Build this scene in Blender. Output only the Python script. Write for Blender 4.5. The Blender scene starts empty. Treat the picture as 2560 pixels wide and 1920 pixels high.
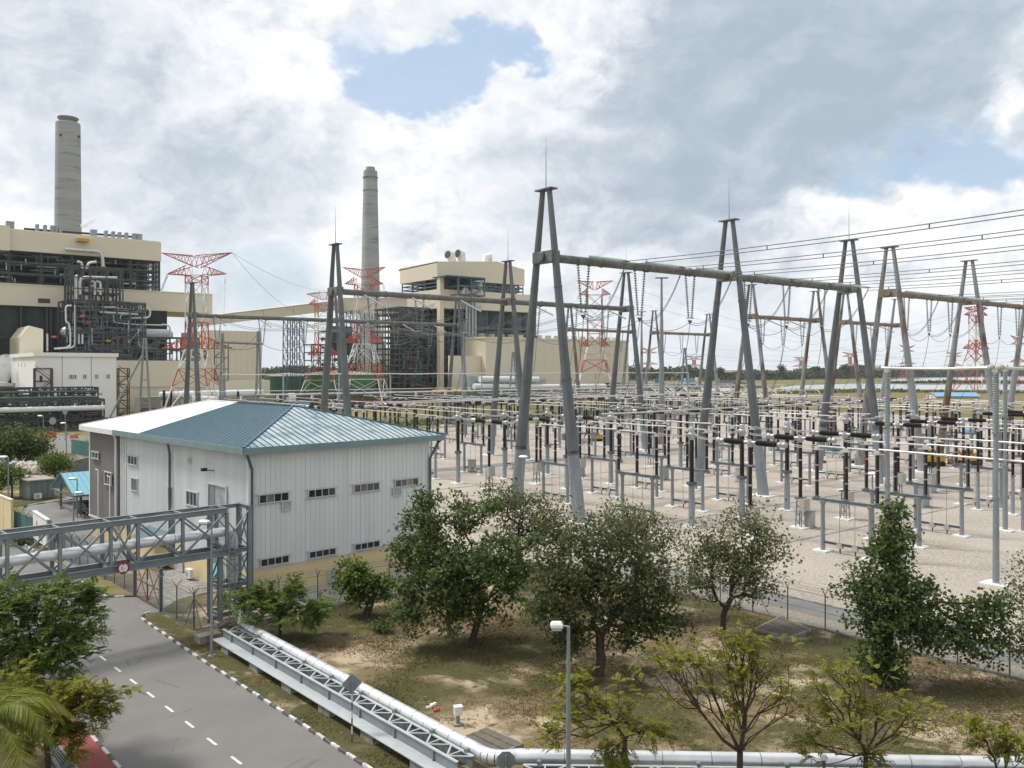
import bpy, math, random
import numpy as np
from mathutils import Vector, Matrix

R = math.radians
HAZE = 0.00005
rng = random.Random(7)
sc = bpy.context.scene
col = sc.collection

# ---------------------------------------------------------------- camera
F, CX, HY, CAMZ = 2150.0, 1280.0, 922.0, 18.0      # focal length / principal column / horizon row of a 2560 px frame
cam_d = bpy.data.cameras.new('camera')
cam_d.sensor_width = 36.0
cam_d.lens = F / 2560.0 * 36.0
cam_d.shift_y = -(960.0 - HY) / 2560.0
cam_d.clip_start = 0.5
cam_d.clip_end = 20000.0
cam = bpy.data.objects.new('camera', cam_d)
cam.location = (0, 0, CAMZ)
cam.rotation_euler = (R(90), 0, 0)
col.objects.link(cam)
sc.camera = cam

# ---------------------------------------------------------------- sun, exposure
SUN_DIR = Vector((-0.52, 0.14, 0.84)).normalized()        # towards the sun
sun_d = bpy.data.lights.new('sun', 'SUN')
sun_d.energy = 2.1
sun_d.angle = R(11)
sun_d.color = (1.0, 0.96, 0.89)
sun = bpy.data.objects.new('sun', sun_d)
sun.rotation_euler = (-SUN_DIR).to_track_quat('-Z', 'Y').to_euler()
sun.location = (-60, 20, 120)
col.objects.link(sun)
vs = sc.view_settings
vs.view_transform = 'Standard'
vs.look = 'None'
vs.gamma = 1.0
vs.exposure = 0.75
vs.use_curve_mapping = False
cy = sc.cycles
cy.max_bounces = 5
cy.diffuse_bounces = 2
cy.glossy_bounces = 2
cy.transmission_bounces = 3
cy.transparent_max_bounces = 8
cy.volume_bounces = 2
cy.use_denoising = True
cy.caustics_reflective = False
cy.caustics_refractive = False

# ---------------------------------------------------------------- world: clear sky behind broken cloud
def dirv(px, py):
    return Vector(((px - CX) / F, 1.0, (HY - py) / F)).normalized()

world = bpy.data.worlds.new('World')
sc.world = world
world.use_nodes = True
nt = world.node_tree
nt.nodes.clear()
def N(t, **kw):
    n = nt.nodes.new(t)
    for k, v in kw.items():
        setattr(n, k, v)
    return n
def L(a, b):
    nt.links.new(a, b)
def mth(op, a, b=None, clamp=False):
    n = N('ShaderNodeMath', operation=op, use_clamp=clamp)
    for i, x in enumerate((a, b)):
        if x is None:
            continue
        if isinstance(x, (int, float)):
            n.inputs[i].default_value = x
        else:
            L(x, n.inputs[i])
    return n.outputs[0]
def maprange(x, a, b, c=0.0, d=1.0, smooth=True):
    n = N('ShaderNodeMapRange')
    n.interpolation_type = 'SMOOTHSTEP' if smooth else 'LINEAR'
    L(x, n.inputs['Value'])
    for k, v in zip(('From Min', 'From Max', 'To Min', 'To Max'), (a, b, c, d)):
        n.inputs[k].default_value = v
    return n.outputs['Result']
def mixc(f, a, b):
    n = N('ShaderNodeMix', data_type='RGBA')
    for i, x in ((0, f), (6, a), (7, b)):
        if isinstance(x, (int, float)):
            n.inputs[i].default_value = x
        elif isinstance(x, tuple):
            n.inputs[i].default_value = (*x, 1)
        else:
            L(x, n.inputs[i])
    return n.outputs[2]
def vadd(a, b):
    n = N('ShaderNodeVectorMath', operation='ADD')
    for i, x in enumerate((a, b)):
        if isinstance(x, (tuple, Vector)):
            n.inputs[i].default_value = tuple(x)
        else:
            L(x, n.inputs[i])
    return n.outputs[0]
def vmul(a, t):
    n = N('ShaderNodeVectorMath', operation='MULTIPLY')
    L(a, n.inputs[0])
    n.inputs[1].default_value = t
    return n.outputs[0]
def noise(v, scale, detail=6, rough=0.55, dist=0.0):
    n = N('ShaderNodeTexNoise')
    n.inputs['Scale'].default_value = scale
    n.inputs['Detail'].default_value = detail
    n.inputs['Roughness'].default_value = rough
    n.inputs['Distortion'].default_value = dist
    L(v, n.inputs['Vector'])
    return n.outputs['Fac']

tc = N('ShaderNodeTexCoord')
D = tc.outputs['Generated']
flat = vmul(D, (1.0, 1.0, 1.5))                      # clouds lie flatter than they are wide
wn = N('ShaderNodeTexNoise')
wn.inputs['Scale'].default_value = 6.0
wn.inputs['Detail'].default_value = 5
wn.inputs['Roughness'].default_value = 0.6
L(flat, wn.inputs['Vector'])
wc = vadd(wn.outputs['Color'], (-0.5, -0.5, -0.5))
W = vadd(D, vmul(wc, (0.17, 0.17, 0.17)))             # billowing offset
W2 = vadd(D, vmul(wc, (0.24, 0.24, 0.24)))
def blobs(lst, src):
    out = None
    for (px, py, r, k) in lst:
        n = N('ShaderNodeVectorMath', operation='DISTANCE')
        L(src, n.inputs[0])
        n.inputs[1].default_value = dirv(px, py)
        m = maprange(n.outputs['Value'], r * 0.2, r, k, 0.0)
        out = m if out is None else mth('ADD', out, m)
    return out
n1 = noise(flat, 3.2, 4, 0.55)
def puff(v):
    return mth('ABSOLUTE', mth('SUBTRACT', noise(v, 6.5, 6, 0.6), 0.5))
PV_ = vadd(flat, vmul(wc, (0.10, 0.10, 0.10)))
r3 = mth('SUBTRACT', puff(PV_), puff(vadd(PV_, (-0.015, 0.0, 0.034))))     # billows lit from above
dark = blobs([(1930, 300, .31, .74), (1560, 430, .17, .30), (2280, 120, .22, .46), (1700, 560, .12, .24), (600, 480, .15, .34), (350, 430, .16, .24),
              (130, 110, .14, .22), (1740, 60, .16, .26), (2130, 430, .10, .30)], W)
bright = blobs([(1430, 90, .14, .36), (760, 60, .16, .34), (830, 190, .10, .32), (1080, 330, .10, .30), (2440, 500, .12, .60), (2200, 600, .12, .60),
                (1020, 560, .12, .50), (830, 600, .08, .44), (40, 510, .06, .40), (1500, 760, .16, .20), (2000, 720, .20, .32), (570, 150, .14, .14), (2540, 260, .05, .4)], W)
lum = mth('ADD', 0.60, mth('MULTIPLY', mth('SUBTRACT', n1, 0.5), 0.55))
lum = mth('ADD', mth('SUBTRACT', lum, mth('MULTIPLY', dark, 0.46)), mth('MULTIPLY', bright, 0.46))
lum = mth('ADD', lum, mth('MULTIPLY', mth('MULTIPLY', r3, 2.7), mth('ADD', 0.55, mth('MULTIPLY', bright, 0.8))))
lum = mth('MAXIMUM', mth('MINIMUM', lum, 1.0), 0.0)
cr = N('ShaderNodeValToRGB')
cr.color_ramp.interpolation = 'B_SPLINE'
els = [(0.0, (.255, .305, .365)), (.28, (.325, .37, .42)), (.50, (.44, .475, .515)), (.74, (.565, .58, .60)), (1.0, (.66, .655, .655))]
while len(cr.color_ramp.elements) < len(els):
    cr.color_ramp.elements.new(0.5)
for e, (p, c) in zip(cr.color_ramp.elements, els):
    e.position = p
    e.color = (*c, 1)
L(lum, cr.inputs['Fac'])
sky = N('ShaderNodeTexSky')
sky.sky_type = 'NISHITA'
sky.sun_disc = False
sky.sun_elevation = math.asin(SUN_DIR.z)
sky.sun_rotation = math.atan2(SUN_DIR.x, SUN_DIR.y)
sky.air_density = 1.2
sky.dust_density = 2.5
sky.ozone_density = 1.2
skys = N('ShaderNodeMix', data_type='RGBA', blend_type='MULTIPLY')
skys.inputs[0].default_value = 1.0
skys.inputs[7].default_value = (0.075, 0.075, 0.075, 1)   # the clear sky at its working strength
L(sky.outputs['Color'], skys.inputs[6])
gap = blobs([(1215, 75, .060, 1.), (1140, 95, .05, .5), (950, 120, .07, .5), (1085, 210, .065, .95), (990, 275, .055, .8), (900, 200, .05, .4), (2195, 432, .06, .7), (2340, 450, .075, .7),
             (2470, 400, .08, .6), (640, 900, .14, .45), (780, 690, .08, .3)], W2)
gapf = maprange(mth('ADD', gap, mth('MULTIPLY', mth('SUBTRACT', n1, 0.5), 1.6)), 0.22, 0.85, 0.0, 0.88)
paleblue = mixc(0.5, skys.outputs[2], (.36, .48, .62))
cloudy = mixc(gapf, cr.outputs['Color'], paleblue)
# thin bright air low on the horizon
sep = N('ShaderNodeSeparateXYZ')
L(D, sep.inputs[0])
low = maprange(sep.outputs['Z'], 0.0, 0.11, 0.5, 0.0)
cloudy = mixc(low, cloudy, (.50, .55, .60))
bg = N('ShaderNodeBackground')
bg.inputs['Strength'].default_value = 1.0
L(cloudy, bg.inputs['Color'])
wo = N('ShaderNodeOutputWorld')
L(bg.outputs[0], wo.inputs['Surface'])
world.cycles.sampling_method = 'MANUAL'
world.cycles.sample_map_resolution = 256

# ---------------------------------------------------------------- placing: pixels of the 2560 px photograph to metres
def G(px, py, z=0.0):
    y = F * (CAMZ - z) / (py - HY)
    return Vector(((px - CX) / F * y, y, z))
def at(px, py, y):
    return Vector(((px - CX) / F * y, y, CAMZ - (py - HY) / F * y))
TH = R(38.0)
UD = Vector((math.cos(TH), math.sin(TH), 0))
SD = Vector((-math.sin(TH), math.cos(TH), 0))
A0 = Vector((4.15, 104.9, 0))
def Yd(u, s, z=0.0):                                    # yard grid: u along the gantries, s away from the lawn
    return A0 + UD * u + SD * s + Vector((0, 0, z))
def on_plane(px, py, p0, n):
    d = Vector(((px - CX) / F, 1.0, (HY - py) / F))
    c = Vector((0, 0, CAMZ))
    t = (p0 - c).dot(n) / d.dot(n)
    return c + d * t
def US(px, py, s):                                      # pixel on the vertical plane s = const -> (u, z)
    p = on_plane(px, py, Yd(0, s), SD)
    return (p - A0).dot(UD), p.z
def SU(px, py, u):                                      # pixel on the vertical plane u = const -> (s, z)
    p = on_plane(px, py, Yd(u, 0), UD)
    return (p - A0).dot(SD), p.z

# ---------------------------------------------------------------- materials
MATS = {}
def mat(name, c1, c2=None, scale=1.0, rough=0.6, metal=0.0, bump=0.0, bscale=None, c3=None, stretch=(1, 1, 1), detail=6,
        lo=.35, hi=.65, rnd=0.0, spec=0.5, translucent=0.0, c3scale=None, c3lo=.55, c3hi=.7, space='world', rough2=None):
    if name in MATS:
        return MATS[name]
    m = bpy.data.materials.new(name)
    m.use_nodes = True
    t = m.node_tree
    b = t.nodes['Principled BSDF']
    def nn(k, **kw):
        n = t.nodes.new(k)
        for a, v in kw.items():
            setattr(n, a, v)
        return n
    geo = nn('ShaderNodeNewGeometry')
    tcn = nn('ShaderNodeTexCoord')
    src = geo.outputs['Position'] if space == 'world' else tcn.outputs['Object']
    mp = nn('ShaderNodeVectorMath', operation='MULTIPLY')
    mp.inputs[1].default_value = stretch
    t.links.new(src, mp.inputs[0])
    def noi(s, d=detail, r=.6):
        n = nn('ShaderNodeTexNoise')
        n.inputs['Scale'].default_value = s
        n.inputs['Detail'].default_value = d
        n.inputs['Roughness'].default_value = r
        t.links.new(mp.outputs[0], n.inputs['Vector'])
        return n.outputs['Fac']
    def mr(x, a, bb):
        n = nn('ShaderNodeMapRange')
        n.inputs['From Min'].default_value = a
        n.inputs['From Max'].default_value = bb
        t.links.new(x, n.inputs['Value'])
        return n.outputs['Result']
    def mx(f, x, y):
        n = nn('ShaderNodeMix', data_type='RGBA')
        for i, q in ((0, f), (6, x), (7, y)):
            if isinstance(q, tuple):
                n.inputs[i].default_value = (*q, 1)
            elif isinstance(q, float):
                n.inputs[i].default_value = q
            else:
                t.links.new(q, n.inputs[i])
        return n.outputs[2]
    colr = c1
    if c2 is not None:
        f = mr(noi(scale), lo, hi)
        colr = mx(f, c1, c2)
        if rough2 is not None:
            n = nn('ShaderNodeMapRange')
            n.inputs['To Min'].default_value = rough
            n.inputs['To Max'].default_value = rough2
            t.links.new(f, n.inputs['Value'])
            t.links.new(n.outputs['Result'], b.inputs['Roughness'])
    if c3 is not None:
        colr = mx(mr(noi(c3scale or scale * 4), c3lo, c3hi), colr, c3)
    if rnd:
        hs = nn('ShaderNodeHueSaturation')
        if isinstance(colr, tuple):
            hs.inputs['Color'].default_value = (*colr, 1)
        else:
            t.links.new(colr, hs.inputs['Color'])
        n = nn('ShaderNodeMapRange')
        n.inputs['To Min'].default_value = 1 - rnd
        n.inputs['To Max'].default_value = 1 + rnd
        t.links.new(geo.outputs['Random Per Island'], n.inputs['Value'])
        t.links.new(n.outputs['Result'], hs.inputs['Value'])
        colr = hs.outputs['Color']
    if isinstance(colr, tuple):
        b.inputs['Base Color'].default_value = (*colr, 1)
    else:
        t.links.new(colr, b.inputs['Base Color'])
    if rough2 is None:
        b.inputs['Roughness'].default_value = rough
    b.inputs['Metallic'].default_value = metal
    b.inputs['Specular IOR Level'].default_value = spec
    if bump:
        bn = nn('ShaderNodeBump')
        bn.inputs['Strength'].default_value = bump
        bn.inputs['Distance'].default_value = 0.05
        t.links.new(noi(bscale or scale * 6), bn.inputs['Height'])
        t.links.new(bn.outputs['Normal'], b.inputs['Normal'])
    if translucent:
        tr = nn('ShaderNodeBsdfTranslucent')
        if isinstance(colr, tuple):
            tr.inputs['Color'].default_value = (*colr, 1)
        else:
            t.links.new(colr, tr.inputs['Color'])
        ms = nn('ShaderNodeMixShader')
        ms.inputs[0].default_value = translucent
        t.links.new(b.outputs[0], ms.inputs[1])
        t.links.new(tr.outputs[0], ms.inputs[2])
        t.links.new(ms.outputs[0], t.nodes['Material Output'].inputs['Surface'])
    MATS[name] = m
    return m

M = {}
def dm(key, *a, **k):
    M[key] = mat(key, *a, **k)
dm('galvlight', (.50, .53, .535), (.42, .45, .455), 1.2, .5, .2)
dm('galv', (.29, .32, .34), (.22, .245, .265), .9, .5, .35, bump=.1, c3=(.33, .36, .375), c3scale=5., stretch=(1, 1, .35))
dm('galvd', (.10, .112, .118), (.145, .158, .165), .55, .6, .25, bump=.15, c3=(.20, .215, .22), c3scale=2.2, c3lo=.60, c3hi=.72, stretch=(1, 1, .3))
dm('beamgrey', (.12, .118, .105), (.185, .185, .175), .5, .65, .15, bump=.15, c3=(.09, .075, .055), c3scale=1.4, c3lo=.5, c3hi=.7)
dm('rusty', (.27, .29, .30), (.15, .085, .05), .35, .7, .15, bump=.2, c3=(.10, .055, .035), c3scale=1.2, stretch=(1, 1, .22), lo=.48, hi=.60)
dm('rusty_beam', (.20, .135, .09), (.235, .215, .195), .5, .75, .1, bump=.2, c3=(.09, .05, .03), c3scale=2.)
dm('truss', (.185, .22, .225), (.24, .28, .285), .8, .5, .2, bump=.08, c3=(.31, .34, .34), c3scale=6., c3lo=.6, c3hi=.75)
dm('porcelain', (.009, .006, .006), (.014, .009, .008), 3., .4, spec=.25)
dm('stringins', (.16, .19, .19), (.11, .135, .135), 3., .3)
dm('greyins', (.33, .37, .38), (.25, .29, .30), 3., .3)
dm('glassins', (.50, .60, .58), (.34, .44, .43), 3., .2)
dm('alu', (.68, .66, .62), (.56, .54, .51), 2., .38, .3)
dm('silver', (.46, .47, .48), (.36, .37, .38), 1.6, .42, .6, bump=.05)
dm('cladpipe', (.80, .80, .81), (.66, .66, .68), .9, .36, .45, bump=.12, bscale=3.)
dm('cable', (.10, .10, .10), (.16, .16, .155), 2., .6)
dm('white', (.78, .78, .76), (.68, .68, .66), 1.2, .6)
dm('padwhite', (.80, .80, .78), (.62, .60, .56), 1.6, .8, bump=.2)
dm('boxgrey', (.44, .42, .37), (.36, .35, .31), 1.8, .5)
dm('concrete', (.36, .34, .30), (.20, .19, .165), 1.6, .85, bump=.4, c3=(.11, .105, .09), c3scale=3.)
dm('asphalt', (.150, .144, .132), (.18, .173, .16), .18, .85, bump=.25, bscale=22., c3=(.145, .14, .13), c3scale=.42, c3lo=.56, c3hi=.78)
dm('asphalt2', (.15, .147, .14), (.22, .215, .205), .25, .85, bump=.25, bscale=18.)
dm('paintwhite', (.72, .72, .70), (.50, .49, .47), 5., .7)
dm('paintyellow', (.66, .46, .12), (.45, .36, .18), 4., .7)
dm('kerbblack', (.04, .04, .042), (.13, .13, .125), 6., .75, bump=.3, rnd=.3)
dm('kerbwhite', (.62, .61, .57), (.26, .25, .23), 5., .75, bump=.3, lo=.42, hi=.68, rnd=.12)
dm('redpath', (.27, .058, .048), (.21, .05, .042), 1.1, .8, bump=.3, bscale=30.)
dm('grate', (.17, .18, .19), (.24, .25, .26), 5., .5, .5)
dm('wall_ribbed', (.79, .81, .81), (.68, .70, .70), 1.1, .45, bump=.04, stretch=(1, 1, .06), rnd=.03)
dm('wall_panel', (.70, .73, .725), (.625, .655, .655), .9, .42, .1, bump=.04, stretch=(1, 1, .06), rnd=.05, c3=(.74, .765, .76), c3scale=1.4, c3lo=.6, c3hi=.72)
dm('cream', (.72, .58, .33), (.66, .53, .31), .7, .8, bump=.1, c3=(.54, .44, .27), c3scale=1.3, c3lo=.62, c3hi=.8)
dm('wallgrey', (.165, .152, .142), (.185, .17, .16), .5, .8)
dm('roofblue', (.07, .145, .175), (.10, .185, .215), 1.2, .30, .15, bump=.25, bscale=9., spec=.9, rnd=.1)
dm('roofpale', (.44, .49, .50), (.17, .265, .31), .55, .35, bump=.2, bscale=9., stretch=(1, 1, 1), lo=.46, hi=.66, rnd=.06, c3=(.53, .57, .575), c3scale=1.6)  # pale grey with blue-grey blotches, used on the hip triangle only
dm('roofseam', (.03, .095, .13), (.045, .12, .16), 2., .4, .1)
dm('roofwhite', (.80, .80, .80), (.74, .75, .75), .8, .5)
dm('fascia', (.20, .275, .285), (.16, .23, .24), .8, .5)
dm('darkpipe', (.075, .11, .125), (.10, .14, .155), 2., .45)
dm('glass', (.014, .016, .018), (.035, .038, .04), 1.5, .08, spec=1.0)
dm('winframe', (.62, .64, .64), (.5, .52, .52), 3., .5)
dm('louver', (.50, .52, .53), (.38, .40, .41), 3., .5)
dm('bark', (.045, .036, .030), (.085, .07, .058), 5., .95, bump=.6)
dm('barkr', (.085, .052, .042), (.05, .035, .03), 4., .95, bump=.5)
dm('sandstone', (.40, .32, .21), (.30, .24, .16), 1., .9)
dm('rack', (.048, .052, .055), (.08, .085, .088), 1.2, .6, .2)
dm('steelblue', (.07, .12, .15), (.10, .16, .19), 1., .6, .2)
dm('beige', (.70, .62, .475), (.67, .595, .455), .05, .6, rnd=.015, c3=(.63, .56, .43), c3scale=.2, c3lo=.62, c3hi=.8)
dm('beigelight', (.76, .68, .52), (.72, .645, .50), .05, .6)
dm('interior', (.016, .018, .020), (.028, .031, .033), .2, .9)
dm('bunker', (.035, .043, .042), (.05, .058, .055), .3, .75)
dm('stack', (.385, .385, .38), (.30, .30, .298), .09, .9, stretch=(.12, .12, 1.3), c3=(.225, .225, .222), c3scale=.22, c3lo=.56, c3hi=.66)
dm('stackd', (.20, .20, .195), (.24, .24, .235), .2, .9)
dm('whitewall', (.88, .87, .83), (.85, .84, .80), .12, .7, c3=(.66, .63, .56), c3scale=.3, c3lo=.64, c3hi=.8, stretch=(1, 1, .3))
dm('rust', (.20, .105, .055), (.11, .06, .04), 1., .85, bump=.2)
dm('rustframe', (.075, .062, .05), (.14, .085, .05), .8, .8)
dm('tankgreen', (.045, .165, .060), (.04, .145, .055), .12, .55)
dm('red', (.50, .075, .05), (.40, .07, .05), 2., .6)
dm('pipewhite', (.66, .66, .65), (.52, .52, .51), .8, .4, .25)
dm('twred', (.50, .095, .055), (.44, .10, .065), .4, .6)
dm('twwhite', (.78, .77, .74), (.68, .66, .62), .4, .6)
dm('yellow', (.62, .36, .03), (.48, .28, .04), 1.5, .5)
dm('blueroof', (.13, .35, .43), (.15, .38, .46), 1., .4, rnd=.08)
dm('blue', (.03, .17, .30), (.05, .21, .33), .6, .6)
dm('skyblue', (.18, .38, .58), (.16, .34, .54), .6, .5)
dm('carblue', (.012, .03, .13), None, rough=.18, spec=.8)
dm('black', (.012, .012, .012), (.02, .02, .02), 3., .6)
dm('cabin', (.16, .19, .165), (.13, .155, .135), .8, .6)
dm('cabinroof', (.33, .30, .25), (.27, .25, .21), 1., .8)
dm('bag', (.70, .62, .55), (.58, .50, .44), 2., .9, bump=.4, c3=(.42, .25, .2), c3scale=2., c3lo=.62, c3hi=.75)
dm('greenmesh', (.09, .22, .20), (.12, .26, .23), 1., .8)
dm('wood', (.10, .085, .065), (.155, .13, .10), 2.2, .85, bump=.4, rnd=.18)
dm('signred', (.34, .012, .03), None, rough=.4)
dm('signback', (.23, .26, .265), (.28, .31, .315), 1.5, .5, .4)
dm('coal', (.02, .02, .022), (.04, .04, .042), .3, .9, bump=.5)
dm('lampwhite', (.86, .87, .88), (.78, .79, .80), 3., .35)
dm('navy', (.03, .05, .16), None, rough=.5)
dm('orange', (.55, .16, .06), None, rough=.6)

# ---------------------------------------------------------------- mesh building
class MB:
    def __init__(self, o=(0, 0, 0)):
        self.v, self.f, self.o = [], [], Vector(o)
    def add(self, vs, fs):
        n = len(self.v)
        o = self.o
        self.v += [(v[0] - o.x, v[1] - o.y, v[2] - o.z) for v in vs]
        self.f += [tuple(i + n for i in f) for f in fs]
        return self
    def hexa(self, b, t):
        return self.add(list(b) + list(t), [(3, 2, 1, 0), (4, 5, 6, 7), (0, 1, 5, 4), (1, 2, 6, 5), (2, 3, 7, 6), (3, 0, 4, 7)])
    def box(self, c, sx, sy, sz, ax=None):
        c = Vector(c)
        X = Vector(ax).normalized() if ax is not None else Vector((1, 0, 0))
        Yv = Vector((-X.y, X.x, 0))
        X, Yv, Z = X * sx / 2, Yv * sy / 2, Vector((0, 0, sz / 2))
        q = [c - X - Yv, c + X - Yv, c + X + Yv, c - X + Yv]
        return self.hexa([p - Z for p in q], [p + Z for p in q])
    def bar(self, p0, p1, w, h=None, up=(0, 0, 1)):
        p0, p1 = Vector(p0), Vector(p1)
        h = h or w
        d = p1 - p0
        if d.length < 1e-6:
            return self
        d.normalize()
        up = Vector(up)
        sd = d.cross(up)
        if sd.length < 1e-3:
            sd = d.cross(Vector((1, 0, 0)))
        sd.normalize()
        u2 = sd.cross(d).normalized()
        a, b = sd * w / 2, u2 * h / 2
        q = [-a - b, a - b, a + b, -a + b]
        return self.add([p0 + x for x in q] + [p1 + x for x in q], [(3, 2, 1, 0), (4, 5, 6, 7), (0, 1, 5, 4), (1, 2, 6, 5), (2, 3, 7, 6), (3, 0, 4, 7)])
    def ibeam(self, p0, p1, w, h, t=.05, up=(0, 0, 1)):
        p0, p1 = Vector(p0), Vector(p1)
        d = (p1 - p0).normalized()
        upv = Vector(up)
        sd = d.cross(upv)
        if sd.length < 1e-3:
            sd = d.cross(Vector((1, 0, 0)))
        u2 = sd.normalized().cross(d).normalized()
        o = u2 * (h / 2 - t / 2)
        self.bar(p0 + o, p1 + o, w, t, u2)
        self.bar(p0 - o, p1 - o, w, t, u2)
        self.bar(p0, p1, t * .7, h - 2 * t, u2)
        return self
    def tube(self, pts, r, n=8, caps=True):
        pts = [Vector(p) for p in pts]
        rs = r if isinstance(r, (list, tuple)) else [r] * len(pts)
        ring0 = len(self.v)
        vs, fs = [], []
        prev = None
        for i, p in enumerate(pts):
            d = (pts[min(i + 1, len(pts) - 1)] - pts[max(i - 1, 0)])
            if d.length < 1e-9:
                d = Vector((0, 0, 1))
            d.normalize()
            if prev is None:
                a = d.cross(Vector((0, 0, 1)))
                if a.length < 1e-3:
                    a = d.cross(Vector((1, 0, 0)))
            else:
                a = prev - d * prev.dot(d)
            a.normalize()
            prev = a
            b = d.cross(a)
            for k in range(n):
                t = 2 * math.pi * k / n
                vs.append(p + (a * math.cos(t) + b * math.sin(t)) * rs[i])
        for i in range(len(pts) - 1):
            for k in range(n):
                k2 = (k + 1) % n
                fs.append((i * n + k, i * n + k2, (i + 1) * n + k2, (i + 1) * n + k))
        if caps:
            fs.append(tuple(range(n - 1, -1, -1)))
            m = (len(pts) - 1) * n
            fs.append(tuple(m + k for k in range(n)))
        return self.add(vs, fs)
    def lathe(self, base, prof, n=12, ax=(0, 0, 1)):
        base, ax = Vector(base), Vector(ax).normalized()
        return self.tube_prof([base + ax * z for r, z in prof], [max(r, 1e-4) for r, z in prof], n, ax)
    def tube_prof(self, pts, rs, n, d):
        a = d.cross(Vector((0, 0, 1)))
        if a.length < 1e-3:
            a = Vector((1, 0, 0))
        a.normalize()
        b = d.cross(a)
        vs, fs = [], []
        for p, r in zip(pts, rs):
            for k in range(n):
                t = 2 * math.pi * k / n
                vs.append(p + (a * math.cos(t) + b * math.sin(t)) * r)
        for i in range(len(pts) - 1):
            for k in range(n):
                k2 = (k + 1) % n
                fs.append((i * n + k, i * n + k2, (i + 1) * n + k2, (i + 1) * n + k))
        fs.append(tuple(range(n - 1, -1, -1)))
        m = (len(pts) - 1) * n
        fs.append(tuple(m + k for k in range(n)))
        return self.add(vs, fs)
    def prism(self, poly, z0, z1):
        n = len(poly)
        b = [(p[0], p[1], z0) for p in poly]
        t = [(p[0], p[1], z1) for p in poly]
        return self.add(b + t, [tuple(range(n - 1, -1, -1)), tuple(range(n, 2 * n))] + [(i, (i + 1) % n, n + (i + 1) % n, n + i) for i in range(n)])
    def poly(self, pts):
        return self.add(pts, [tuple(range(len(pts)))])
    def slab(self, pts, nrm, t):
        """a flat polygon given a thickness t along -nrm"""
        nrm = Vector(nrm).normalized() * t
        n = len(pts)
        top = [Vector(p) for p in pts]
        return self.add(top + [p - nrm for p in top], [tuple(range(n)), tuple(range(2 * n - 1, n - 1, -1))] + [((i + 1) % n, i, n + i, n + (i + 1) % n) for i in range(n)])
    def mesh(self, name, m, smooth=False):
        me = bpy.data.meshes.new(name)
        me.from_pydata(self.v, [], self.f)
        me.materials.append(M[m] if isinstance(m, str) else m)
        if smooth:
            me.polygons.foreach_set('use_smooth', [True] * len(me.polygons))
            try:
                me.set_sharp_from_angle(angle=R(50))
            except Exception:
                pass
        me.update()
        return me
    def build(self, name, m, parent=None, smooth=False, kind=None):
        ob = bpy.data.objects.new(name, self.mesh(name, m, smooth))
        col.objects.link(ob)
        if parent is not None:
            ob.parent = parent
        else:
            ob.location = self.o
        if kind:
            ob['kind'] = kind
        return ob

LABELS = {}
def tag(o, label, cat, group=None):
    k = (label, group)
    if label in LABELS and not (group and LABELS[label] == group):
        print('DUPLICATE LABEL', label)
    LABELS[label] = group
    o['label'] = label
    o['category'] = cat
    if group:
        o['group'] = group
    return o
def thing(name, label, cat, loc=(0, 0, 0), rz=0.0, group=None):
    o = bpy.data.objects.new(name, None)
    o.empty_display_size = .3
    o.location = loc
    o.rotation_euler = (0, 0, rz)
    col.objects.link(o)
    return tag(o, label, cat, group)
def copy_tree(o, loc, rz, label, cat, group=None, scale=None):
    c = o.copy()
    col.objects.link(c)
    c.location = loc
    c.rotation_euler = (0, 0, rz)
    if scale:
        c.scale = scale
    for ch in CH[o.name]:
        k = ch.copy()
        col.objects.link(k)
        k.parent = c
        for g in CH.get(ch.name, ()):
            k2 = g.copy()
            col.objects.link(k2)
            k2.parent = k
    tag(c, label, cat, group)
    return c
CH = {}
def reg(o):
    """remember a prototype's children (and theirs) for copying"""
    def kids(p):
        return [x for x in bpy.data.objects if x.parent is p]
    CH[o.name] = kids(o)
    for ch in CH[o.name]:
        CH[ch.name] = kids(ch)
class Proto:
    """first call places the prototype itself, later calls copy it"""
    def __init__(self, fn):
        self.fn, self.o = fn, None
    def place(self, loc, rz, label, cat, group=None):
        if self.o is None:
            self.o = self.fn()
            reg(self.o)
            self.o.location = loc
            self.o.rotation_euler = (0, 0, rz)
            return tag(self.o, label, cat, group)
        return copy_tree(self.o, loc, rz, label, cat, group)
def empty(name):
    o = bpy.data.objects.new(name, None)
    col.objects.link(o)
    return o
def structure(name, mb, m):
    o = mb.build(name, m)
    o['kind'] = 'structure'
    return o
ORD = ['first', 'second', 'third', 'fourth', 'fifth', 'sixth', 'seventh', 'eighth', 'ninth', 'tenth', 'eleventh', 'twelfth', 'thirteenth', 'fourteenth', 'fifteenth', 'sixteenth']
def sag(p0, p1, d, n=14):
    p0, p1 = Vector(p0), Vector(p1)
    return [p0.lerp(p1, t / n) - Vector((0, 0, d * 4 * (t / n) * (1 - t / n))) for t in range(n + 1)]
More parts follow.
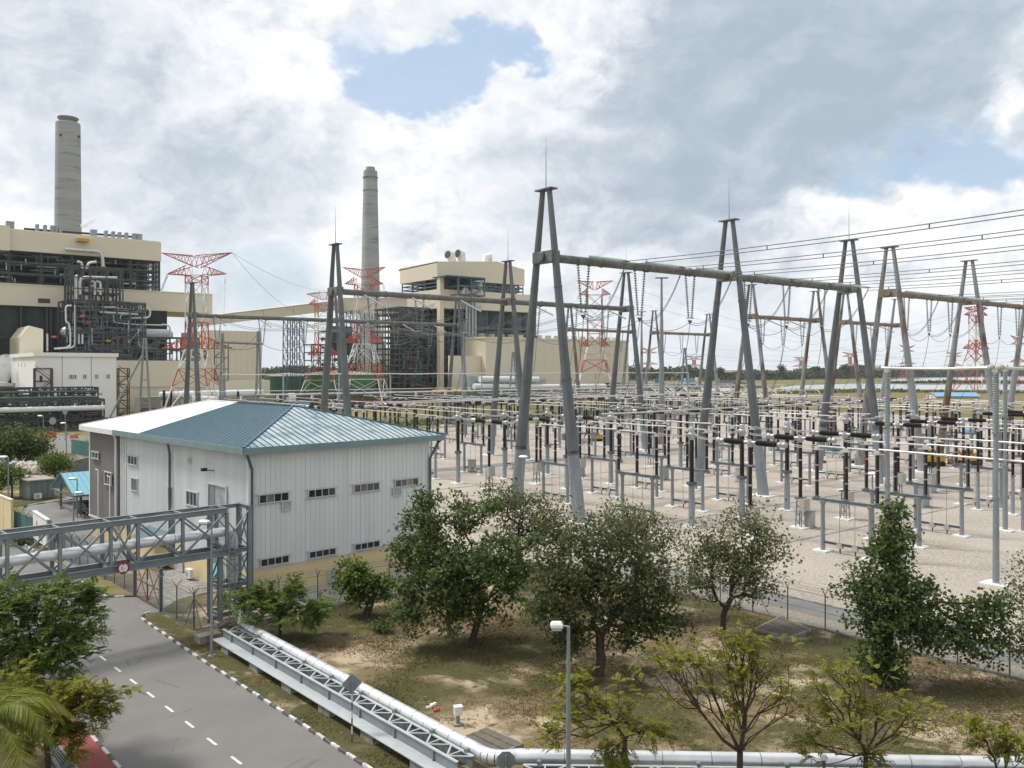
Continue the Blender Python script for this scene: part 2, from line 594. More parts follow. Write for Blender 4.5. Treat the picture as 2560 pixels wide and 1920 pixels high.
# ================================================================ the setting: ground sheets, road, kerbs
def ground_mat(name, cols, scales, rough=.95, bump=.5, bscale=14.):
    m = bpy.data.materials.new(name)
    m.use_nodes = True
    t = m.node_tree
    b = t.nodes['Principled BSDF']
    geo = t.nodes.new('ShaderNodeNewGeometry')
    def noi(s, d=8, r=.62, dist=.3):
        n = t.nodes.new('ShaderNodeTexNoise')
        n.inputs['Scale'].default_value = s
        n.inputs['Detail'].default_value = d
        n.inputs['Roughness'].default_value = r
        n.inputs['Distortion'].default_value = dist
        t.links.new(geo.outputs['Position'], n.inputs['Vector'])
        return n.outputs['Fac']
    cur = None
    for (c, par_) in zip(cols, scales):
        if cur is None:
            rgb = t.nodes.new('ShaderNodeRGB')
            rgb.outputs[0].default_value = (*c, 1)
            cur = rgb.outputs[0]
            continue
        s, lo, hi = par_
        mr = t.nodes.new('ShaderNodeMapRange')
        mr.inputs['From Min'].default_value = lo
        mr.inputs['From Max'].default_value = hi
        t.links.new(noi(s), mr.inputs['Value'])
        mx = t.nodes.new('ShaderNodeMix')
        mx.data_type = 'RGBA'
        t.links.new(mr.outputs['Result'], mx.inputs[0])
        t.links.new(cur, mx.inputs[6])
        mx.inputs[7].default_value = (*c, 1)
        cur = mx.outputs[2]
    t.links.new(cur, b.inputs['Base Color'])
    b.inputs['Roughness'].default_value = rough
    b.inputs['Specular IOR Level'].default_value = .2
    bn = t.nodes.new('ShaderNodeBump')
    bn.inputs['Strength'].default_value = bump
    bn.inputs['Distance'].default_value = .08
    t.links.new(noi(bscale, 5), bn.inputs['Height'])
    t.links.new(bn.outputs['Normal'], b.inputs['Normal'])
    M[name] = m
    return m
ground_mat('fieldgrass', [(.145, .135, .055), (.225, .185, .085), (.085, .105, .035), (.27, .225, .13)],
           [0, (.012, .42, .62), (.02, .5, .62), (.05, .58, .70)], bump=.2, bscale=.6)
ground_mat('lawnsoil', [(.45, .36, .245), (.19, .145, .08), (.080, .080, .030), (.115, .082, .045), (.42, .345, .24)],
           [0, (.20, .42, .52), (.13, .46, .53), (1.3, .54, .66), (2.8, .64, .72)], bump=.8, bscale=9.)
ground_mat('gravel', [(.43, .378, .322), (.335, .295, .25), (.52, .465, .405), (.16, .14, .12)],
           [0, (.06, .4, .65), (3.6, .48, .60), (5.0, .57, .64)], bump=1.0, bscale=11.)
ground_mat('ballast', [(.33, .29, .24), (.22, .195, .165), (.45, .41, .35)], [0, (4., .45, .6), (6., .56, .68)], bump=1., bscale=9.)
ground_mat('drygrass', [(.21, .165, .075), (.15, .13, .05), (.29, .225, .13)], [0, (.5, .45, .6), (1.5, .56, .7)], bump=.7, bscale=12.)
ground_mat('marsh', [(.15, .145, .065), (.21, .185, .10), (.10, .115, .045)], [0, (.02, .45, .6), (.03, .5, .64)], bump=.1, bscale=.3)

# cracks and oil spots on the carriageway
ta = M['asphalt'].node_tree
ba = ta.nodes['Principled BSDF']
ga_ = ta.nodes.new('ShaderNodeNewGeometry')
def an(k, **kw):
    n = ta.nodes.new(k)
    for a, v in kw.items():
        if a in n.inputs:
            n.inputs[a].default_value = v
        else:
            setattr(n, a, v)
    ta.links.new(ga_.outputs['Position'], n.inputs['Vector'])
    return n
def amap(x, lo, hi, c=0., d=1.):
    n = ta.nodes.new('ShaderNodeMapRange')
    for k, v in zip(('From Min', 'From Max', 'To Min', 'To Max'), (lo, hi, c, d)):
        n.inputs[k].default_value = v
    ta.links.new(x, n.inputs['Value'])
    return n.outputs['Result']
def amul(x, y):
    n = ta.nodes.new('ShaderNodeMath')
    n.operation = 'MULTIPLY'
    ta.links.new(x, n.inputs[0])
    ta.links.new(y, n.inputs[1])
    return n.outputs[0]
vo = an('ShaderNodeTexVoronoi', feature='DISTANCE_TO_EDGE', Scale=.16)
ns = an('ShaderNodeTexNoise', Scale=.35, Detail=4.)
crk = amul(amap(vo.outputs['Distance'], .0, .012, 1., 0.), amap(ns.outputs['Fac'], .50, .58))
sp_ = an('ShaderNodeTexNoise', Scale=1.7, Detail=3.)
spot = amul(amap(sp_.outputs['Fac'], .70, .78), amap(ns.outputs['Fac'], .42, .60))
fin = an('ShaderNodeTexNoise', Scale=30., Detail=2.)
old = ba.inputs['Base Color'].links[0].from_socket
for f_, c_ in ((crk, (.10, .098, .092)), (spot, (.095, .092, .087)), (amap(fin.outputs['Fac'], .45, .75, 0., .35), (.30, .29, .27))):
    mx_ = ta.nodes.new('ShaderNodeMix')
    mx_.data_type = 'RGBA'
    ta.links.new(f_, mx_.inputs[0])
    ta.links.new(old, mx_.inputs[6])
    mx_.inputs[7].default_value = (*c_, 1)
    old = mx_.outputs[2]
ta.links.new(old, ba.inputs['Base Color'])

def sheet(name, pts, z, m):
    mb = MB()
    mb.poly([(p[0], p[1], z) for p in pts])
    return structure(name, mb, m)
sheet('ground', [(-7000, -800), (7000, -800), (7000, 12000), (-7000, 12000)], -.05, 'fieldgrass')
sheet('lawn', [(-60, 14), (62, 14), (62, 92), (12, 92), (-60, 92)], 0.0, 'lawnsoil')

# gravel of the switchyard, inside the fence line
FC = [G(485, 1575), Vector((4.8, 79.4, 0)), G(2524, 1696), G(2900, 1788)]
yard = [Vector((-19.5, 60.5, 0)), FC[1] + Vector((0, .6, 0)), FC[2] + Vector((.4, .3, 0)), FC[3] + Vector((0, .4, 0)), Vector((120, 40, 0)), Yd(260, -30), Yd(260, 138), Yd(0, 138), Vector((-38.4, 100.3, 0)), Vector((-16.9, 77.9, 0))]
sheet('gravel_yard', yard, .012, 'gravel')
# perimeter road just inside the fence
d2 = (FC[2] - FC[1]).normalized()
n2v = Vector((-d2.y, d2.x, 0))
if n2v.y < 0:
    n2v = -n2v
sheet('perimeter_road', [FC[1] + n2v * 2.6 + d2 * 3, FC[1] + n2v * 2.6 + d2 * 70, FC[1] + n2v * 5.6 + d2 * 70, FC[1] + n2v * 5.6 + d2 * 3], .020, 'asphalt2')
sheet('ballast_strip', [FC[1] + n2v * .2, FC[1] + n2v * .2 + d2 * 70, FC[1] + n2v * 2.6 + d2 * 70, FC[1] + n2v * 2.6 + d2 * 1], .017, 'ballast')
# service road across the yard, worn light
sheet('yard_road', [Yd(-8, 46), Yd(200, 46), Yd(200, 50.5), Yd(-8, 50.5)], .018, 'asphalt2')
sheet('service_road', [Yd(-14, -3.5), Yd(170, -3.5), Yd(170, -1.2), Yd(-14, -1.2)], .018, 'ballast')
# cable trench covers: thin pale lines across the gravel
for s_ in (-27.5, -12.2, 13.4, 27.5):
    mb = MB(Yd(-4, s_))
    mb.box(Yd(60, s_, .03), 150, .35, .06, UD)
    structure('cable_trench', mb, 'concrete')

# road
KR = [G(1100, 2037), G(914, 1917), G(700, 1777), G(488, 1640), G(356, 1549)]
road = KR + [G(361, 1541), G(381, 1533), G(404, 1529), G(337, 1491), G(268, 1494), G(255, 1487), G(194, 1448), G(0, 1322), G(-700, 1322), G(-700, 1610),
             G(60, 1650), G(177, 1777), G(300, 1921), G(560, 2220)]
sheet('road', road, .008, 'asphalt')
patch = [G(310, 1495), G(336, 1493), G(392, 1528), G(378, 1533)]
sheet('apron', patch, .012, 'asphalt2')

# painted markings
mk = MB()
dash0, dash1 = G(367.7, 1730.5), G(386, 1744.5)
dd = (dash1 - dash0).normalized()
dn = Vector((-dd.y, dd.x, 0))
step = (G(410.7, 1766.3) - dash0).length
for i in range(-6, 9):
    o = dash0 + dd * step * i
    if i == -6:
        continue
    mb = MB(o)
    mb.poly([o + dn * .07 + Vector((0, 0, .014)), o - dn * .07 + Vector((0, 0, .014)), o - dn * .07 + dd * 1.05 + Vector((0, 0, .014)), o + dn * .07 + dd * 1.05 + Vector((0, 0, .014))])
    structure('road_marking', mb, 'paintwhite')
def strip(pa, pb, w, m, z=.014, name='road_marking'):
    d = (pb - pa).normalized()
    n = Vector((-d.y, d.x, 0)) * w / 2
    mb = MB(pa)
    mb.poly([pa + n + Vector((0, 0, z)), pa - n + Vector((0, 0, z)), pb - n + Vector((0, 0, z)), pb + n + Vector((0, 0, z))])
    return structure(name, mb, m)
strip(G(120, 1655), G(243, 1626), .20, 'paintyellow')
strip(G(110, 1600), G(178, 1582), .18, 'paintyellow')
# arrow head under the leaves
a0 = G(214, 1525)
mb = MB(a0)
ar = [(0.0, .25), (.1, 1.3), (-.45, 1.15), (.35, 2.3), (.95, .95), (.45, 1.1), (.3, .25)]
ad = dd * -1
an = dn
mb.poly([a0 + ad * y * .8 + an * x * .9 + Vector((0, 0, .014)) for x, y in ar][::-1])
structure('road_marking', mb, 'paintwhite')

# kerbs of alternating blocks
def block_mesh(name, ln, w, h, m):
    mb = MB()
    b = .025
    prof = [(-w / 2, 0), (w / 2, 0), (w / 2, h - b), (w / 2 - b, h), (-w / 2 + b, h), (-w / 2, h - b)]
    n = len(prof)
    l2 = ln / 2 - .006
    vs = [(-l2, y, z) for y, z in prof] + [(l2, y, z) for y, z in prof]
    mb.add(vs, [tuple(range(n - 1, -1, -1)), tuple(range(n, 2 * n))] + [(i, (i + 1) % n, n + (i + 1) % n, n + i) for i in range(n)])
    return mb.mesh(name, m)
KB = {c: block_mesh('kerb_block', .72, .17, .15, 'kerb' + c) for c in ('black', 'white')}
def kerb(pts, label_z=0.0, ln=.72, start=0):
    root = empty('kerb')
    root['kind'] = 'structure'
    root.location = pts[0]
    i = start
    acc = 0.0
    for a, b in zip(pts, pts[1:]):
        d = b - a
        tot = d.length
        d.normalize()
        pos = acc + ln / 2
        while pos + ln / 2 <= tot + ln * .5:
            o = bpy.data.objects.new('kerb_block', KB['white' if i % 2 else 'black'])
            col.objects.link(o)
            o.parent = root
            p = a + d * pos - root.location
            o.location = p + Vector((rng.uniform(-.012, .012), rng.uniform(-.012, .012), label_z - .02 + rng.uniform(-.008, .008)))
            o.rotation_euler = (0, 0, math.atan2(d.y, d.x) + rng.uniform(-.012, .012))
            o.scale = (ln / .72, 1, 1)
            i += 1
            pos += ln
        acc = pos - ln / 2 - tot
        acc = max(acc, 0)
    return root
kerb(KR + [G(355, 1543)])
kerb([G(355, 1543), G(360, 1537), G(382, 1531)], ln=.5)
kerb([G(335, 1492), G(268, 1494)], ln=.72)
kerb([G(268, 1494), G(252, 1486), G(194, 1448), G(120, 1400), G(40, 1349)], start=1)
kerb([G(560, 2220), G(300, 1921), G(177, 1777), G(120, 1711)], label_z=-.075, ln=.9)

# red footpath and grated drain beside it
sheet('footpath', [G(290, 1914), G(170, 1774), G(112, 1706), G(60, 1740), G(143, 1858), G(188, 1914), G(390, 2190), G(545, 2210)], .015, 'redpath')
dr = thing('drain', 'grey steel grating drain with pale concrete edges beside the red footpath', 'drain', G(160, 1900))
dl0, dl1, dr0, dr1 = G(80, 1820), G(190, 1985), G(96, 1800), G(235, 1980)
for (a, b, nm) in ((dl0, dl1, 'edge'), (dr0, dr1, 'edge')):
    MB(dr.location).bar(a + Vector((0, 0, .03)), b + Vector((0, 0, .03)), .14, .10).build(nm, 'concrete', dr)
mb = MB(dr.location)
for k in range(70):
    t = k / 69
    mb.bar(dl0.lerp(dl1, t) + Vector((0, 0, .05)), dr0.lerp(dr1, t) + Vector((0, 0, .05)), .03, .035)
for t in (.12, .31, .5, .69, .88):
    mb.bar(dl0.lerp(dr0, t) + Vector((0, 0, .052)), dl1.lerp(dr1, t) + Vector((0, 0, .052)), .025, .03)
mb.build('grating', 'grate', dr, kind='stuff')
mb = MB(dr.location)
mb.poly([p + Vector((0, 0, .018)) for p in (dl0, dl1, dr1, dr0)])
mb.build('channel', 'black', dr)

# paved areas behind the bridge, left of the building
sheet('car_park', [G(60, 1392), G(196, 1448), G(262, 1440), G(330, 1400), G(330, 1290), G(200, 1235), G(70, 1262), G(52, 1300)], .010, 'asphalt2')
sheet('back_road', [G(-200, 1190), G(95, 1128), G(112, 1098), G(140, 1086), G(215, 1092), G(205, 1150), G(180, 1132), G(108, 1142), G(-200, 1212)], .010, 'asphalt')
sheet('verge', [G(20, 1175), G(100, 1150), G(225, 1138), G(232, 1160), G(130, 1172), G(40, 1190)], .009, 'drygrass')
sheet('dirt_lot', [G(-200, 1212), G(20, 1180), G(232, 1160), G(232, 1236), G(70, 1262), G(-200, 1300)], .007, 'lawnsoil')
sheet('island_grass', [G(200, 1448), G(268, 1491), G(332, 1490), G(250, 1440)], .10, 'drygrass')
sheet('verge_strip', [G(0, 1300), G(52, 1302), G(196, 1446), G(186, 1440), G(-30, 1302)], .011, 'drygrass')
kerb([G(60, 1268), G(70, 1264), G(200, 1247), G(232, 1243)], ln=1.1)
kerb([G(100, 1085), G(150, 1085), G(200, 1086)], ln=1.6)
kerb([G(118, 1094), G(150, 1099), G(205, 1104)], ln=1.4)
sheet('concrete_yard', [G(402, 1527), G(440, 1500), G(560, 1470), G(620, 1440), G(500, 1412), G(340, 1440), G(340, 1490)], .009, 'concrete')
# ================================================================ the grey-white hall
BU = Vector((.72, .694, 0)).normalized()
BN = Vector((-BU.y, BU.x, 0))
C0 = Vector((-20.6, 67.4, 0))
BW, BL, ZB, ZE, ZR = 17.9, 36.0, 2.18, 11.75, 14.55
hall = thing('pump_hall', 'large grey-white metal-clad hall with a blue and white hipped roof beside the switchyard', 'building', C0)
def Wp(u, n, z=0.0):
    return C0 + BU * u + BN * n + Vector((0, 0, z))
def right_hit(px, py):
    p = on_plane(px, py, C0, BN) - C0
    return p.dot(BU), p.z
def left_hit(px, py):
    p = on_plane(px, py, C0, BU) - C0
    return p.dot(BN), p.z
HB = lambda: MB(C0)
# plinth and core
mb = HB()
for a, b, c, d in (((0, 0), (BW, 0), 0, 0), ((BW, 0), (BW, BL), 0, 0), ((BW, BL), (0, BL), 0, 0), ((0, BL), (0, 0), 0, 0)):
    pa, pb = Wp(*a), Wp(*b)
    mb.bar(pa + Vector((0, 0, ZB / 2)), pb + Vector((0, 0, ZB / 2)), .2, ZB)
mb.build('plinth_wall', 'cream', hall)
mb = HB()
mb.prism([Wp(.12, .12), Wp(BW - .12, .12), Wp(BW - .12, BL - .12), Wp(.12, BL - .12)], ZB, ZE + .2)
mb.build('wall_core', 'wallgrey', hall)
# flat panels on the long right-hand wall
npan = 40
w = BW / npan
mb = MB()
mb.box((w / 2, 0, (ZB + ZE) / 2), w - .007, .05, ZE - ZB)
mb.box((.03, -.03, (ZB + ZE) / 2), .03, .02, ZE - ZB)
pm = mb.mesh('wall_panel', 'wall_panel')
ang = math.atan2(BU.y, BU.x)
for i in range(npan):
    o = bpy.data.objects.new('wall_panel', pm if i % 1 == 0 else pm)
    col.objects.link(o)
    o.parent = hall
    o.location = BU * (w * i) + BN * (-.06 + rng.uniform(-.006, .006))
    o.rotation_euler = (0, 0, ang)
mb = HB()
mb.bar(Wp(-.1, -.10, ZB), Wp(BW + .1, -.10, ZB), .10, .12)
mb.build('sill_flashing', 'winframe', hall)
# ribbed panels on the left-hand wall
LW = 25.6
npl = 26
w = LW / npl
nrib = 5
prof = []
for k in range(nrib):
    x0 = w * k / nrib
    q = w / nrib
    prof += [(x0, 0), (x0 + q * .45, 0), (x0 + q * .55, -.07), (x0 + q * .9, -.07)]
prof.append((w, 0))
mb = MB()
n = len(prof)
mb.add([(x, y, ZB) for x, y in prof] + [(x, y, ZE) for x, y in prof], [(i, i + 1, n + i + 1, n + i) for i in range(n - 1)])
rm = mb.mesh('ribbed_panel', 'wall_ribbed')
angn = math.atan2(-BN.y, -BN.x)
for i in range(npl):
    o = bpy.data.objects.new('ribbed_panel', rm)
    col.objects.link(o)
    o.parent = hall
    o.location = BN * (w * (i + 1)) + BU * (-.05 + rng.uniform(-.004, .004))
    o.rotation_euler = (0, 0, angn)
# ribbed column strips then the grey bay at the far end
mb = HB()
for k, d_ in enumerate((25.75, 26.35, 26.95)):
    mb.box(Wp(-.05, d_, (ZB + ZE) / 2), .25, .42, ZE - ZB, BU)
mb.build('ribbed_strip', 'winframe', hall)
mb = HB()
mb.box(Wp(-.08, 31.7, (ZB + ZE) / 2), .30, 8.6, ZE - ZB, BU)
mb.build('grey_bay_wall', 'wallgrey', hall)
mb = HB()
mb.box(Wp(-.12, 35.9, (ZB + ZE) / 2), .34, .25, ZE - ZB, BU)
mb.box(Wp(-.12, 31.7, ZB), .4, 8.8, .16, BU)
mb.build('corner_trim', 'white', hall)
mb = HB()
mb.box(Wp(-.02, -.06, (ZB + ZE) / 2), .32, .36, ZE - ZB, BU)
mb.build('corner_trim', 'wall_panel', hall)

# windows -------------------------------------------------------
def window(hit, axis, nrm, px0, py0t, py0b, px1, panes, parent=hall, off=.07, glass='glass', odd=None, frame='winframe', bar=.06):
    a0, zt = hit(px0, py0t)
    _, zb = hit(px0, py0b)
    a1, _ = hit(px1, py0t)
    if a1 < a0:
        a0, a1 = a1, a0
    P = lambda a, z, o: C0 + axis * a + Vector((0, 0, z)) + nrm * (o + off)
    mb = HB()
    b = bar
    mb.bar(P(a0 - b, zt + b / 2, .12), P(a1 + b, zt + b / 2, .12), .12, b)
    mb.bar(P(a0 - b, zb - b / 2, .14), P(a1 + b, zb - b / 2, .14), .16, b)
    for k in range(panes + 1):
        a = a0 + (a1 - a0) * k / panes
        mb.bar(P(a, zb, .12), P(a, zt, .12), b if k in (0, panes) else b * .7, .12, nrm)
    mb.bar(P(a0 - .35, zb - b * 1.6, .10), P(a1 + .35, zb - b * 1.6, .10), .06, .05)
    mb.bar(P(a0 - .35, zt + b * 1.6, .10), P(a1 + .35, zt + b * 1.6, .10), .06, .05)
    wn_ = mb.build('window', frame, parent)
    for k in range(panes):
        x0 = a0 + (a1 - a0) * k / panes
        x1 = a0 + (a1 - a0) * (k + 1) / panes
        mb = HB()
        mb.slab([P(x0, zb, .085), P(x1, zb, .085), P(x1, zt, .085), P(x0, zt, .085)], nrm, .02)
        mb.build('pane', (odd or {}).get(k, glass), wn_)
RN = -BN
LN = -BU
for (x0, yt, yb, x1, odd) in ((645, 1238.4, 1257.7, 718.5, {1: 'wallgrey'}), (768, 1226, 1243.5, 835, None), (882, 1212.6, 1230, 944.5, {1: 'wallgrey'}), (985, 1201, 1216.5, 1042, {1: 'wallgrey', 2: 'sandstone'}),
                         (648.7, 1398.9, 1415.8, 719, None), (770, 1380, 1395, 836, None), (884, 1361, 1375, 945.7, None), (987, 1343.7, 1357, 1038, {0: 'boxgrey', 1: 'boxgrey'})):
    window(right_hit, BU, RN, x0, yt, yb, x1, 4, odd=odd)
for (x0, yt, yb, x1, n_) in ((348, 1143, 1163, 325, 3), (348, 1198, 1227, 334, 3), (498, 1233, 1266, 472, 3), (431, 1220, 1251, 426, 1)):
    window(left_hit, BN, LN, x0, yt, yb, x1, n_)
for (x0, yt, yb, x1, n_) in ((255, 1132, 1146, 240, 2), (288, 1183, 1212, 272, 2)):
    window(left_hit, BN, LN, x0, yt, yb, x1, n_, off=.27)
def louvre(hit, axis, nrm, px0, yt, yb, px1, n_):
    a0, zt = hit(px0, yt)
    _, zb = hit(px0, yb)
    a1, _ = hit(px1, yt)
    if a1 < a0:
        a0, a1 = a1, a0
    P = lambda a, z, o: C0 + axis * a + Vector((0, 0, z)) + nrm * (o + .07)
    mb = HB()
    for z in (zt, zb):
        mb.bar(P(a0 - .06, z, .13), P(a1 + .06, z, .13), .1, .08)
    for a in (a0, a1):
        mb.bar(P(a, zb, .13), P(a, zt, .13), .08, .1, nrm)
    lv = mb.build('louvre', 'winframe', hall)
    mb = HB()
    mb.slab([P(a0, zb, .07), P(a1, zb, .07), P(a1, zt, .07), P(a0, zt, .07)], nrm, .01)
    mb.build('backing', 'black', lv)
    for k in range(n_):
        z = zb + (zt - zb) * (k + .5) / n_
        mb = HB()
        mb.slab([P(a0, z - .05, .16), P(a1, z - .05, .16), P(a1, z + .05, .09), P(a0, z + .05, .09)], nrm, .02)
        mb.build('slat', 'louver', lv)
louvre(right_hit, BU, RN, 702.7, 1254, 1276, 724, 7)
louvre(right_hit, BU, RN, 980, 1220, 1239, 999, 6)
louvre(right_hit, BU, RN, 819, 1424, 1453, 845, 8)
louvre(left_hit, BN, LN, 481, 1146, 1157, 476, 4)
louvre(left_hit, BN, LN, 462, 1404, 1428, 447, 6)
# roller door in its tall recess
LNo = .08
a0, zt = left_hit(572, 1216)
a1, _ = left_hit(527, 1214)
P = lambda a, z, o: C0 + BN * a + Vector((0, 0, z)) + LN * (o + LNo)
mb = HB()
mb.bar(P(a0, .1, .14), P(a0, zt, .14), .16, .14, LN)
mb.bar(P(a1, .1, .14), P(a1, zt, .14), .16, .14, LN)
mb.bar(P(a0, zt, .14), P(a1, zt, .14), .14, .16)
dfr = mb.build('door_frame', 'winframe', hall)
for k in range(30):
    z0 = .1 + (zt - .1) * k / 30
    z1 = .1 + (zt - .1) * (k + 1) / 30
    mb = HB()
    mb.slab([P(a0, z0, .08), P(a1, z0, .08), P(a1, z1 - .012, .105), P(a0, z1 - .012, .105)], LN, .02)
    mb.build('slat', 'louver', dfr)
mb = HB()
mb.slab([P(a1 - 1.15, .1, .125), P(a1 - .05, .1, .125), P(a1 - .05, zt - .1, .125), P(a1 - 1.15, zt - .1, .125)], LN, .02)
mb.build('door_reveal', 'signback', dfr)
# flood light above the door
a_, z_ = left_hit(540, 1176)
mb = HB()
mb.bar(P(a_, z_, .1), P(a_, z_ + .1, .8), .07)
mb.box(P(a_, z_ + .15, .95), .45, .3, .25, BU)
mb.build('flood_light', 'black', hall)
# downpipes
def pipe_on(name, pts, r, m):
    mb = HB()
    mb.tube(pts, r, 8)
    mb.build(name, m, hall, smooth=True)
def lp(px, off=.28):
    return left_hit(px, 1200)[0]
a_ = lp(433)
pipe_on('downpipe', [P(a_ - .9, ZE - .2, .8), P(a_ - .6, ZE - .7, .6), P(a_, ZE - 1.4, .25), P(a_, .3, .25)], .11, 'darkpipe')
a_ = lp(300)
pipe_on('downpipe', [P(a_ + .7, ZE - .2, .8), P(a_ + .1, ZE - .5, .45), P(a_, ZE - .9, .33), P(a_, .3, .33)], .12, 'white')
a_ = lp(258)
pipe_on('vent_pipe', [P(a_ + .5, 7.4, .5), P(a_, 7.35, .42), P(a_, .2, .42)], .06, 'white')
a_ = lp(288)
pipe_on('vent_pipe', [P(a_ + .6, 7.0, .5), P(a_, 6.95, .45), P(a_, .2, .45)], .06, 'white')
Q = lambda u, z, o: C0 + BU * u + Vector((0, 0, z)) + RN * o
pipe_on('downpipe', [Q(-.75, ZE - .2, .8), Q(-.5, ZE - .5, .7), Q(.12, ZE - 1.6, .22), Q(.12, .3, .22)], .12, 'darkpipe')
pipe_on('downpipe', [Q(BW + .9, ZE - .2, .85), Q(BW + .6, ZE - .6, .6), Q(BW - .05, ZE - 2.0, .25), Q(BW - .05, .3, .25)], .12, 'darkpipe')
# roof -----------------------------------------------------------
OV = .95
ZF = ZE + .15
sl = (ZR - ZF) / (BW / 2 + OV)
def rz(u, n):
    """height of the hipped roof over plan point"""
    return ZF + sl * min(u + OV, BW + OV - u, n + OV, BL + OV - n)
um = BW / 2
hipd = um + OV
rs0, rs1 = hipd - OV, BL + OV - hipd
def roof_strip(pts, nrm, m, name='roof_panel'):
    mb = HB()
    mb.slab(pts, nrm, .04)
    o = mb.build(name, m, hall)
    return o
stripw = .62
# triangle above the right-hand wall
nst = int(round((BW + 2 * OV) / stripw))
e = (BW + 2 * OV) / nst
nr = Vector((0, 0, 1)) + RN * sl
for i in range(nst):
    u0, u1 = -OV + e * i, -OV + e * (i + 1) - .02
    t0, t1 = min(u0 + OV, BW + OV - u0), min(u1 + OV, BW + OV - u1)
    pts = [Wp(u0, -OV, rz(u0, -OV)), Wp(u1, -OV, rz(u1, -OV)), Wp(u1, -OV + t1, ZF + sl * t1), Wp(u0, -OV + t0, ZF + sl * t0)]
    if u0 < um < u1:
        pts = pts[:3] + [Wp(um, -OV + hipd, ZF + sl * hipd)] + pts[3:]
    o = roof_strip(pts, nr, 'roofpale')
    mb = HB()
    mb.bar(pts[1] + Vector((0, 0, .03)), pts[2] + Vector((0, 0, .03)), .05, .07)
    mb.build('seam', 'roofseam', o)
# the two long faces
for side in (0, 1):
    nl = int(round((BL + 2 * OV) / .6))
    e = (BL + 2 * OV) / nl
    nr = Vector((0, 0, 1)) + (LN if side == 0 else BU) * sl
    for i in range(nl):
        n0, n1 = -OV + e * i, -OV + e * (i + 1) - .012
        t0 = min(n0 + OV, BL + OV - n0, hipd)
        t1 = min(n1 + OV, BL + OV - n1, hipd)
        if side == 0:
            pts = [Wp(-OV, n1, ZF), Wp(-OV, n0, ZF), Wp(-OV + t0, n0, ZF + sl * t0), Wp(-OV + t1, n1, ZF + sl * t1)]
        else:
            pts = [Wp(BW + OV, n0, ZF), Wp(BW + OV, n1, ZF), Wp(BW + OV - t1, n1, ZF + sl * t1), Wp(BW + OV - t0, n0, ZF + sl * t0)]
        new = n0 > 20.0
        o = roof_strip(pts, nr, 'roofwhite' if new else 'roofblue')
        if side == 0 and not new:
            mb = HB()
            mb.bar(pts[0] + Vector((0, 0, .02)), pts[3] + Vector((0, 0, .02)), .035, .04)
            mb.build('seam', 'roofseam', o)
mb = HB()
mb.slab([Wp(BW + OV, BL + OV, ZF), Wp(-OV, BL + OV, ZF), Wp(um, BL + OV - hipd, ZR)], Vector((0, 0, 1)) + BN * sl, .04)
mb.build('roof_panel', 'roofwhite', hall)
top = Vector((0, 0, .05))
mb = HB()
mb.bar(Wp(-OV, -OV, ZF) + top, Wp(um, rs0, ZR) + top, .22, .10)
mb.bar(Wp(BW + OV, -OV, ZF) + top, Wp(um, rs0, ZR) + top, .22, .10)
mb.bar(Wp(um, rs0, ZR) + top, Wp(um, 20, ZR) + top, .26, .10)
mb.build('ridge_cap', 'roofseam', hall)
mb = HB()
mb.bar(Wp(um, 20, ZR) + top, Wp(um, rs1, ZR) + top, .26, .10)
mb.bar(Wp(-OV, BL + OV, ZF) + top, Wp(um, rs1, ZR) + top, .22, .10)
mb.build('ridge_cap', 'roofwhite', hall)
for (a, b, m) in (((-OV, -OV), (BW + OV, -OV), 'fascia'), ((-OV, 27), (-OV, -OV), 'fascia'), ((-OV, BL + OV), (-OV, 27), 'white'), ((BW + OV, -OV), (BW + OV, BL + OV), 'fascia')):
    mb = HB()
    pa, pb = Wp(*a, ZF - .27), Wp(*b, ZF - .27)
    mb.bar(pa, pb, .16, .52)
    mb.build('gutter', m, hall)
mb = HB()
mb.poly([Wp(-OV, -OV, ZF - .50), Wp(BW + OV, -OV, ZF - .50), Wp(BW + OV, BL + OV, ZF - .50), Wp(-OV, BL + OV, ZF - .50)][::-1])
mb.build('soffit', 'winframe', hall)

# small canopies and wall units on the side facing the road
def wall_unit(px, py, label):
    a, z = left_hit(px, py)
    z = max(z, .55)
    t = thing('air_conditioner', label, 'air conditioner', P(a, z - .4, .75))
    mb = MB(t.location)
    mb.box(P(a, z, .75), .38, .95, .75, BU)
    mb.build('casing', 'white', t)
    mb = MB(t.location)
    mb.lathe(P(a + .12, z, .945), [(.28, 0), (.28, .02), (.05, .025)], 16, LN)
    mb.build('fan_grille', 'boxgrey', t)
    mb = MB(t.location)
    for d in (-.35, .35):
        mb.bar(P(a + d, z - .39, .1), P(a + d, z - .39, .98), .06, .04)
    mb.build('bracket', 'galv', t)
wall_unit(497, 1435, 'white air conditioner unit on the cream wall right of the rusty gate')
wall_unit(424, 1405, 'white air conditioner unit behind the bridge, nearer the rusty gate')
def canopy(px, py, wd, label):
    a, z = left_hit(px, py)
    t = thing('canopy', label, 'canopy', P(a, z - .4, .1))
    for k in range(6):
        x0 = a - wd / 2 + wd * k / 6
        mb = MB(t.location)
        mb.slab([P(x0, z - .45, min(1.7, wd * .6)), P(x0 + wd / 6 - .02, z - .45, min(1.7, wd * .6)), P(x0 + wd / 6 - .02, z + .35, .12), P(x0, z + .35, .12)], Vector((0, 0, 1)), .04)
        mb.build('roof_panel', 'blueroof' if wd < 3 else 'roofblue', t)
    for x0 in (a - wd / 2 + .1, a + wd / 2 - .1):
        mb = MB(t.location)
        mb.bar(P(x0, z - .5, min(1.6, wd * .55)), P(x0, z - 1.2, .1), .06)
        mb.bar(P(x0, z - .5, min(1.6, wd * .55)), P(x0, z - .3, .1), .06)
        mb.build('bracket', 'darkpipe', t)
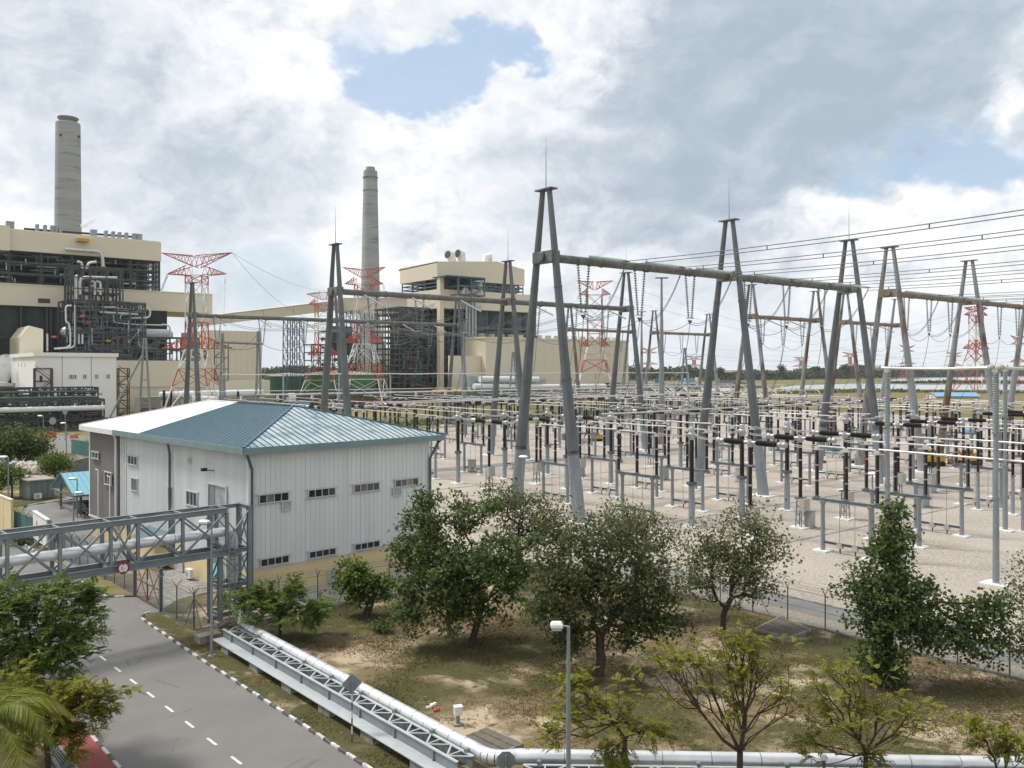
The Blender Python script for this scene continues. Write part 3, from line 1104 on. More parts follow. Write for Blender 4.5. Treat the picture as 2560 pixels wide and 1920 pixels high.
canopy(400, 1330, 4.6, 'dark blue lean-to canopy on the ribbed wall seen through the bridge')
canopy(552, 1418, 1.3, 'small pale blue canopy over the door beside the bridge tower')
a_, z_ = left_hit(548, 1430)
mb = HB()
mb.box(P(a_, 1.2, .13), .08, 1.1, 2.4, BU)
mb.build('side_door', 'signback', hall)
# ================================================================ pipe bridge over the road
N0 = G(550, 1565)
ZBT, ZTP, BWD = 5.0, 8.05, 1.6
ucs = []
nplane = BN
def chord_u(px, py):
    p = on_plane(px, py, N0, BN)
    return (p - N0).dot(BU)
br = thing('pipe_bridge', 'grey steel truss bridge carrying a silver pipe over the road', 'bridge', N0)
def Bp(u, n, z):
    return N0 + BU * u + BN * n + Vector((0, 0, z))
Bm = lambda: MB(N0)
pts_px = [18, 150, 277, 345, 457, 567]
us = sorted(chord_u(x, 1390) for x in pts_px)
us = [us[0] - 15, us[0] - 10.5, us[0] - 6, us[0] - 3] + us
uL, uRr = us[0], us[-1]
for n_ in (0, BWD):
    Bm().ibeam(Bp(uL, n_, ZTP), Bp(uRr, n_, ZTP), .22, .36, .035).build('top_chord', 'truss', br)
    Bm().ibeam(Bp(uL, n_, ZBT + .14), Bp(uRr + .6, n_, ZBT + .14), .26, .36, .035).build('bottom_chord', 'truss', br)
    for i, u in enumerate(us):
        Bm().ibeam(Bp(u, n_, ZBT + .3), Bp(u, n_, ZTP - .2), .2, .2, .03, BN).build('post', 'truss', br)
    for a, b in zip(us, us[1:]):
        Bm().bar(Bp(a + .1, n_ - .03, ZTP - .2), Bp(b - .1, n_ - .03, ZBT + .34), .12, .16, BN).build('diagonal', 'truss', br)
        Bm().bar(Bp(a + .1, n_ + .08, ZBT + .34), Bp(b - .1, n_ + .08, ZTP - .2), .12, .10, BN).build('diagonal', 'truss', br)
for i, u in enumerate(us):
    Bm().bar(Bp(u, .1, ZTP + .1), Bp(u, BWD - .1, ZTP + .1), .14, .12).build('cross_beam', 'truss', br)
    Bm().bar(Bp(u, .1, ZBT + .12), Bp(u, BWD - .1, ZBT + .12), .14, .14).build('cross_beam', 'truss', br)
for a, b in zip(us, us[1:]):
    Bm().bar(Bp(a, .1, ZTP + .04), Bp(b, BWD - .1, ZTP + .04), .08, .06).build('wind_brace', 'truss', br)
    Bm().bar(Bp(a, BWD - .1, ZBT + .02), Bp(b, .1, ZBT + .02), .10, .08).build('wind_brace', 'truss', br)
# walkway flange with the rounded end plate
mb = Bm()
mb.bar(Bp(uL, -.22, ZBT - .06), Bp(uRr + .5, -.22, ZBT - .06), .30, .05)
mb.lathe(Bp(uRr + .5, -.12, ZBT - .085), [(.42, 0), (.42, .05)], 18)
mb.build('walkway_plate', 'galv', br)
# tower
tw = thing('bridge_tower', 'four-legged grey steel tower carrying the end of the pipe bridge', 'tower', N0 + BU * 1.1)
TB = lambda: MB(tw.location)
tu, tn = 2.2, BWD
legs = [(0, 0), (tu, 0), (tu, tn), (0, tn)]
for i, (a, b) in enumerate(legs):
    TB().ibeam(Bp(a, b, .3), Bp(a, b, ZTP + .15 if i else ZBT - .1), .30, .30, .035, BN).build('column', 'truss', tw)
    TB().box(Bp(a, b, .17), .75, .75, .34, BU).build('plinth', 'concrete', tw)
for z in (.75, 2.7, 5.1, ZTP):
    for (p, q) in ((0, 1), (1, 2), (2, 3), (3, 0)):
        if z > 5.5 and 0 in (p, q):
            continue
        TB().ibeam(Bp(*legs[p], z), Bp(*legs[q], z), .18, .28, .03).build('cross_beam', 'truss', tw)
zs = (.75, 2.7, 5.1, ZTP)
for z0, z1 in zip(zs, zs[1:]):
    for (p, q) in ((1, 2), (2, 3), (0, 1), (3, 0)):
        if z1 > 6 and 0 in (p, q) and (p, q) != (0, 1):
            continue
        TB().bar(Bp(*legs[p], z0 + .1), Bp(*legs[q], z1 - .1), .12, .06).build('brace', 'truss', tw)
        if (p, q) in ((1, 2), (0, 1)):
            TB().bar(Bp(*legs[q], z0 + .1), Bp(*legs[p], z1 - .1), .12, .06).build('brace', 'truss', tw)
lad = TB()
for d in (.55, .95):
    lad.bar(Bp(d, -.28, .2), Bp(d, -.28, 6.0), .05, .07)
for k in range(19):
    lad.bar(Bp(.55, -.28, .5 + k * .29), Bp(.95, -.28, .5 + k * .29), .03)
lad.build('ladder', 'truss', tw)
TB().bar(Bp(-.3, -.5, .1), Bp(1.9, -1.6, 1.5), .10, .14).build('raking_strut', 'truss', tw)
TB().bar(Bp(.9, -1.9, .2), Bp(2.1, -.1, 1.6), .10, .12).build('raking_strut', 'truss', tw)
# second tower at the far end of the bridge, outside the picture
tw2 = thing('bridge_tower', 'grey steel tower under the other end of the bridge, past the road', 'tower', Bp(uL, 0, 0))
for (a, b) in ((0, 0), (1.8, 0), (1.8, BWD), (0, BWD)):
    MB(tw2.location).ibeam(Bp(uL + a, b, 0), Bp(uL + a, b, ZBT), .3, .3, .035, BN).build('column', 'truss', tw2)

# ================================================================ the insulated pipe: over the bridge, down the tower, along the lawn
PR = .33
pz = .95
g0 = G(600, 1559, pz)
g1 = G(1200, 1881, pz)
pipe = thing('insulated_pipe', 'silver clad pipeline crossing the bridge then lying along the lawn edge', 'pipe', G(900, 1740))
PB = lambda: MB(pipe.location)
def seg_pipe(a, b, ln, r=PR, m='cladpipe'):
    d = b - a
    k = max(1, int(round(d.length / ln)))
    for i in range(k):
        p, q = a.lerp(b, i / k), a.lerp(b, (i + 1) / k)
        e = (q - p).normalized()
        mb = PB()
        mb.tube([p, p + e * .05, q - e * .02, q], [r + .006, r + .006, r, r], 20, caps=False)
        mb.build('pipe_section', m, pipe, smooth=True)
        if i:
            mb = PB()
            mb.tube([p - e * .018, p + e * .018], r + .012, 20)
            mb.build('joint_band', 'galv', pipe)
def arc_pipe(a, c, b, r=PR, n=5):
    """elbow from a to b with corner c"""
    pts = []
    for i in range(n + 1):
        t = i / n
        pts.append(a * (1 - t) ** 2 + c * 2 * t * (1 - t) + b * t ** 2)
    for i in range(n):
        mb = PB()
        d = (pts[i + 1] - pts[i])
        mb.tube([pts[i] - d * .04, pts[i + 1] + d * .04], r, 20, caps=False)
        mb.build('elbow_section', 'cladpipe', pipe, smooth=True)
pc = BWD * .34
zpb = 6.45
top_end = Bp(.55, pc, zpb)
seg_pipe(Bp(uL, pc, zpb), top_end, 3.6)
cor = Bp(1.25, pc, zpb)
arc_pipe(top_end, cor, Bp(1.25, pc, zpb - .75))
seg_pipe(Bp(1.25, pc, zpb - .75), Bp(1.25, pc, pz + .75), 1.0)
g0 = G(600, 1559, pz)
pd = (g1 - g0).normalized()
pstart = G(614, 1567, pz)
arc_pipe(Bp(1.25, pc, pz + .75), Bp(1.25, pc, pz), pstart)
seg_pipe(pstart, g1, 1.0)
h1 = G(1290, 1891, pz)
h2 = G(2560, 1912, pz)
hd = (h2 - h1).normalized()
arc_pipe(g1, g1 + pd * 1.0, h1, n=6)
h3 = h1 + hd * 34
seg_pipe(h1, h3, 2.1)
# the lattice beam alongside
beam = thing('lattice_beam', 'pale grey lattice beam lying along the pipe beside the kerb', 'beam', G(800, 1720))
LB = lambda: MB(beam.location)
pn = Vector((-pd.y, pd.x, 0))
if pn.x > 0:
    pn = -pn
def lattice(a, b, nv, root, bays):
    """two flanges with zigzag lacing, a web and a wide bottom plate"""
    B = lambda: MB(root.location)
    zt, zb = 1.0, .50
    n0, n1 = nv * .55, nv * 1.40
    V = lambda z: Vector((0, 0, z))
    for o_ in (n0, n1):
        B().bar(a + o_ + V(zt), b + o_ + V(zt), .15, .05).build('flange', 'galvlight', root)
        B().bar(a + o_ + V((zt + zb) / 2), b + o_ + V((zt + zb) / 2), .03, zt - zb).build('web', 'truss', root)
    B().bar(a + nv * 1.78 + V(zb - .03), b + nv * 1.78 + V(zb - .03), .72, .045).build('bottom_plate', 'galvlight', root)
    for k in range(bays):
        p, q, m = a.lerp(b, k / bays), a.lerp(b, (k + 1) / bays), a.lerp(b, (k + .5) / bays)
        B().bar(p + n0 + V(zt), m + n1 + V(zt), .085, .04).build('lacing', 'galvlight', root)
        B().bar(m + n1 + V(zt), q + n0 + V(zt), .085, .04).build('lacing', 'galvlight', root)
        B().bar(m + n1 + V(zt), m + n0 + V(zt), .07, .04).build('lacing', 'galvlight', root)
    for k in range(0, bays + 1, 2):
        p = a.lerp(b, min(max(k / bays, .02), .98))
        B().box(p + nv * .50 + V(1.02), .16, .22, .32, (b - a)).build('pipe_clamp', 'signback', root)
        if k < bays:
            p2 = a.lerp(b, (k + .9) / bays)
            B().box(p2 + nv * 1.46 + V(.70), .08, .08, .4, (b - a)).build('bracket', 'signback', root)
base0, base1 = Vector((g0.x, g0.y, 0)), Vector((g1.x, g1.y, 0))
lattice(base0 + pd * .6, base1 + pd * .2, pn, beam, 16)
for k in range(6):
    p = base0.lerp(base1, (k + .55) / 6)
    t = tag(MB(p).box(p + pn * .9 + Vector((0, 0, .16)), 1.15, 2.3, .42, pd).build('concrete_sleeper', 'concrete'), 'weathered concrete sleeper under the lattice beam, %s from the bridge tower' % ORD[k], 'sleeper', 'sleepers under the beam')
beam2 = thing('lattice_beam', 'pale grey lattice beam in front of the pipe along the bottom of the lawn', 'beam', G(1800, 1910))
hn = Vector((hd.y, -hd.x, 0))
lattice(Vector((h1.x, h1.y, 0)) + pd * .5, Vector((h3.x, h3.y, 0)), hn, beam2, 18)
for k in range(5):
    p = Vector((h1.x, h1.y, 0)) + hd * (3 + 6.5 * k)
    tag(MB(p).box(p + hn * .9 + Vector((0, 0, .16)), 1.15, 2.3, .42, hd).build('concrete_sleeper', 'concrete'), 'concrete sleeper under the pipe at the lawn bottom, %s from the bend' % ORD[k], 'sleeper', 'sleepers along the lawn bottom')
# concrete anchor blocks near the tower
for k, (p, s) in enumerate(((G(520, 1602), (1.5, .9, .5)), (G(645, 1565), (1.2, .5, .45)), (G(668, 1592), (1.0, .4, .4)))):
    tag(MB(p).box(p + Vector((0, 0, s[2] / 2 - .02)), *s, BU).build('anchor_block', 'concrete'), ('big pale concrete anchor block beside the lamp post and tower', 'low concrete anchor block behind the pipe just past the tower', 'small concrete anchor block behind the pipe under the first tree')[k], 'concrete block')

# height-limit sign on the bridge
sp = on_plane(308, 1420, N0 - BN * .32, BN)
sg = thing('height_sign', 'round red and white height limit sign on the bridge', 'sign', sp)
SN = -BN
def disc(r, off, m, nm, n_=28, r0=0.0):
    mb = MB(sp)
    mb.lathe(sp + SN * off, [(r, 0), (r, .012)], n_, SN)
    return mb.build(nm, m, sg)
disc(.40, 0, 'signred', 'rim')
disc(.275, .016, 'white', 'face')
for s_ in (1, -1):
    mb = MB(sp)
    q = lambda x, z: sp + SN * .034 + BU * x + Vector((0, 0, z))
    tri = [q(-.075, s_ * .275), q(.075, s_ * .275), q(0, s_ * .17)]
    mb.slab(tri if s_ < 0 else tri[::-1], SN, .004)
    mb.build('arrow', 'black', sg)
def text_obj(txt, loc, xdir, size, m, parent, name='lettering'):
    c = bpy.data.curves.new(name, 'FONT')
    c.body = txt
    c.size = size
    c.extrude = .004
    c.align_x = 'CENTER'
    c.align_y = 'CENTER'
    c.materials.append(M[m])
    o = bpy.data.objects.new(name, c)
    col.objects.link(o)
    z = Vector((0, 0, 1))
    x = Vector(xdir).normalized()
    yv = z
    nrm = x.cross(yv)
    o.rotation_euler = Matrix((x, yv, nrm)).transposed().to_euler()
    bpy.context.view_layer.update()
    me = bpy.data.meshes.new_from_object(o.evaluated_get(bpy.context.evaluated_depsgraph_get()))
    q = bpy.data.objects.new(name, me)
    q.rotation_euler = o.rotation_euler
    bpy.data.objects.remove(o)
    col.objects.link(q)
    q.parent = parent
    q.location = Vector(loc) - parent.location
    return q
text_obj('5 .', sp + SN * .036 + BU * -.01, BU, .27, 'black', sg)
# ================================================================ fences
def chain_mesh(mb, a, b, h, pitch=.16, w=.006):
    L_ = (b - a).length
    d = (b - a).normalized()
    k = -h
    while k < L_:
        for sgn in (1, -1):
            t0, t1 = k, k + h
            z0, z1 = (0, h) if sgn > 0 else (h, 0)
            if t0 < 0:
                z0 += (z1 - z0) * (-t0 / h)
                t0 = 0
            if t1 > L_:
                z1 -= (z1 - z0) * ((t1 - L_) / (t1 - t0))
                t1 = L_
            if t1 - t0 > .02:
                mb.bar(a + d * t0 + Vector((0, 0, z0 + .05)), a + d * t1 + Vector((0, 0, z1 + .05)), w, w)
        k += pitch
def fence(label, pts, h=2.4, step=3.0, mesh_m='galv', post_m='galvd', arms='Y', braces=(), pitch=.16, name='chain_link_fence', thick=.006):
    root = thing(name, label, 'fence', pts[0])
    B = lambda: MB(root.location)
    for si, (a, b) in enumerate(zip(pts, pts[1:])):
        L_ = (b - a).length
        n = max(1, int(round(L_ / step)))
        d = (b - a).normalized()
        nn = Vector((-d.y, d.x, 0))
        for i in range(n + (1 if si == len(pts) - 2 else 0)):
            p = a.lerp(b, i / n)
            mb = B()
            mb.tube([p, p + Vector((0, 0, h + .05))], .045, 6)
            po = mb.build('post', post_m, root)
            tp = p + Vector((0, 0, h + .03))
            if arms in ('Y', '/'):
                mb = B()
                mb.bar(tp, tp + nn * .35 + Vector((0, 0, .45)), .045)
                if arms == 'Y':
                    mb.bar(tp, tp - nn * .35 + Vector((0, 0, .45)), .045)
                mb.build('arm', post_m, po)
            if i in braces:
                for s_ in (-1, 1):
                    mb = B()
                    mb.tube([p + Vector((0, 0, h * .92)), p + d * 1.5 * s_], .035, 5)
                    mb.build('brace', post_m, po)
        mb = B()
        chain_mesh(mb, a, b, h, pitch, thick)
        mb.build('wire_mesh', mesh_m, root, kind='stuff')
        mb = B()
        for z in (.06, h * .52, h):
            mb.tube([a + Vector((0, 0, z)), b + Vector((0, 0, z))], .018 if z > .1 else .03, 5)
        mb.build('rail', post_m, root)
        if arms:
            mb = B()
            for s_ in ((-1, 1) if arms == 'Y' else (1,)):
                for t in (.35, .7, 1.0):
                    o = nn * s_ * .35 * t + Vector((0, 0, h + .03 + .45 * t))
                    mb.tube([a + o, b + o], .008, 4)
            mb.build('barbed_wire', post_m, root)
    return root
gR, gL = G(402, 1528), G(337, 1491)
fence('chain-link fence between the hall and the lawn, running behind the bridge tower', [FC[0], FC[1]], braces=(0, 4, 8))
fence('chain-link fence with braced posts between the lawn trees and the gravel yard', [FC[1], FC[2], FC[3]], braces=(0, 7, 11), step=3.0)
fence('short chain-link fence from the rusty gate to the bridge tower', [gR, FC[0]], braces=(2,), step=2.6)
fence('chain-link fence running back from the gate beside the grass island', [gL, gL + (gL - gR).normalized() * 22], step=2.4, arms='/')
# low concrete edge under the yard fence
mb = MB(FC[1])
mb.bar(FC[1] + Vector((0, 0, .05)), FC[3] + Vector((0, 0, .05)), .22, .16)
structure('fence_kerb', mb, 'concrete')
mb = MB(FC[0])
mb.bar(FC[0] + Vector((0, 0, .05)), FC[1] + Vector((0, 0, .05)), .2, .12)
structure('fence_kerb', mb, 'concrete')
mb = MB(FC[1])
mb.bar(FC[1] + n2v * 5.75 + d2 * 3 + Vector((0, 0, .06)), FC[1] + n2v * 5.75 + d2 * 70 + Vector((0, 0, .06)), .2, .16)
structure('fence_kerb', mb, 'concrete')
# rusty gate
gate = thing('gate', 'rusty brown double gate of braced tubes and wire', 'gate', gL)
gd = (gR - gL).normalized()
GB = lambda: MB(gL)
for p in (gL, gR):
    GB().box(p + Vector((0, 0, 1.6)), .24, .24, 3.2, gd).build('gate_post', 'galvd', gate)
Lg = (gR - gL).length
for k in range(2):
    a = gL + gd * (.25 + k * (Lg - .4) / 2)
    b = a + gd * ((Lg - .4) / 2 - .08)
    fr = GB()
    for p in (a, b):
        fr.bar(p + Vector((0, 0, .15)), p + Vector((0, 0, 2.9)), .07)
    for z in (.18, 1.5, 2.85):
        fr.bar(a + Vector((0, 0, z)), b + Vector((0, 0, z)), .07)
    lf = fr.build('gate_leaf', 'rust', gate)
    for (p, q) in ((.18, 2.85), (2.85, .18)):
        GB().bar(a + Vector((0, 0, p)), b + Vector((0, 0, q)), .05).build('brace', 'rust', lf)
    mb = GB()
    chain_mesh(mb, a, b, 2.75, .14, .006)
    mb.build('wire_mesh', 'rust', lf, kind='stuff')
GB().box(gL + gd * Lg * .5 + Vector((0, 0, 1.7)) + BN * -.06, .28, .02, .36, gd).build('notice_plate', 'white', gate)

# ================================================================ street lamps
def lamp(label, foot, h, hd, r=.075, head=.55, lean=(0, 0)):
    t = thing('street_lamp', label, 'street lamp', foot)
    B = lambda: MB(foot)
    tp = foot + Vector((lean[0], lean[1], h))
    B().tube([foot, foot.lerp(tp, .5), tp], [r, r * .85, r * .62], 10).build('pole', 'galv', t, smooth=True)
    B().box(foot + Vector((0, 0, .02)), .4, .4, .05).build('base_plate', 'galv', t)
    hdv = Vector(hd).normalized()
    B().tube([tp, tp + hdv * .35 + Vector((0, 0, .02))], .035, 8).build('arm', 'galv', t)
    c = tp + hdv * (.2 + head / 2)
    X = hdv * head / 2
    Yv = Vector((-hdv.y, hdv.x, 0)) * head * .36
    hb = B()
    lo = [c - X * .8 - Yv * .8, c + X * .8 - Yv * .8, c + X * .8 + Yv * .8, c - X * .8 + Yv * .8]
    mid = [c - X - Yv, c + X - Yv, c + X + Yv, c - X + Yv]
    top_ = [c - X * .75 - Yv * .7, c + X * .75 - Yv * .7, c + X * .75 + Yv * .7, c - X * .75 + Yv * .7]
    hb.hexa([p + Vector((0, 0, -.02)) for p in mid], [p + Vector((0, 0, .08)) for p in mid])
    hb.hexa([p + Vector((0, 0, .08)) for p in mid], [p + Vector((0, 0, .16)) for p in top_])
    hd_ = hb.build('lamp_head', 'lampwhite', t)
    B().hexa([p + Vector((0, 0, -.13)) for p in lo], [p + Vector((0, 0, -.022)) for p in lo]).build('lens', 'boxgrey', hd_)
p = at(1421, 1566, 30.0)
lamp('tall grey street lamp with a white head standing before the lawn trees', Vector((p.x, 30, 0)), p.z, (-1, 0, 0), r=.10, head=.42)
lamp('grey street lamp at the road kerb in front of the bridge tower', G(529, 1640), 8.35, (-1, .1, 0), r=.085, head=.62)
p = G(202, 1300)
lamp('street lamp with a flat white head beside the blue carport roof', Vector((at(193, 1197, 104).x, 104, 0)), at(193, 1197, 104).z, (-1, 0, 0), r=.1, head=.8)
lamp('shorter street lamp in front of the carport, white head facing right', Vector((at(184, 1232, 98).x, 98, 0)), at(184, 1232, 98).z, (1, 0, 0), r=.09, head=.8)
lamp('street lamp by the cream boundary wall at the far left', Vector((at(21, 1143, 95).x, 95, 0)), at(21, 1143, 95).z, (-1, 0, 0), r=.1, head=.75)
lamp('thin street lamp standing at the back road bend', Vector((at(166, 1062, 170).x, 170, 0)), at(166, 1058, 170).z, (-1, 0, 0), r=.11, head=.9)
lamp('thin lamp pole beside the round-crowned tree at the back road', Vector((at(108, 1045, 172).x, 172, 0)), at(108, 1040, 172).z, (-1, 0, 0), r=.11, head=.8)

# ================================================================ signs seen from behind
def back_sign(label, foot, h, shape, r, ang):
    t = thing('road_sign', label, 'sign', foot)
    B = lambda: MB(foot)
    fx = Vector((math.cos(ang), math.sin(ang), 0))
    fy = Vector((-fx.y, fx.x, 0))
    n = 6
    lo_z = h - 2 * r if shape == 'diamond' else h - 1.6 * r
    for k in range(n):
        z0, z1 = lo_z * k / n, lo_z * (k + 1) / n
        B().tube([foot + Vector((0, 0, z0)), foot + Vector((0, 0, z1))], .04, 8).build('post_band', 'kerbblack' if k % 2 == 0 else 'paintwhite', t)
    B().tube([foot + Vector((0, 0, lo_z)), foot + Vector((0, 0, h - r * .4))], .04, 8).build('post', 'galv', t)
    c = foot + Vector((0, 0, h - r)) + fy * .06
    m = 4 if shape == 'diamond' else 8
    a0 = 0 if m == 4 else math.pi / 8
    mb = B()
    pts = [c + fx * r * math.cos(a0 + 2 * math.pi * k / m) + Vector((0, 0, r * math.sin(a0 + 2 * math.pi * k / m))) for k in range(m)]
    mb.slab(pts, fy * -1, -.012)
    mb.build('plate', 'signback', t)
    for dz in (-.25, .25):
        B().bar(c - fx * r * .5 + Vector((0, 0, dz * r)) - fy * .02, c + fx * r * .5 + Vector((0, 0, dz * r)) - fy * .02, .03, .04).build('bracket', 'signback', t)
back_sign('back of a diamond road sign on a black and white striped post', G(880, 1855), 3.3, 'diamond', .50, R(20))
p = at(1265, 1903, 37.0)
back_sign('back of an octagonal road sign in front of the pipe bend', Vector((p.x, 37.0, 0)), p.z + .42, 'octagon', .42, R(5))

# junction box, cover slabs, litter on the lawn
jb = thing('junction_box', 'small white junction box on a short post beside the pipe', 'junction box', G(1145, 1812))
q = jb.location
MB(q).box(q + Vector((0, 0, .72)), .38, .30, .42, (.9, .3, 0)).build('box', 'white', jb)
MB(q).box(q + Vector((0, 0, .94)), .44, .36, .04, (.9, .3, 0)).build('lid', 'lampwhite', jb)
MB(q).box(q + Vector((0, 0, .28)), .16, .14, .5, (.9, .3, 0)).build('post', 'signback', jb)
MB(q).box(q + Vector((0, 0, .04)), .5, .45, .1, (.9, .3, 0)).build('foot', 'concrete', jb)
def cover(label, quad, n, h):
    a, b, c, d = quad
    t = thing('manhole_cover', label, 'cover', (a + c) / 2)
    B = lambda: MB(t.location)
    for k in range(n):
        p0, p1 = a.lerp(b, k / n), a.lerp(b, (k + 1) / n - .02)
        q0, q1 = d.lerp(c, k / n), d.lerp(c, (k + 1) / n - .02)
        z = h + rng.uniform(-.015, .015)
        B().hexa([v + Vector((0, 0, z - .1)) for v in (p0, p1, q1, q0)], [v + Vector((0, 0, z)) for v in (p0, p1, q1, q0)]).build('plank', 'wood', t)
    for (p, q2) in ((a, b), (b, c), (c, d), (d, a)):
        B().bar(p + Vector((0, 0, h / 2 - .02)), q2 + Vector((0, 0, h / 2 - .02)), .10, h + .06).build('rim', 'concrete', t)
cover('large weathered plank cover on a concrete pit beside the pipe bend', [G(1138, 1868), G(1217, 1838), G(1308, 1878), G(1222, 1915)], 4, .38)
cover('dark plank cover lying by the yard fence under the open tree', [G(1886, 1578), G(1955, 1545), G(2028, 1580), G(1972, 1600)], 12, .18)
for k, (px, py, m, lb) in enumerate(((1090, 1778, 'red', 'crumpled red plastic scrap lying on the grass'), (1072, 1771, 'bag', 'yellowish scrap of paper lying on the grass'), (1082, 1764, 'white', 'pale flattened carton lying on the grass'))):
    c = G(px, py)
    mb = MB(c)
    mb.box(c + Vector((0, 0, .05)), .28, .2, .1, (1, .4, 0))
    mb.box(c + Vector((.1, .05, .09)), .14, .16, .1, (.5, .8, 0))
    tag(mb.build('litter_scrap', m), lb, 'litter')
t = thing('bollard', 'white-topped bollard standing in front of the lower pipe', 'bollard', Vector((at(2060, 1895, 35.6).x, 35.6, 0)))
q = t.location
hz = at(2060, 1888, 35.6).z
MB(q).tube([q, q + Vector((0, 0, hz - .2))], .06, 8).build('post', 'galvd', t)
MB(q).lathe(q + Vector((0, 0, hz - .2)), [(.05, 0), (.15, .03), (.16, .12), (.1, .2), (.02, .23)], 12).build('cap', 'lampwhite', t)
# ================================================================ switchyard
RZ = TH
# ---- A-frames
def ring(mb, p, d, r, t=.10, w=.12, n=12):
    mb.tube([p - d * w / 2, p + d * w / 2], r + t, n)
def a_frame(label, u, s, H_=39.8, spread=12.0, r0=.80, r1=.33, m='galvd', rod=True, rusty=False):
    base = Yd(u, s)
    t = thing('gantry_frame', label, 'gantry frame', base, group='A-frames of the gantry rows')
    B = lambda: MB(base)
    V = Vector((0, 0, 1))
    zb = 31.6
    for sg in (-1, 1):
        f = base + SD * (sg * spread / 2)
        tp = base + SD * (sg * .62) + V * H_
        d = (tp - f).normalized()
        lo, hi = f, tp
        mats = ['rusty'] if rusty else ['galv', m]
        br = [0, .36, .70, 1.0]
        mb = B()
        mb.tube([lo, lo.lerp(hi, .21)], [r0, r0 + (r1 - r0) * .21], 10)
        mb.build('leg_foot', 'rusty' if rusty else 'galv', t)
        mb = B()
        mb.tube([lo.lerp(hi, k) for k in (.2, .42, .7, 1.)], [r0 + (r1 - r0) * k for k in (.2, .42, .7, 1.)], 10)
        lg = mb.build('leg', 'rusty' if rusty else m, t)
        mb = B()
        for k in (.2, .42, .70):
            p = lo.lerp(hi, k)
            ring(mb, p, d, r0 + (r1 - r0) * k, .07)
        mb.build('flange', 'rusty' if rusty else 'beamgrey', lg)
        if sg == -1:
            mb = B()
            for k in range(60):
                p = lo.lerp(hi, .05 + .9 * k / 60)
                mb.bar(p - UD * (r0 + (r1 - r0) * (.05 + .9 * k / 60)), p - UD * (r0 + .22 + (r1 - r0) * (.05 + .9 * k / 60)), .03)
            mb.build('climbing_pegs', 'galv', lg, kind='stuff')
        B().box(f + V * .06, 3.4, 3.4, .22, UD).build('foundation', 'padwhite', t)
    # head plate, cross piece, rod
    B().box(base + V * (H_ + .05), 1.2, 3.0, .16, UD).build('cap_plate', 'beamgrey', t)
    if rod:
        B().tube([base + V * H_, base + V * (H_ + 3), base + V * (H_ + 6.6)], [.07, .045, .015], 5).build('lightning_rod', 'galv', t)
    wz = (spread / 2 - .62) * (1 - zb / H_) + .62
    B().box(base + V * zb, 1.3, wz * 2 + .2, 1.35, UD).build('beam_seat', 'rusty_beam' if rusty else 'beamgrey', t)
    mb = B()
    mb.lathe(base - UD * .7 + V * zb, [(.62, 0), (.62, .25), (.55, .3)], 14, UD * -1)
    mb.build('end_disc', 'rusty_beam' if rusty else 'galvd', t)
    return t
rows = {0: [(0, 0), (35.3, 0), (67.6, 0), (81, 1), (112, 1), (143, 1)],
        1: [(.7, 0), (39, 0), (73, 0), (119, 1), (148.5, 1), (163.8, 1), (193, 1)],
        2: [(2.6, 0), (42, 0), (84, 0), (131, 1), (161.5, 1), (173.6, 1), (205, 1)]}
row_s = {0: 0.0, 1: 58.0, 2: 142.0}
rown = {0: 'nearest the lawn', 1: 'in the middle gantry row', 2: 'in the farthest gantry row'}
for rw, lst in rows.items():
    for k, (u, rs_) in enumerate(lst):
        kind = 'brown rust-streaked' if rs_ else 'dark grey'
        a_frame('%s steel A-frame %s, %s from the left' % (kind, rown[rw] if rw else 'in the gantry row nearest the lawn', ORD[k]), u, row_s[rw], rusty=bool(rs_), rod=not rs_)
def beam_(label, u0, u1, s, rusty=False, r=.53):
    p, q = Yd(u0, s, 31.6), Yd(u1, s, 31.6)
    t = thing('gantry_beam', label, 'gantry beam', p, group='gantry beams')
    B = lambda: MB(p)
    m = 'rusty_beam' if rusty else 'beamgrey'
    n = 4
    for k in range(n):
        B().tube([p.lerp(q, k / n), p.lerp(q, (k + 1) / n)], r, 12).build('tube_section', m, t, smooth=True)
        if k:
            mb = B()
            ring(mb, p.lerp(q, k / n), UD, r, .09, .25)
            mb.build('flange', m, t)
beams = [(0, 0, 35.3), (0, 35.3, 69.5), (0, 81, 112), (0, 112, 143), (0, 143, 175), (1, .7, 39), (1, 39, 73), (1, 119, 148.5), (1, 163.8, 193), (2, 2.6, 42), (2, 42, 84), (2, 131, 161.5), (2, 173.6, 205)]
cnt = {}
for rw, u0, u1 in beams:
    k = cnt.get(rw, 0)
    cnt[rw] = k + 1
    ru = u0 > 75
    beam_('%s tubular beam %s, %s from the left' % ('rusty' if ru else 'dark grey', ('of the gantry row nearest the lawn', 'of the middle gantry row', 'of the farthest gantry row')[rw], ORD[k]), u0 + .7, u1 - .2, row_s[rw], ru)

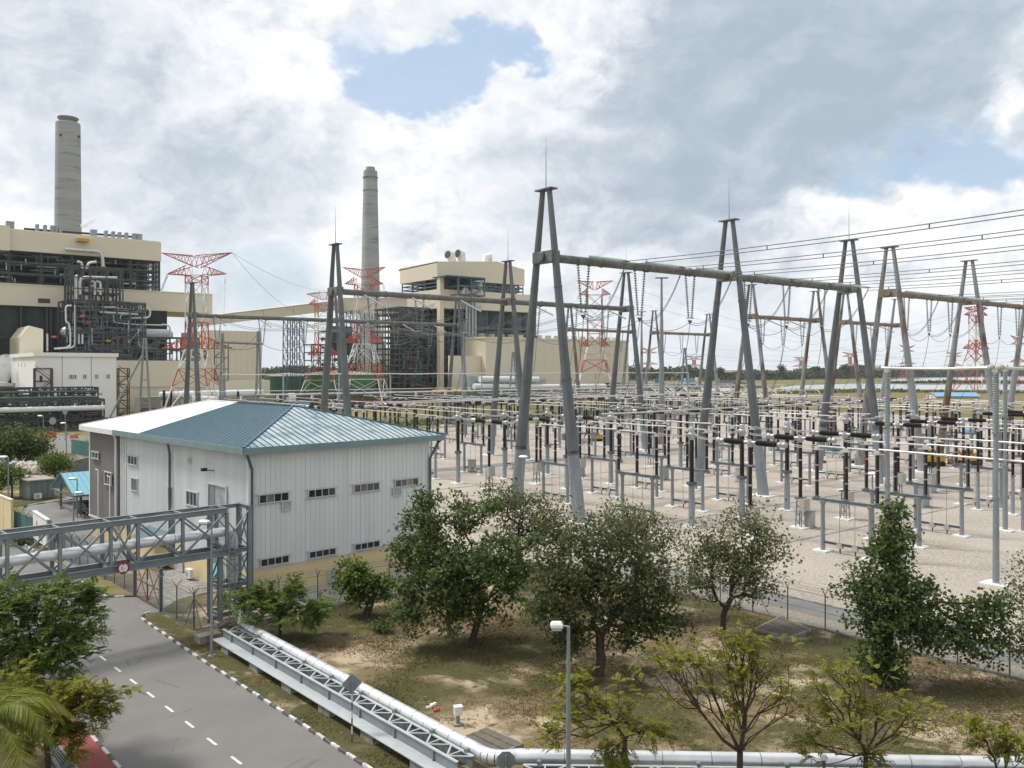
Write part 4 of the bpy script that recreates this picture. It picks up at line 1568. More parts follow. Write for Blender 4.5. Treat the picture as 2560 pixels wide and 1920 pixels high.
# ---- insulator strings
def string_mesh(mb, p, q, r=.16, pitch=.17):
    d = q - p
    L_ = d.length
    n = int(L_ / pitch)
    d.normalize()
    prof = []
    for i in range(n):
        z = i * pitch
        prof += [(.05, z), (r, z + pitch * .25), (r * .9, z + pitch * .45), (.05, z + pitch * .6)]
    mb.lathe(p, prof, 8, d)
vcount = {}
def vstring(u, s, rw, zt=31.0, ln=6.4, m='stringins'):
    k = vcount.get(rw, 0)
    vcount[rw] = k + 1
    p = Yd(u, s, zt)
    t = thing('insulator_string', 'V-shaped ribbed insulator pair under the %s, %s from left' % (('gantry beam nearest the lawn', 'middle gantry beam', 'farthest gantry beam')[rw], ORD[k]), 'insulator', p, group='hanging insulator pairs')
    B = lambda: MB(p)
    yk = Yd(u, s, zt - ln)
    for sg in (-1, 1):
        mb = B()
        string_mesh(mb, Yd(u + sg * .95, s, zt + .1), Yd(u + sg * .30, s, zt - ln + .2), r=.22 if rw == 0 else .25, pitch=.32 if rw == 0 else .42)
        mb.build('insulator', m, t)
    B().slab([yk + UD * -.5 + Vector((0, 0, .25)), yk + UD * .5 + Vector((0, 0, .25)), yk + Vector((0, 0, -.35))], SD * -1, .06).build('yoke_plate', 'galvd', t)
    mb = B()
    for k2 in range(12):
        a0, a1 = 2 * math.pi * k2 / 12, 2 * math.pi * (k2 + 1) / 12
        mb.bar(yk + UD * .6 * math.cos(a0) + SD * .6 * math.sin(a0) + Vector((0, 0, .5)), yk + UD * .6 * math.cos(a1) + SD * .6 * math.sin(a1) + Vector((0, 0, .5)), .05)
    mb.build('corona_ring', 'alu', t)
    return yk
V0 = [vstring(u, .0, 0) for u in (6.2, 16.4, 26.6, 39.8, 49.6, 59.4, 87, 95.5, 104, 117, 126, 135)]
V1 = [vstring(u, 58., 1) for u in (8, 18, 28.5, 46.5, 57, 66.5, 124, 133, 142, 169, 178.5, 187)]
V2 = [vstring(u, 142., 2) for u in (9, 21, 33, 50, 62, 74, 136, 146, 156, 179, 189, 198)]
ccount = {}
def cable(label, pts, r=.035, twin=.0, m='cable', cat='cable', spacer=0, name='cable'):
    k = ccount.get(label, 0)
    ccount[label] = k + 1
    lb = label % ORD[k] if '%s' in label else label
    mb = MB(pts[0])
    if twin:
        mb.tube(pts, r, 5)
        mb.tube([p - Vector((0, 0, twin)) for p in pts], r, 5)
        for i in range(1, len(pts) - 1, max(1, spacer or 99)):
            mb.bar(pts[i], pts[i] - Vector((0, 0, twin)), .09)
    else:
        mb.tube(pts, r, 5)
    return tag(mb.build(name, m), lb, cat, 'yard conductors')
# droppers under the hanging strings, with a belly
for rw, lst in ((0, V0), (1, V1), (2, V2)):
    for k, y in enumerate(lst):
        dx = rng.uniform(-.5, .5)
        b = y - Vector((0, 0, 0))
        e = Vector((y.x, y.y, 10.6)) + SD * 4.5
        pts = [b.lerp(e, i / 12) + SD * (-1.6 * math.sin(math.pi * i / 12) * (.6 + .4 * dx)) for i in range(13)]
        cable('twin wire dropping from the %s insulator pair of the ' % '%s' + ('nearest gantry row', 'middle gantry row', 'farthest gantry row')[rw], pts, .045 if rw == 0 else .055, .0, name='dropper')
# tension strings and overhead lines leaving to the right
VD = -SD
for k, u in enumerate((7.0, 17.2, 27.6, 41.0, 50.9, 61.9, 85.7, 95.0, 104.5)):
    a = Yd(u, -.45, 32.2)
    q = a + VD * 6.3 - Vector((0, 0, 1.2))
    e2 = q + VD * 100 + Vector((0, 0, 2.6))
    t = thing('tension_insulator', 'long ribbed tension insulator on the nearest gantry beam, %s from left' % ORD[k], 'insulator', a, group='tension insulators')
    for o_ in (-.22, .22):
        mb = MB(a)
        string_mesh(mb, a + UD * o_, q + UD * o_, .2, .30)
        mb.build('insulator', 'glassins', t)
    MB(a).box(q, .5, .7, .12, VD).build('yoke_plate', 'galvd', t)
    cable('twin overhead line running out to the right from the %s tension insulator', sag(q, e2, 1.4, 30), .05, .42, spacer=5, name='overhead_line')
    cable('slack jumper loop hanging below the %s tension insulator', sag(q, V0[k], 2.4, 14), .04, .28, spacer=0, name='jumper')
for k in range(len(V0) - 1):
    if k in (2, 5, 8):
        continue
    cable('low slack wire between hanging insulators of the nearest row, %s span', sag(V0[k], V0[k + 1], 1.4), .04, name='jumper')
for k in range(len(V1) - 1):
    if k in (5, 8):
        continue
    cable('low slack wire between hanging insulators of the middle row, %s span', sag(V1[k], V1[k + 1], 1.4), .05, name='jumper')
for k in range(len(V2) - 1):
    if k in (5, 8):
        continue
    cable('low slack wire between hanging insulators of the farthest row, %s span', sag(V2[k], V2[k + 1], 1.6), .06, name='jumper')
for k in range(6):
    cable('long slack wire strung from the middle to the farthest gantry row, %s from the left', sag(Yd((10, 22, 33, 50, 60, 70)[k], 59, 30.5), Yd((10, 22, 33, 50, 60, 70)[k], 141, 30.5), 3.6, 20), .055, .4, name='strung_wire')
# inclined tubular braces under the middle and far beams
for k, (u, s) in enumerate([(6, 58), (16, 58), (27, 58), (45, 58), (56, 58), (66, 58), (8, 142), (20, 142), (32, 142), (52, 142), (64, 142), (75, 142), (124, 58), (134, 58), (170, 58), (180, 58)]):
    mb = MB(Yd(u, s, 30))
    mb.tube([Yd(u, s - .6, 31.2), Yd(u + 1.2, s - 5.6, 28.9)], .16, 7)
    tag(mb.build('inclined_insulator', 'greyins'), 'grey rod insulator slanting down from the %s gantry beam, %s from the left' % ('middle' if s == 58 else 'farthest', ORD[k if s == 58 and k < 6 else (k - 6 if s == 142 else k - 6)]), 'insulator', 'slanting rod insulators')

# ---- ground equipment prototypes (local x = u, local y = s)
def shed_prof(z0, z1, r, n, rb=None):
    rb = rb or r * .8
    prof = [(rb, z0)]
    st = (z1 - z0) / n
    for i in range(n):
        z = z0 + i * st
        prof += [(rb, z + st * .1), (r, z + st * .5), (rb, z + st * .9)]
    prof.append((rb, z1))
    return prof
def mk_ct():
    t = empty('current_transformer')
    MB().box((0, 0, .06), 1.9, 1.9, .2).build('foundation', 'padwhite', t)
    MB().lathe((0, 0, .1), [(.40, 0), (.36, .1), (.33, 4.6), (.34, 4.75)], 14).build('pole', 'galv', t, smooth=True)
    mb = MB()
    mb.lathe((0, 0, 4.72), [(.5, 0), (.52, .08), (.52, .22), (.42, .28), (.42, .42)], 10)
    for k in range(4):
        a = k * math.pi / 2 + .4
        mb.box((.5 * math.cos(a), .5 * math.sin(a), 4.95), .16, .16, .3)
    mb.build('flange', 'galvd', t)
    MB().tube([(.42, .1, .1), (.42, .1, 4.4), (.5, .15, 4.8)], .06, 6).build('conduit', 'galv', t)
    MB().lathe((0, 0, 0), shed_prof(5.05, 9.9, .29, 26, .245), 12).build('insulator', 'porcelain', t)
    hd = MB().lathe((0, 0, 9.9), [(.32, 0), (.34, .15), (.46, .35), (.50, .5), (.50, .72), (.42, .82), (.34, .86), (.34, 1.35), (.28, 1.42), (.1, 1.45)], 14).build('head', 'silver', t, smooth=True)
    mb = MB()
    for sg in (-1, 1):
        mb.tube([(0, sg * .5, 10.5), (0, sg * .85, 10.5)], .07, 6)
        mb.box((0, sg * .85, 10.5), .2, .14, .3)
    mb.build('terminal', 'alu', hd)
    return t
def mk_cb():
    t = empty('circuit_breaker')
    MB().box((0, 0, .06), 2.0, 2.0, .2).build('foundation', 'padwhite', t)
    mb = MB()
    for x in (-.38, .38):
        for y in (-.38, .38):
            mb.bar((x, y, .1), (x * .7, y * .7, 3.3), .12)
    for z in (.8, 1.7, 2.6):
        for (a, b) in (((-.36, -.36), (.36, -.36)), ((.36, -.36), (.36, .36)), ((.36, .36), (-.36, .36)), ((-.36, .36), (-.36, -.36))):
            mb.bar((*a, z - .5), (*b, z + .3), .06)
    mb.build('pedestal', 'galv', t)
    MB().box((-.15, -.62, 2.7), 1.15, .62, 1.35).build('cabinet', 'boxgrey', t)
    MB().box((0, 0, 3.38), 1.0, 1.0, .16).build('plate', 'galvd', t)
    MB().lathe((0, 0, 0), shed_prof(3.45, 5.5, .23, 12, .19), 10).build('insulator', 'porcelain', t)
    MB().lathe((0, 0, 5.5), [(.25, 0), (.25, .2)], 10).build('joint', 'silver', t)
    MB().lathe((0, 0, 0), shed_prof(5.7, 7.6, .23, 12, .19), 10).build('insulator', 'porcelain', t)
    MB().lathe((0, 0, 7.6), [(.25, 0), (.25, .2)], 10).build('joint', 'silver', t)
    MB().lathe((0, 0, 0), shed_prof(7.8, 9.65, .23, 12, .19), 10).build('insulator', 'porcelain', t)
    mb = MB()
    mb.lathe((0, 0, 9.65), [(.2, 0), (.30, .15), (.33, .5), (.26, .75), (.1, .82)], 12)
    mb.tube([(0, -.75, 10.15), (0, .75, 10.15)], .19, 10)
    mb.build('hub', 'silver', t, smooth=True)
    for sg in (-1, 1):
        mb = MB()
        pr = [(.18, .7), (.22, .8)]
        for i in range(16):
            z = .8 + i * .158
            bulge = .27 + .06 * math.sin(math.pi * i / 16)
            pr += [(bulge * .86, z + .02), (bulge, z + .08), (bulge * .86, z + .14)]
        pr.append((.18, 3.4))
        mb.lathe((0, 0, 10.15), pr, 12, (0, sg, 0))
        arm = mb.build('interrupter', 'porcelain', t)
        mb = MB()
        mb.lathe((0, 0, 10.15), [(.18, 3.38), (.27, 3.5), (.27, 3.8), (.2, 3.85), (.30, 3.98), (.35, 4.2), (.30, 4.42), (.15, 4.5)], 12, (0, sg, 0))
        mb.build('end_cap', 'silver', arm, smooth=True)
    return t
def mk_ds(full=True):
    t = empty('disconnector')
    for y in (-2.5, 2.5):
        MB().box((0, y, .06), 1.5, 1.5, .2).build('foundation', 'padwhite', t)
        MB().lathe((0, y, .1), [(.26, 0), (.23, .3), (.20, 4.5), (.36, 4.85), (.36, 4.95)], 10).build('post', 'galv', t, smooth=True)
    MB().ibeam((0, -3.7, 5.1), (0, 3.7, 5.1), .34, .34, .04).build('beam', 'galv', t)
    for y in (-3.15, 0, 3.15):
        mb = MB()
        mb.lathe((0, y, 0), [(.3, 5.27), (.3, 5.36), (.17, 5.4), (.17, 5.45)], 8)
        mb.build('insulator_foot', 'galvd', t)
        for k, (z0, z1) in enumerate(((5.45, 6.85), (7.0, 8.4), (8.55, 9.95))):
            MB().lathe((0, y, 0), shed_prof(z0, z1, .205, 9, .165), 9).build('insulator', 'porcelain', t)
            if full:
                MB().lathe((0, y, z1), [(.14, 0), (.14, .15)], 8).build('joint', 'silver', t)
        mb = MB()
        mb.box((0, y, 10.15), .3, .5, .3)
        for k in range(14):
            a0, a1 = 2 * math.pi * k / 14, 2 * math.pi * (k + 1) / 14
            mb.bar((.6 * math.cos(a0), y + .6 * math.sin(a0), 10.0), (.6 * math.cos(a1), y + .6 * math.sin(a1), 10.0), .05)
        mb.build('corona_ring', 'alu', t)
    for (y0, y1) in ((-3.0, -.12), (.12, 3.0)):
        MB().tube([(0, y0, 10.35), (0, y1, 10.35)], .09, 8).build('contact_arm', 'alu', t)
    MB().ibeam((0, -2.4, .95), (0, 2.4, .95), .2, .22, .03).build('tie_beam', 'galvd', t)
    for y in (-.9, .7):
        MB().box((.1, y, .8), .4, .55, .5).build('drive_box', 'boxgrey', t)
        MB().tube([(0, y, 1.05), (0, y, 5.0)], .03, 5).build('drive_rod', 'galv', t)
        MB().box((.1, y, .3), .10, .12, .5).build('drive_foot', 'galvd', t)
    return t
def mk_post(h=4.6, ins=5.2, m='porcelain', r=.2, pr=.22):
    t = empty('post_insulator')
    MB().box((0, 0, .06), 1.3, 1.3, .2).build('foundation', 'padwhite', t)
    MB().lathe((0, 0, .1), [(pr * 1.1, 0), (pr, .2), (pr * .9, h), (pr * 1.6, h + .05), (pr * 1.6, h + .15)], 10).build('pole', 'galv', t, smooth=True)
    mb = MB()
    mb.lathe((0, 0, 0), shed_prof(h + .2, h + .2 + ins, r, int(ins / .16), r * .78), 10)
    mb.build('insulator', m, t)
    mb = MB()
    mb.box((0, 0, h + .35 + ins), .25, .4, .3)
    mb.build('clamp', 'silver', t)
    return t
P_CT, P_CB, P_DS, P_PI = Proto(mk_ct), Proto(mk_cb), Proto(mk_ds), Proto(mk_post)
bays = [([8.6, 17.8, 27.0], 0.0), ([49.3, 59.2, 69.0], 5.2), ([90, 100, 110], 8.0), ([128, 138, 148], 10.0)]
layout = [('ds', -34.6), ('cb', -23.5), ('ct', -15.5), ('ds', -7.0), ('ds', 8.2), ('ct', 16.2), ('cb', 23.3), ('ct', 31.5), ('ds', 40.5), ('ds', 65.5), ('ct', 74.5), ('cb', 82.5), ('ds', 92.0), ('pi', 100), ('ds', 116.), ('ct', 124.)]
def px_of(p):
    return CX + F * p.x / p.y
place = {}
for bi, (ph, s0) in enumerate(bays):
    for (kd, s) in layout:
        for pi_, u in enumerate(ph):
            p = Yd(u, s + (s0 if s < 60 else s0 * .4))
            if p.y < 20:
                continue
            x = px_of(p)
            if x > 2660 or x < 560:
                continue
            place.setdefault((kd, s), []).append((x, p))
rowwords = {'ds': ['nearest the lawn', 'just before the nearest gantry', 'just behind the nearest gantry', 'before the middle gantry', 'behind the middle gantry', 'before the far bus', 'behind the far bus'],
            'cb': ['nearest the lawn', 'behind the nearest gantry', 'behind the middle gantry'],
            'ct': ['nearest the lawn', 'just behind the nearest gantry', 'before the middle gantry', 'behind the middle gantry', 'farthest back'],
            'pi': ['under the far bus']}
names = {'ds': ('three-insulator switch frame', 'disconnector', 'disconnector switches', P_DS),
         'cb': ('T-shaped black breaker', 'circuit breaker', 'T-shaped circuit breakers', P_CB),
         'ct': ('silver-headed black insulator pole', 'transformer', 'current transformers', P_CT),
         'pi': ('black post insulator', 'insulator', 'post insulators', P_PI)}
seen = {}
for (kd, s) in layout:
    lst = sorted(place.get((kd, s), []))
    ri = seen.get(kd, 0)
    seen[kd] = ri + 1
    desc, cat, grp, proto = names[kd]
    for k, (x, p) in enumerate(lst):
        proto.place(p, RZ, '%s, %s from left in the row %s' % (desc, ORD[k], rowwords[kd][ri]), cat, grp)
# ---- aluminium bus tubes and slack twin leads between the pieces, along s
tb = {}
def bus(label, p, q, r=.085, m='alu', sagd=.06):
    k = tb.get(label, 0)
    tb[label] = k + 1
    mb = MB(p)
    mb.tube(sag(p, q, sagd, 4), r, 8)
    return tag(mb.build('bus_tube', m, smooth=True), label % ORD[k], 'bus tube', 'bus tubes')
segs = [(-64., -37.9, 'tube', 'running from the near switches towards the camera'), (-31.2, -28.2, 'lead', 'between the near switches and breakers'), (-19.1, -16.2, 'lead', 'between the near breakers and transformers'), (-14.8, -10.5, 'lead', 'behind the near transformers'),
        (-3.4, 4.8, 'tube', 'passing under the nearest gantry'), (12., 15.4, 'lead', 'behind the nearest gantry switches'), (16.9, 19., 'lead', 'left of the second breaker row'), (27.6, 30.8, 'lead', 'right of the second breaker row'), (32.2, 37, 'lead', 'before the middle gantry switches'), (44.2, 62, 'tube', 'passing under the middle gantry'),
        (69.4, 78.3, 'tube', 'behind the middle gantry'), (86.8, 112, 'tube', 'under the far bus'), (119.8, 136, 'tube', 'at the far end of the gravel')]
for (sa, sb, kd, wd) in segs:
    for bi, (ph, s0) in enumerate(bays):
        for u in ph:
            o1 = s0 if sa < 60 else s0 * .4
            p, q = Yd(u, sa + o1, 10.45), Yd(u, sb + o1, 10.45)
            if p.y < 24 or max(px_of(p), px_of(q)) < 560 or min(px_of(p), px_of(q)) > 2640:
                continue
            if kd == 'tube':
                bus('pale bus tube %s, %s' % (wd, '%s from left'), p, q)
            else:
                cable('slack twin lead %s, %s' % (wd, '%s from left'), sag(p, q, .22, 6), .035, .16, m='alu', spacer=0, name='lead')
# cross buses along u at two heights
for k, (s, z, ua, ub) in enumerate([(-1.5, 12.3, 8, 75), (47., 12.2, 5, 78), (52.5, 12.2, 5, 150), (98, 12.4, 4, 120), (103, 12.4, 4, 150), (130, 12.4, 0, 170)]):
    n = int((ub - ua) / 16)
    for i in range(n):
        p, q = Yd(ua + (ub - ua) * i / n, s + (4 if s < 60 else 1) * (i / n), z), Yd(ua + (ub - ua) * (i + 1) / n - .4, s + (4 if s < 60 else 1) * ((i + 1) / n), z)
        bus('cross bus tube number %s, %s' % (ORD[k], '%s length from the left') if False else ('pale cross bus tube %s, %s' % (['before the nearest gantry legs', 'on the lawn side of the yard road', 'on the far side of the yard road', 'in front of the tall far bus', 'close behind the tall far bus', 'at the grass edge'][k], '%s length from left')), p, q, .10)
# ---- the high far bus on thin columns
for k, u in enumerate([-2, 12, 26, 40, 54, 68, 82, 96, 110, 124, 138, 152]):
    p = Yd(u, 107)
    t = thing('bus_column', 'thin tall grey column under the long high bus, %s from the left' % ORD[k], 'column', p, group='columns of the far bus')
    MB(p).box(p + Vector((0, 0, .06)), 1.3, 1.3, .2, UD).build('foundation', 'padwhite', t)
    MB(p).tube([p + Vector((0, 0, .1)), p + Vector((0, 0, 12.2))], [.30, .22], 10).build('pole', 'galv', t)
    mb = MB(p)
    mb.lathe(p, shed_prof(12.2, 16.6, .2, 22, .15), 8)
    mb.build('insulator', 'greyins', t)
    if k < 11:
        bus('pale high bus tube above the yard, %s length from the left', Yd(u, 107, 16.8), Yd(u + 14, 107, 16.8), .13, 'alu', .12)
# ---- big bus posts at the right
def tall_post(label, p, h=12.6, zi=18.0):
    t = thing('bus_post', label, 'bus post', p)
    B = lambda: MB(p)
    V = Vector((0, 0, 1))
    B().box(p + V * .06, 1.9, 1.9, .22, UD).build('foundation', 'padwhite', t)
    B().tube([p + V * .1, p + V * 7.2], [.27, .24], 14).build('pole', 'galv', t, smooth=True)
    B().tube([p + V * 7.2, p + V * h], [.21, .19], 14).build('pole', 'galv', t, smooth=True)
    mb = B()
    mb.tube([p + V * 7.1, p + V * 7.3], .30, 14)
    mb.build('flange', 'galv', t)
    zm = (h + zi - .3) / 2
    for (a, b) in ((h + .1, zm - .06), (zm + .06, zi - .3)):
        mb = B()
        mb.lathe(p, shed_prof(a, b, .28, 17, .2), 12)
        mb.build('insulator', 'greyins', t)
    mb = B()
    mb.tube([p + V * (zm - .08), p + V * (zm + .08)], .25, 12)
    mb.tube([p + V * (h - .02), p + V * (h + .12)], .32, 12)
    mb.build('joint', 'galv', t)
    B().box(p + V * (zi - .15), .4, .5, .3, UD).build('clamp', 'boxgrey', t)
    return p + V * (zi + .1)
pA = Vector((at(2219, 915, 80).x, 80, 0))
pBp = G(2490, 1462)
pC = G(2513, 1327)
tA = tall_post('tall ribbed bus post whose foot is behind the pointed tree', pA)
tB = tall_post('tallest ribbed bus post standing nearest the camera on the gravel', pBp)
tC = tall_post('tall ribbed bus post just right of and behind the nearest one', pC)
def ball_bus(label, p, q, ends):
    t = thing('ball_bus', label, 'bus tube', p)
    d = (q - p).normalized()
    MB(p).tube(sag(p, q, .10, 6), .13, 10).build('tube', 'alu', t, smooth=True)
    for e, ok in zip((p, q), ends):
        if ok:
            mb = MB(p)
            mb.lathe(e - d * .3, [(.05, 0), (.2, .06), (.3, .22), (.3, .38), (.2, .54), (.05, .6)], 12, d)
            mb.build('ball_end', 'boxgrey', t, smooth=True)
dAB = (tB - tA).normalized()
ball_bus('pale bus tube with ball ends between the two nearest tall posts', tA - dAB * .9, tB - dAB * .4, (1, 1))
ball_bus('pale bus tube leaving the nearest tall post to the right', tB + dAB * .4, tB + Vector((14, 1.2, -.3)), (1, 0))
ball_bus('pale bus tube on the rear of the two tall posts at the right', tC - SD * -2, tC + UD * 20, (1, 0))
P_PB = Proto(mk_post)
for k, (px, py) in enumerate([(2445, 1275), (2532, 1287), (2558, 1330), (1642, 1245), (1740, 1225)]):
    P_PI.place(G(px, py), RZ, 'single black post insulator %s' % ['before the right-hand tall posts', 'at the right edge behind the tall posts', 'at the very right edge of the gravel', 'by the foot of the large front A-frame', 'between the two front A-frames'][k], 'insulator', 'post insulators')
# grounds: free-standing cabinets, bins
for k, (px, py, w_, h_, m) in enumerate([(2025, 1319, 1.0, 1.75, 'boxgrey'), (2305, 1268, 1.7, 2.6, 'greyins'), (2328, 1232, 1.3, 2.6, 'boxgrey'), (1180, 1180, 1.2, 2., 'boxgrey'), (1450, 1190, 1.4, 1.6, 'boxgrey'), (1660, 1200, 1.3, 2.1, 'greyins'), (1850, 1205, 1.2, 2.0, 'boxgrey')]):
    p = G(px, py)
    t = thing('control_cabinet', ['tall grey control cabinet standing alone right of a breaker', 'pale green control cabinet behind the pointed tree', 'grey control cabinet behind the right-hand switches', 'grey control cabinet near the hall corner', 'low grey control cabinet behind the large A-frame', 'pale control cabinet between the front A-frames', 'grey control cabinet left of the second front A-frame'][k], 'cabinet', p)
    MB(p).box(p + Vector((0, 0, h_ / 2 + .1)), w_, w_ * .7, h_, UD).build('body', m, t)
    MB(p).box(p + Vector((0, 0, h_ + .14)), w_ * 1.08, w_ * .78, .08, UD).build('roof', 'galv', t)
    MB(p).box(p + SD * -(w_ * .36) + Vector((0, 0, h_ / 2 + .12)), w_ * .86, .03, h_ * .88, UD).build('door', m, t)
    MB(p).box(p + Vector((0, 0, .05)), w_ * 1.2, w_, .16, UD).build('plinth', 'concrete', t)
# white yard lamps on short poles
for k, (px, py, zt) in enumerate(((2181, 1330, 6.3), (1308, 1300, 7.4))):
    p = G(px, py)
    t = thing('yard_light', ['small white-headed yard light among the right-hand switches', 'white-headed yard light below the large A-frame'][k], 'light', p)
    MB(p).tube([p, p + Vector((0, 0, zt))], .09, 8).build('pole', 'galv', t)
    MB(p).lathe(p + Vector((0, 0, zt)), [(.12, 0), (.5, .05), (.55, .16), (.4, .28), (.1, .32)], 12).build('lamp_head', 'lampwhite', t)

# ---- yellow plant and clutter in the yard
def loader(label, p, ang, sc_=1.0, arm=True):
    X = Vector((math.cos(ang), math.sin(ang), 0))
    Yv = Vector((-X.y, X.x, 0))
    t = thing('earth_mover', label, 'excavator', p)
    B = lambda: MB(p)
    q = lambda x, y, z: p + (X * x + Yv * y + Vector((0, 0, z))) * sc_
    for y in (-.9, .9):
        mb = B()
        mb.tube([q(-1.5, y - .2, .45), q(-1.5, y + .2, .45)], .45 * sc_, 12)
        mb.tube([q(1.5, y - .2, .45), q(1.5, y + .2, .45)], .45 * sc_, 12)
        mb.box(q(0, y, .45), 3.2 * sc_, .4 * sc_, .8 * sc_, X)
        mb.build('track', 'black', t)
    B().box(q(-.3, 0, 1.3), 3.4 * sc_, 1.9 * sc_, .9 * sc_, X).build('body', 'yellow', t)
    B().box(q(-1.3, 0, 1.95), 1.3 * sc_, 1.7 * sc_, .5 * sc_, X).build('engine_cover', 'yellow', t)
    cb = B().box(q(.4, .3, 2.3), 1.2 * sc_, 1.1 * sc_, 1.2 * sc_, X).build('cab', 'yellow', t)
    B().box(q(.45, .3, 2.35), 1.24 * sc_, 1.14 * sc_, .7 * sc_, X).build('window', 'glass', cb)
    if arm:
        B().bar(q(.8, -.3, 1.6), q(2.6, -.3, 3.0), .35 * sc_).build('boom', 'yellow', t)
        B().bar(q(2.6, -.3, 3.0), q(3.9, -.3, 1.2), .28 * sc_).build('stick', 'rust', t)
        B().hexa([q(3.6, -.8, .3), q(4.4, -.8, .3), q(4.4, .2, .3), q(3.6, .2, .3)], [q(3.7, -.8, 1.2), q(4.1, -.8, 1.2), q(4.1, .2, 1.2), q(3.7, .2, 1.2)]).build('bucket', 'rust', t)
    else:
        B().hexa([q(2.0, -1.3, .1), q(2.3, -1.3, .1), q(2.3, 1.3, .1), q(2.0, 1.3, .1)], [q(2.0, -1.3, 1.2), q(2.2, -1.3, 1.2), q(2.2, 1.3, 1.2), q(2.0, 1.3, 1.2)]).build('blade', 'rust', t)
loader('yellow tracked loader parked beside the gantry leg, nose to the left', G(2330, 1165), R(190), 1.05, False)
loader('yellow excavator with folded brown boom at the right of the yard', G(2420, 1163), R(205), 1.05, True)
loader('small cream and yellow compactor left of the yellow loader', G(2146, 1158), R(170), .6, False)
loader('yellow machine half hidden behind the large front A-frame', G(1490, 1103), R(160), .8, True)
for k, (px, py, m, s3, lb) in enumerate([(1460, 1108, 'bag', (2.2, 1.3, 1.2), 'pinkish stacked crate behind the large A-frame'), (1418, 1100, 'cabin', (2.6, 1.6, 1.6), 'grey-green crate behind the large A-frame'), (2163, 1160, 'red', (.7, .5, 1.2), 'upright red box beside the small compactor'),
                                           (1185, 1092, 'red', (1.2, .8, .7), 'low red crate at the far side of the gravel'), (1155, 1086, 'boxgrey', (1.2, 1.0, 1.8), 'grey box at the far gravel edge above the hall'), (1888, 1078, 'orange', (.9, .5, 1.1), 'orange barrier behind the second front A-frame'),
                                           (2085, 1128, 'blue', (2.2, 1.6, 1.3), 'blue covered pump between far gantry legs'), (2425, 1086, 'skyblue', (2.6, 1.8, 1.3), 'light blue tarpaulin bundle beyond the yellow excavator'), (2290, 1172, 'rust', (1.8, .5, .3), 'rusty pipe stub lying before the yellow loader'), (2050, 1158, 'rust', (2.4, .6, .4), 'rusty bars lying left of the compactor')]):
    p = G(px, py)
    mb = MB(p)
    mb.box(p + Vector((0, 0, s3[2] / 2)), *s3, (1, .3, 0))
    mb.box(p + Vector((.1, 0, s3[2] + .06)), s3[0] * .8, s3[1] * .8, .14, (1, .35, 0))
    tag(mb.build('site_box', m), lb, 'box')
# ================================================================ the power station
def ub(mb, u0, u1, s0, s1, z0, z1):
    q = lambda z: [Yd(u0, s0, z), Yd(u1, s0, z), Yd(u1, s1, z), Yd(u0, s1, z)]
    return mb.hexa(q(z0), q(z1))
def upoly(mb, pts, s0, s1):
    """polygon in (u,z) extruded along s"""
    n = len(pts)
    f = [Yd(u, s0, z) for u, z in pts]
    b = [Yd(u, s1, z) for u, z in pts]
    return mb.add(f + b, [tuple(range(n)), tuple(range(2 * n - 1, n - 1, -1))] + [((i + 1) % n, i, n + i, n + (i + 1) % n) for i in range(n)])
def steel(mb, u0, u1, s0, s1, z0, z1, nu, nz, w=.7, diag=.35, rg=None, ns=2):
    rg = rg or rng
    for i in range(nu + 1):
        u = u0 + (u1 - u0) * i / nu
        for j in range(ns):
            s = s0 + (s1 - s0) * j / max(1, ns - 1)
            mb.bar(Yd(u, s, z0), Yd(u, s, z1), w)
    for k in range(nz + 1):
        z = z0 + (z1 - z0) * k / nz
        for j in range(ns):
            s = s0 + (s1 - s0) * j / max(1, ns - 1)
            mb.bar(Yd(u0, s, z), Yd(u1, s, z), w * .7, w)
        for i in range(nu + 1):
            u = u0 + (u1 - u0) * i / nu
            mb.bar(Yd(u, s0, z), Yd(u, s1, z), w * .6, w * .8)
    for i in range(nu):
        for k in range(nz):
            if rg.random() < diag:
                a, b = u0 + (u1 - u0) * i / nu, u0 + (u1 - u0) * (i + 1) / nu
                za, zb = z0 + (z1 - z0) * k / nz, z0 + (z1 - z0) * (k + 1) / nz
                if rg.random() < .5:
                    za, zb = zb, za
                mb.bar(Yd(a, s0, za), Yd(b, s0, zb), w * .45)
def clutter(mb, u0, u1, s, z0, z1, n, rg, rmin=.15, rmax=.5, lmax=14):
    for k in range(n):
        u, z = rg.uniform(u0, u1), rg.uniform(z0, z1)
        r = rg.uniform(rmin, rmax)
        if rg.random() < .55:
            u2 = min(u1, u + rg.uniform(2, lmax))
            p = [Yd(u, s, z), Yd(u2, s, z)]
            if rg.random() < .5:
                p.append(Yd(u2, s, max(z0, z - rg.uniform(1, 6))))
        else:
            p = [Yd(u, s, z), Yd(u, s, min(z1, z + rg.uniform(1.5, lmax * .6)))]
        mb.tube(p, r, 6)
def rail(mb, u0, u1, s, z, step=1.8):
    n = max(1, int((u1 - u0) / step))
    for i in range(n + 1):
        u = u0 + (u1 - u0) * i / n
        mb.bar(Yd(u, s, z), Yd(u, s, z + 1.1), .08)
    for h in (.55, 1.1):
        mb.bar(Yd(u0, s, z + h), Yd(u1, s, z + h), .08)
def pix_pipe(parent, pts, s, r, m='pipewhite', n=8, name='steam_pipe'):
    w = []
    for px, py in pts:
        u, z = US(px, py, s)
        w.append(Yd(u, s, z))
    mb = MB(parent.location)
    if len(w) > 2:                       # round the corners
        v = [w[0]]
        for a, b, c in zip(w, w[1:], w[2:]):
            k = min(2.2 * r + .4, (b - a).length * .45, (c - b).length * .45)
            v += [b + (a - b).normalized() * k, b + (a - b).normalized() * k * .3 + (c - b).normalized() * k * .3, b + (c - b).normalized() * k]
        v.append(w[-1])
        w = v
    mb.tube(w, r, n)
    return mb.build(name, m, parent, smooth=True)
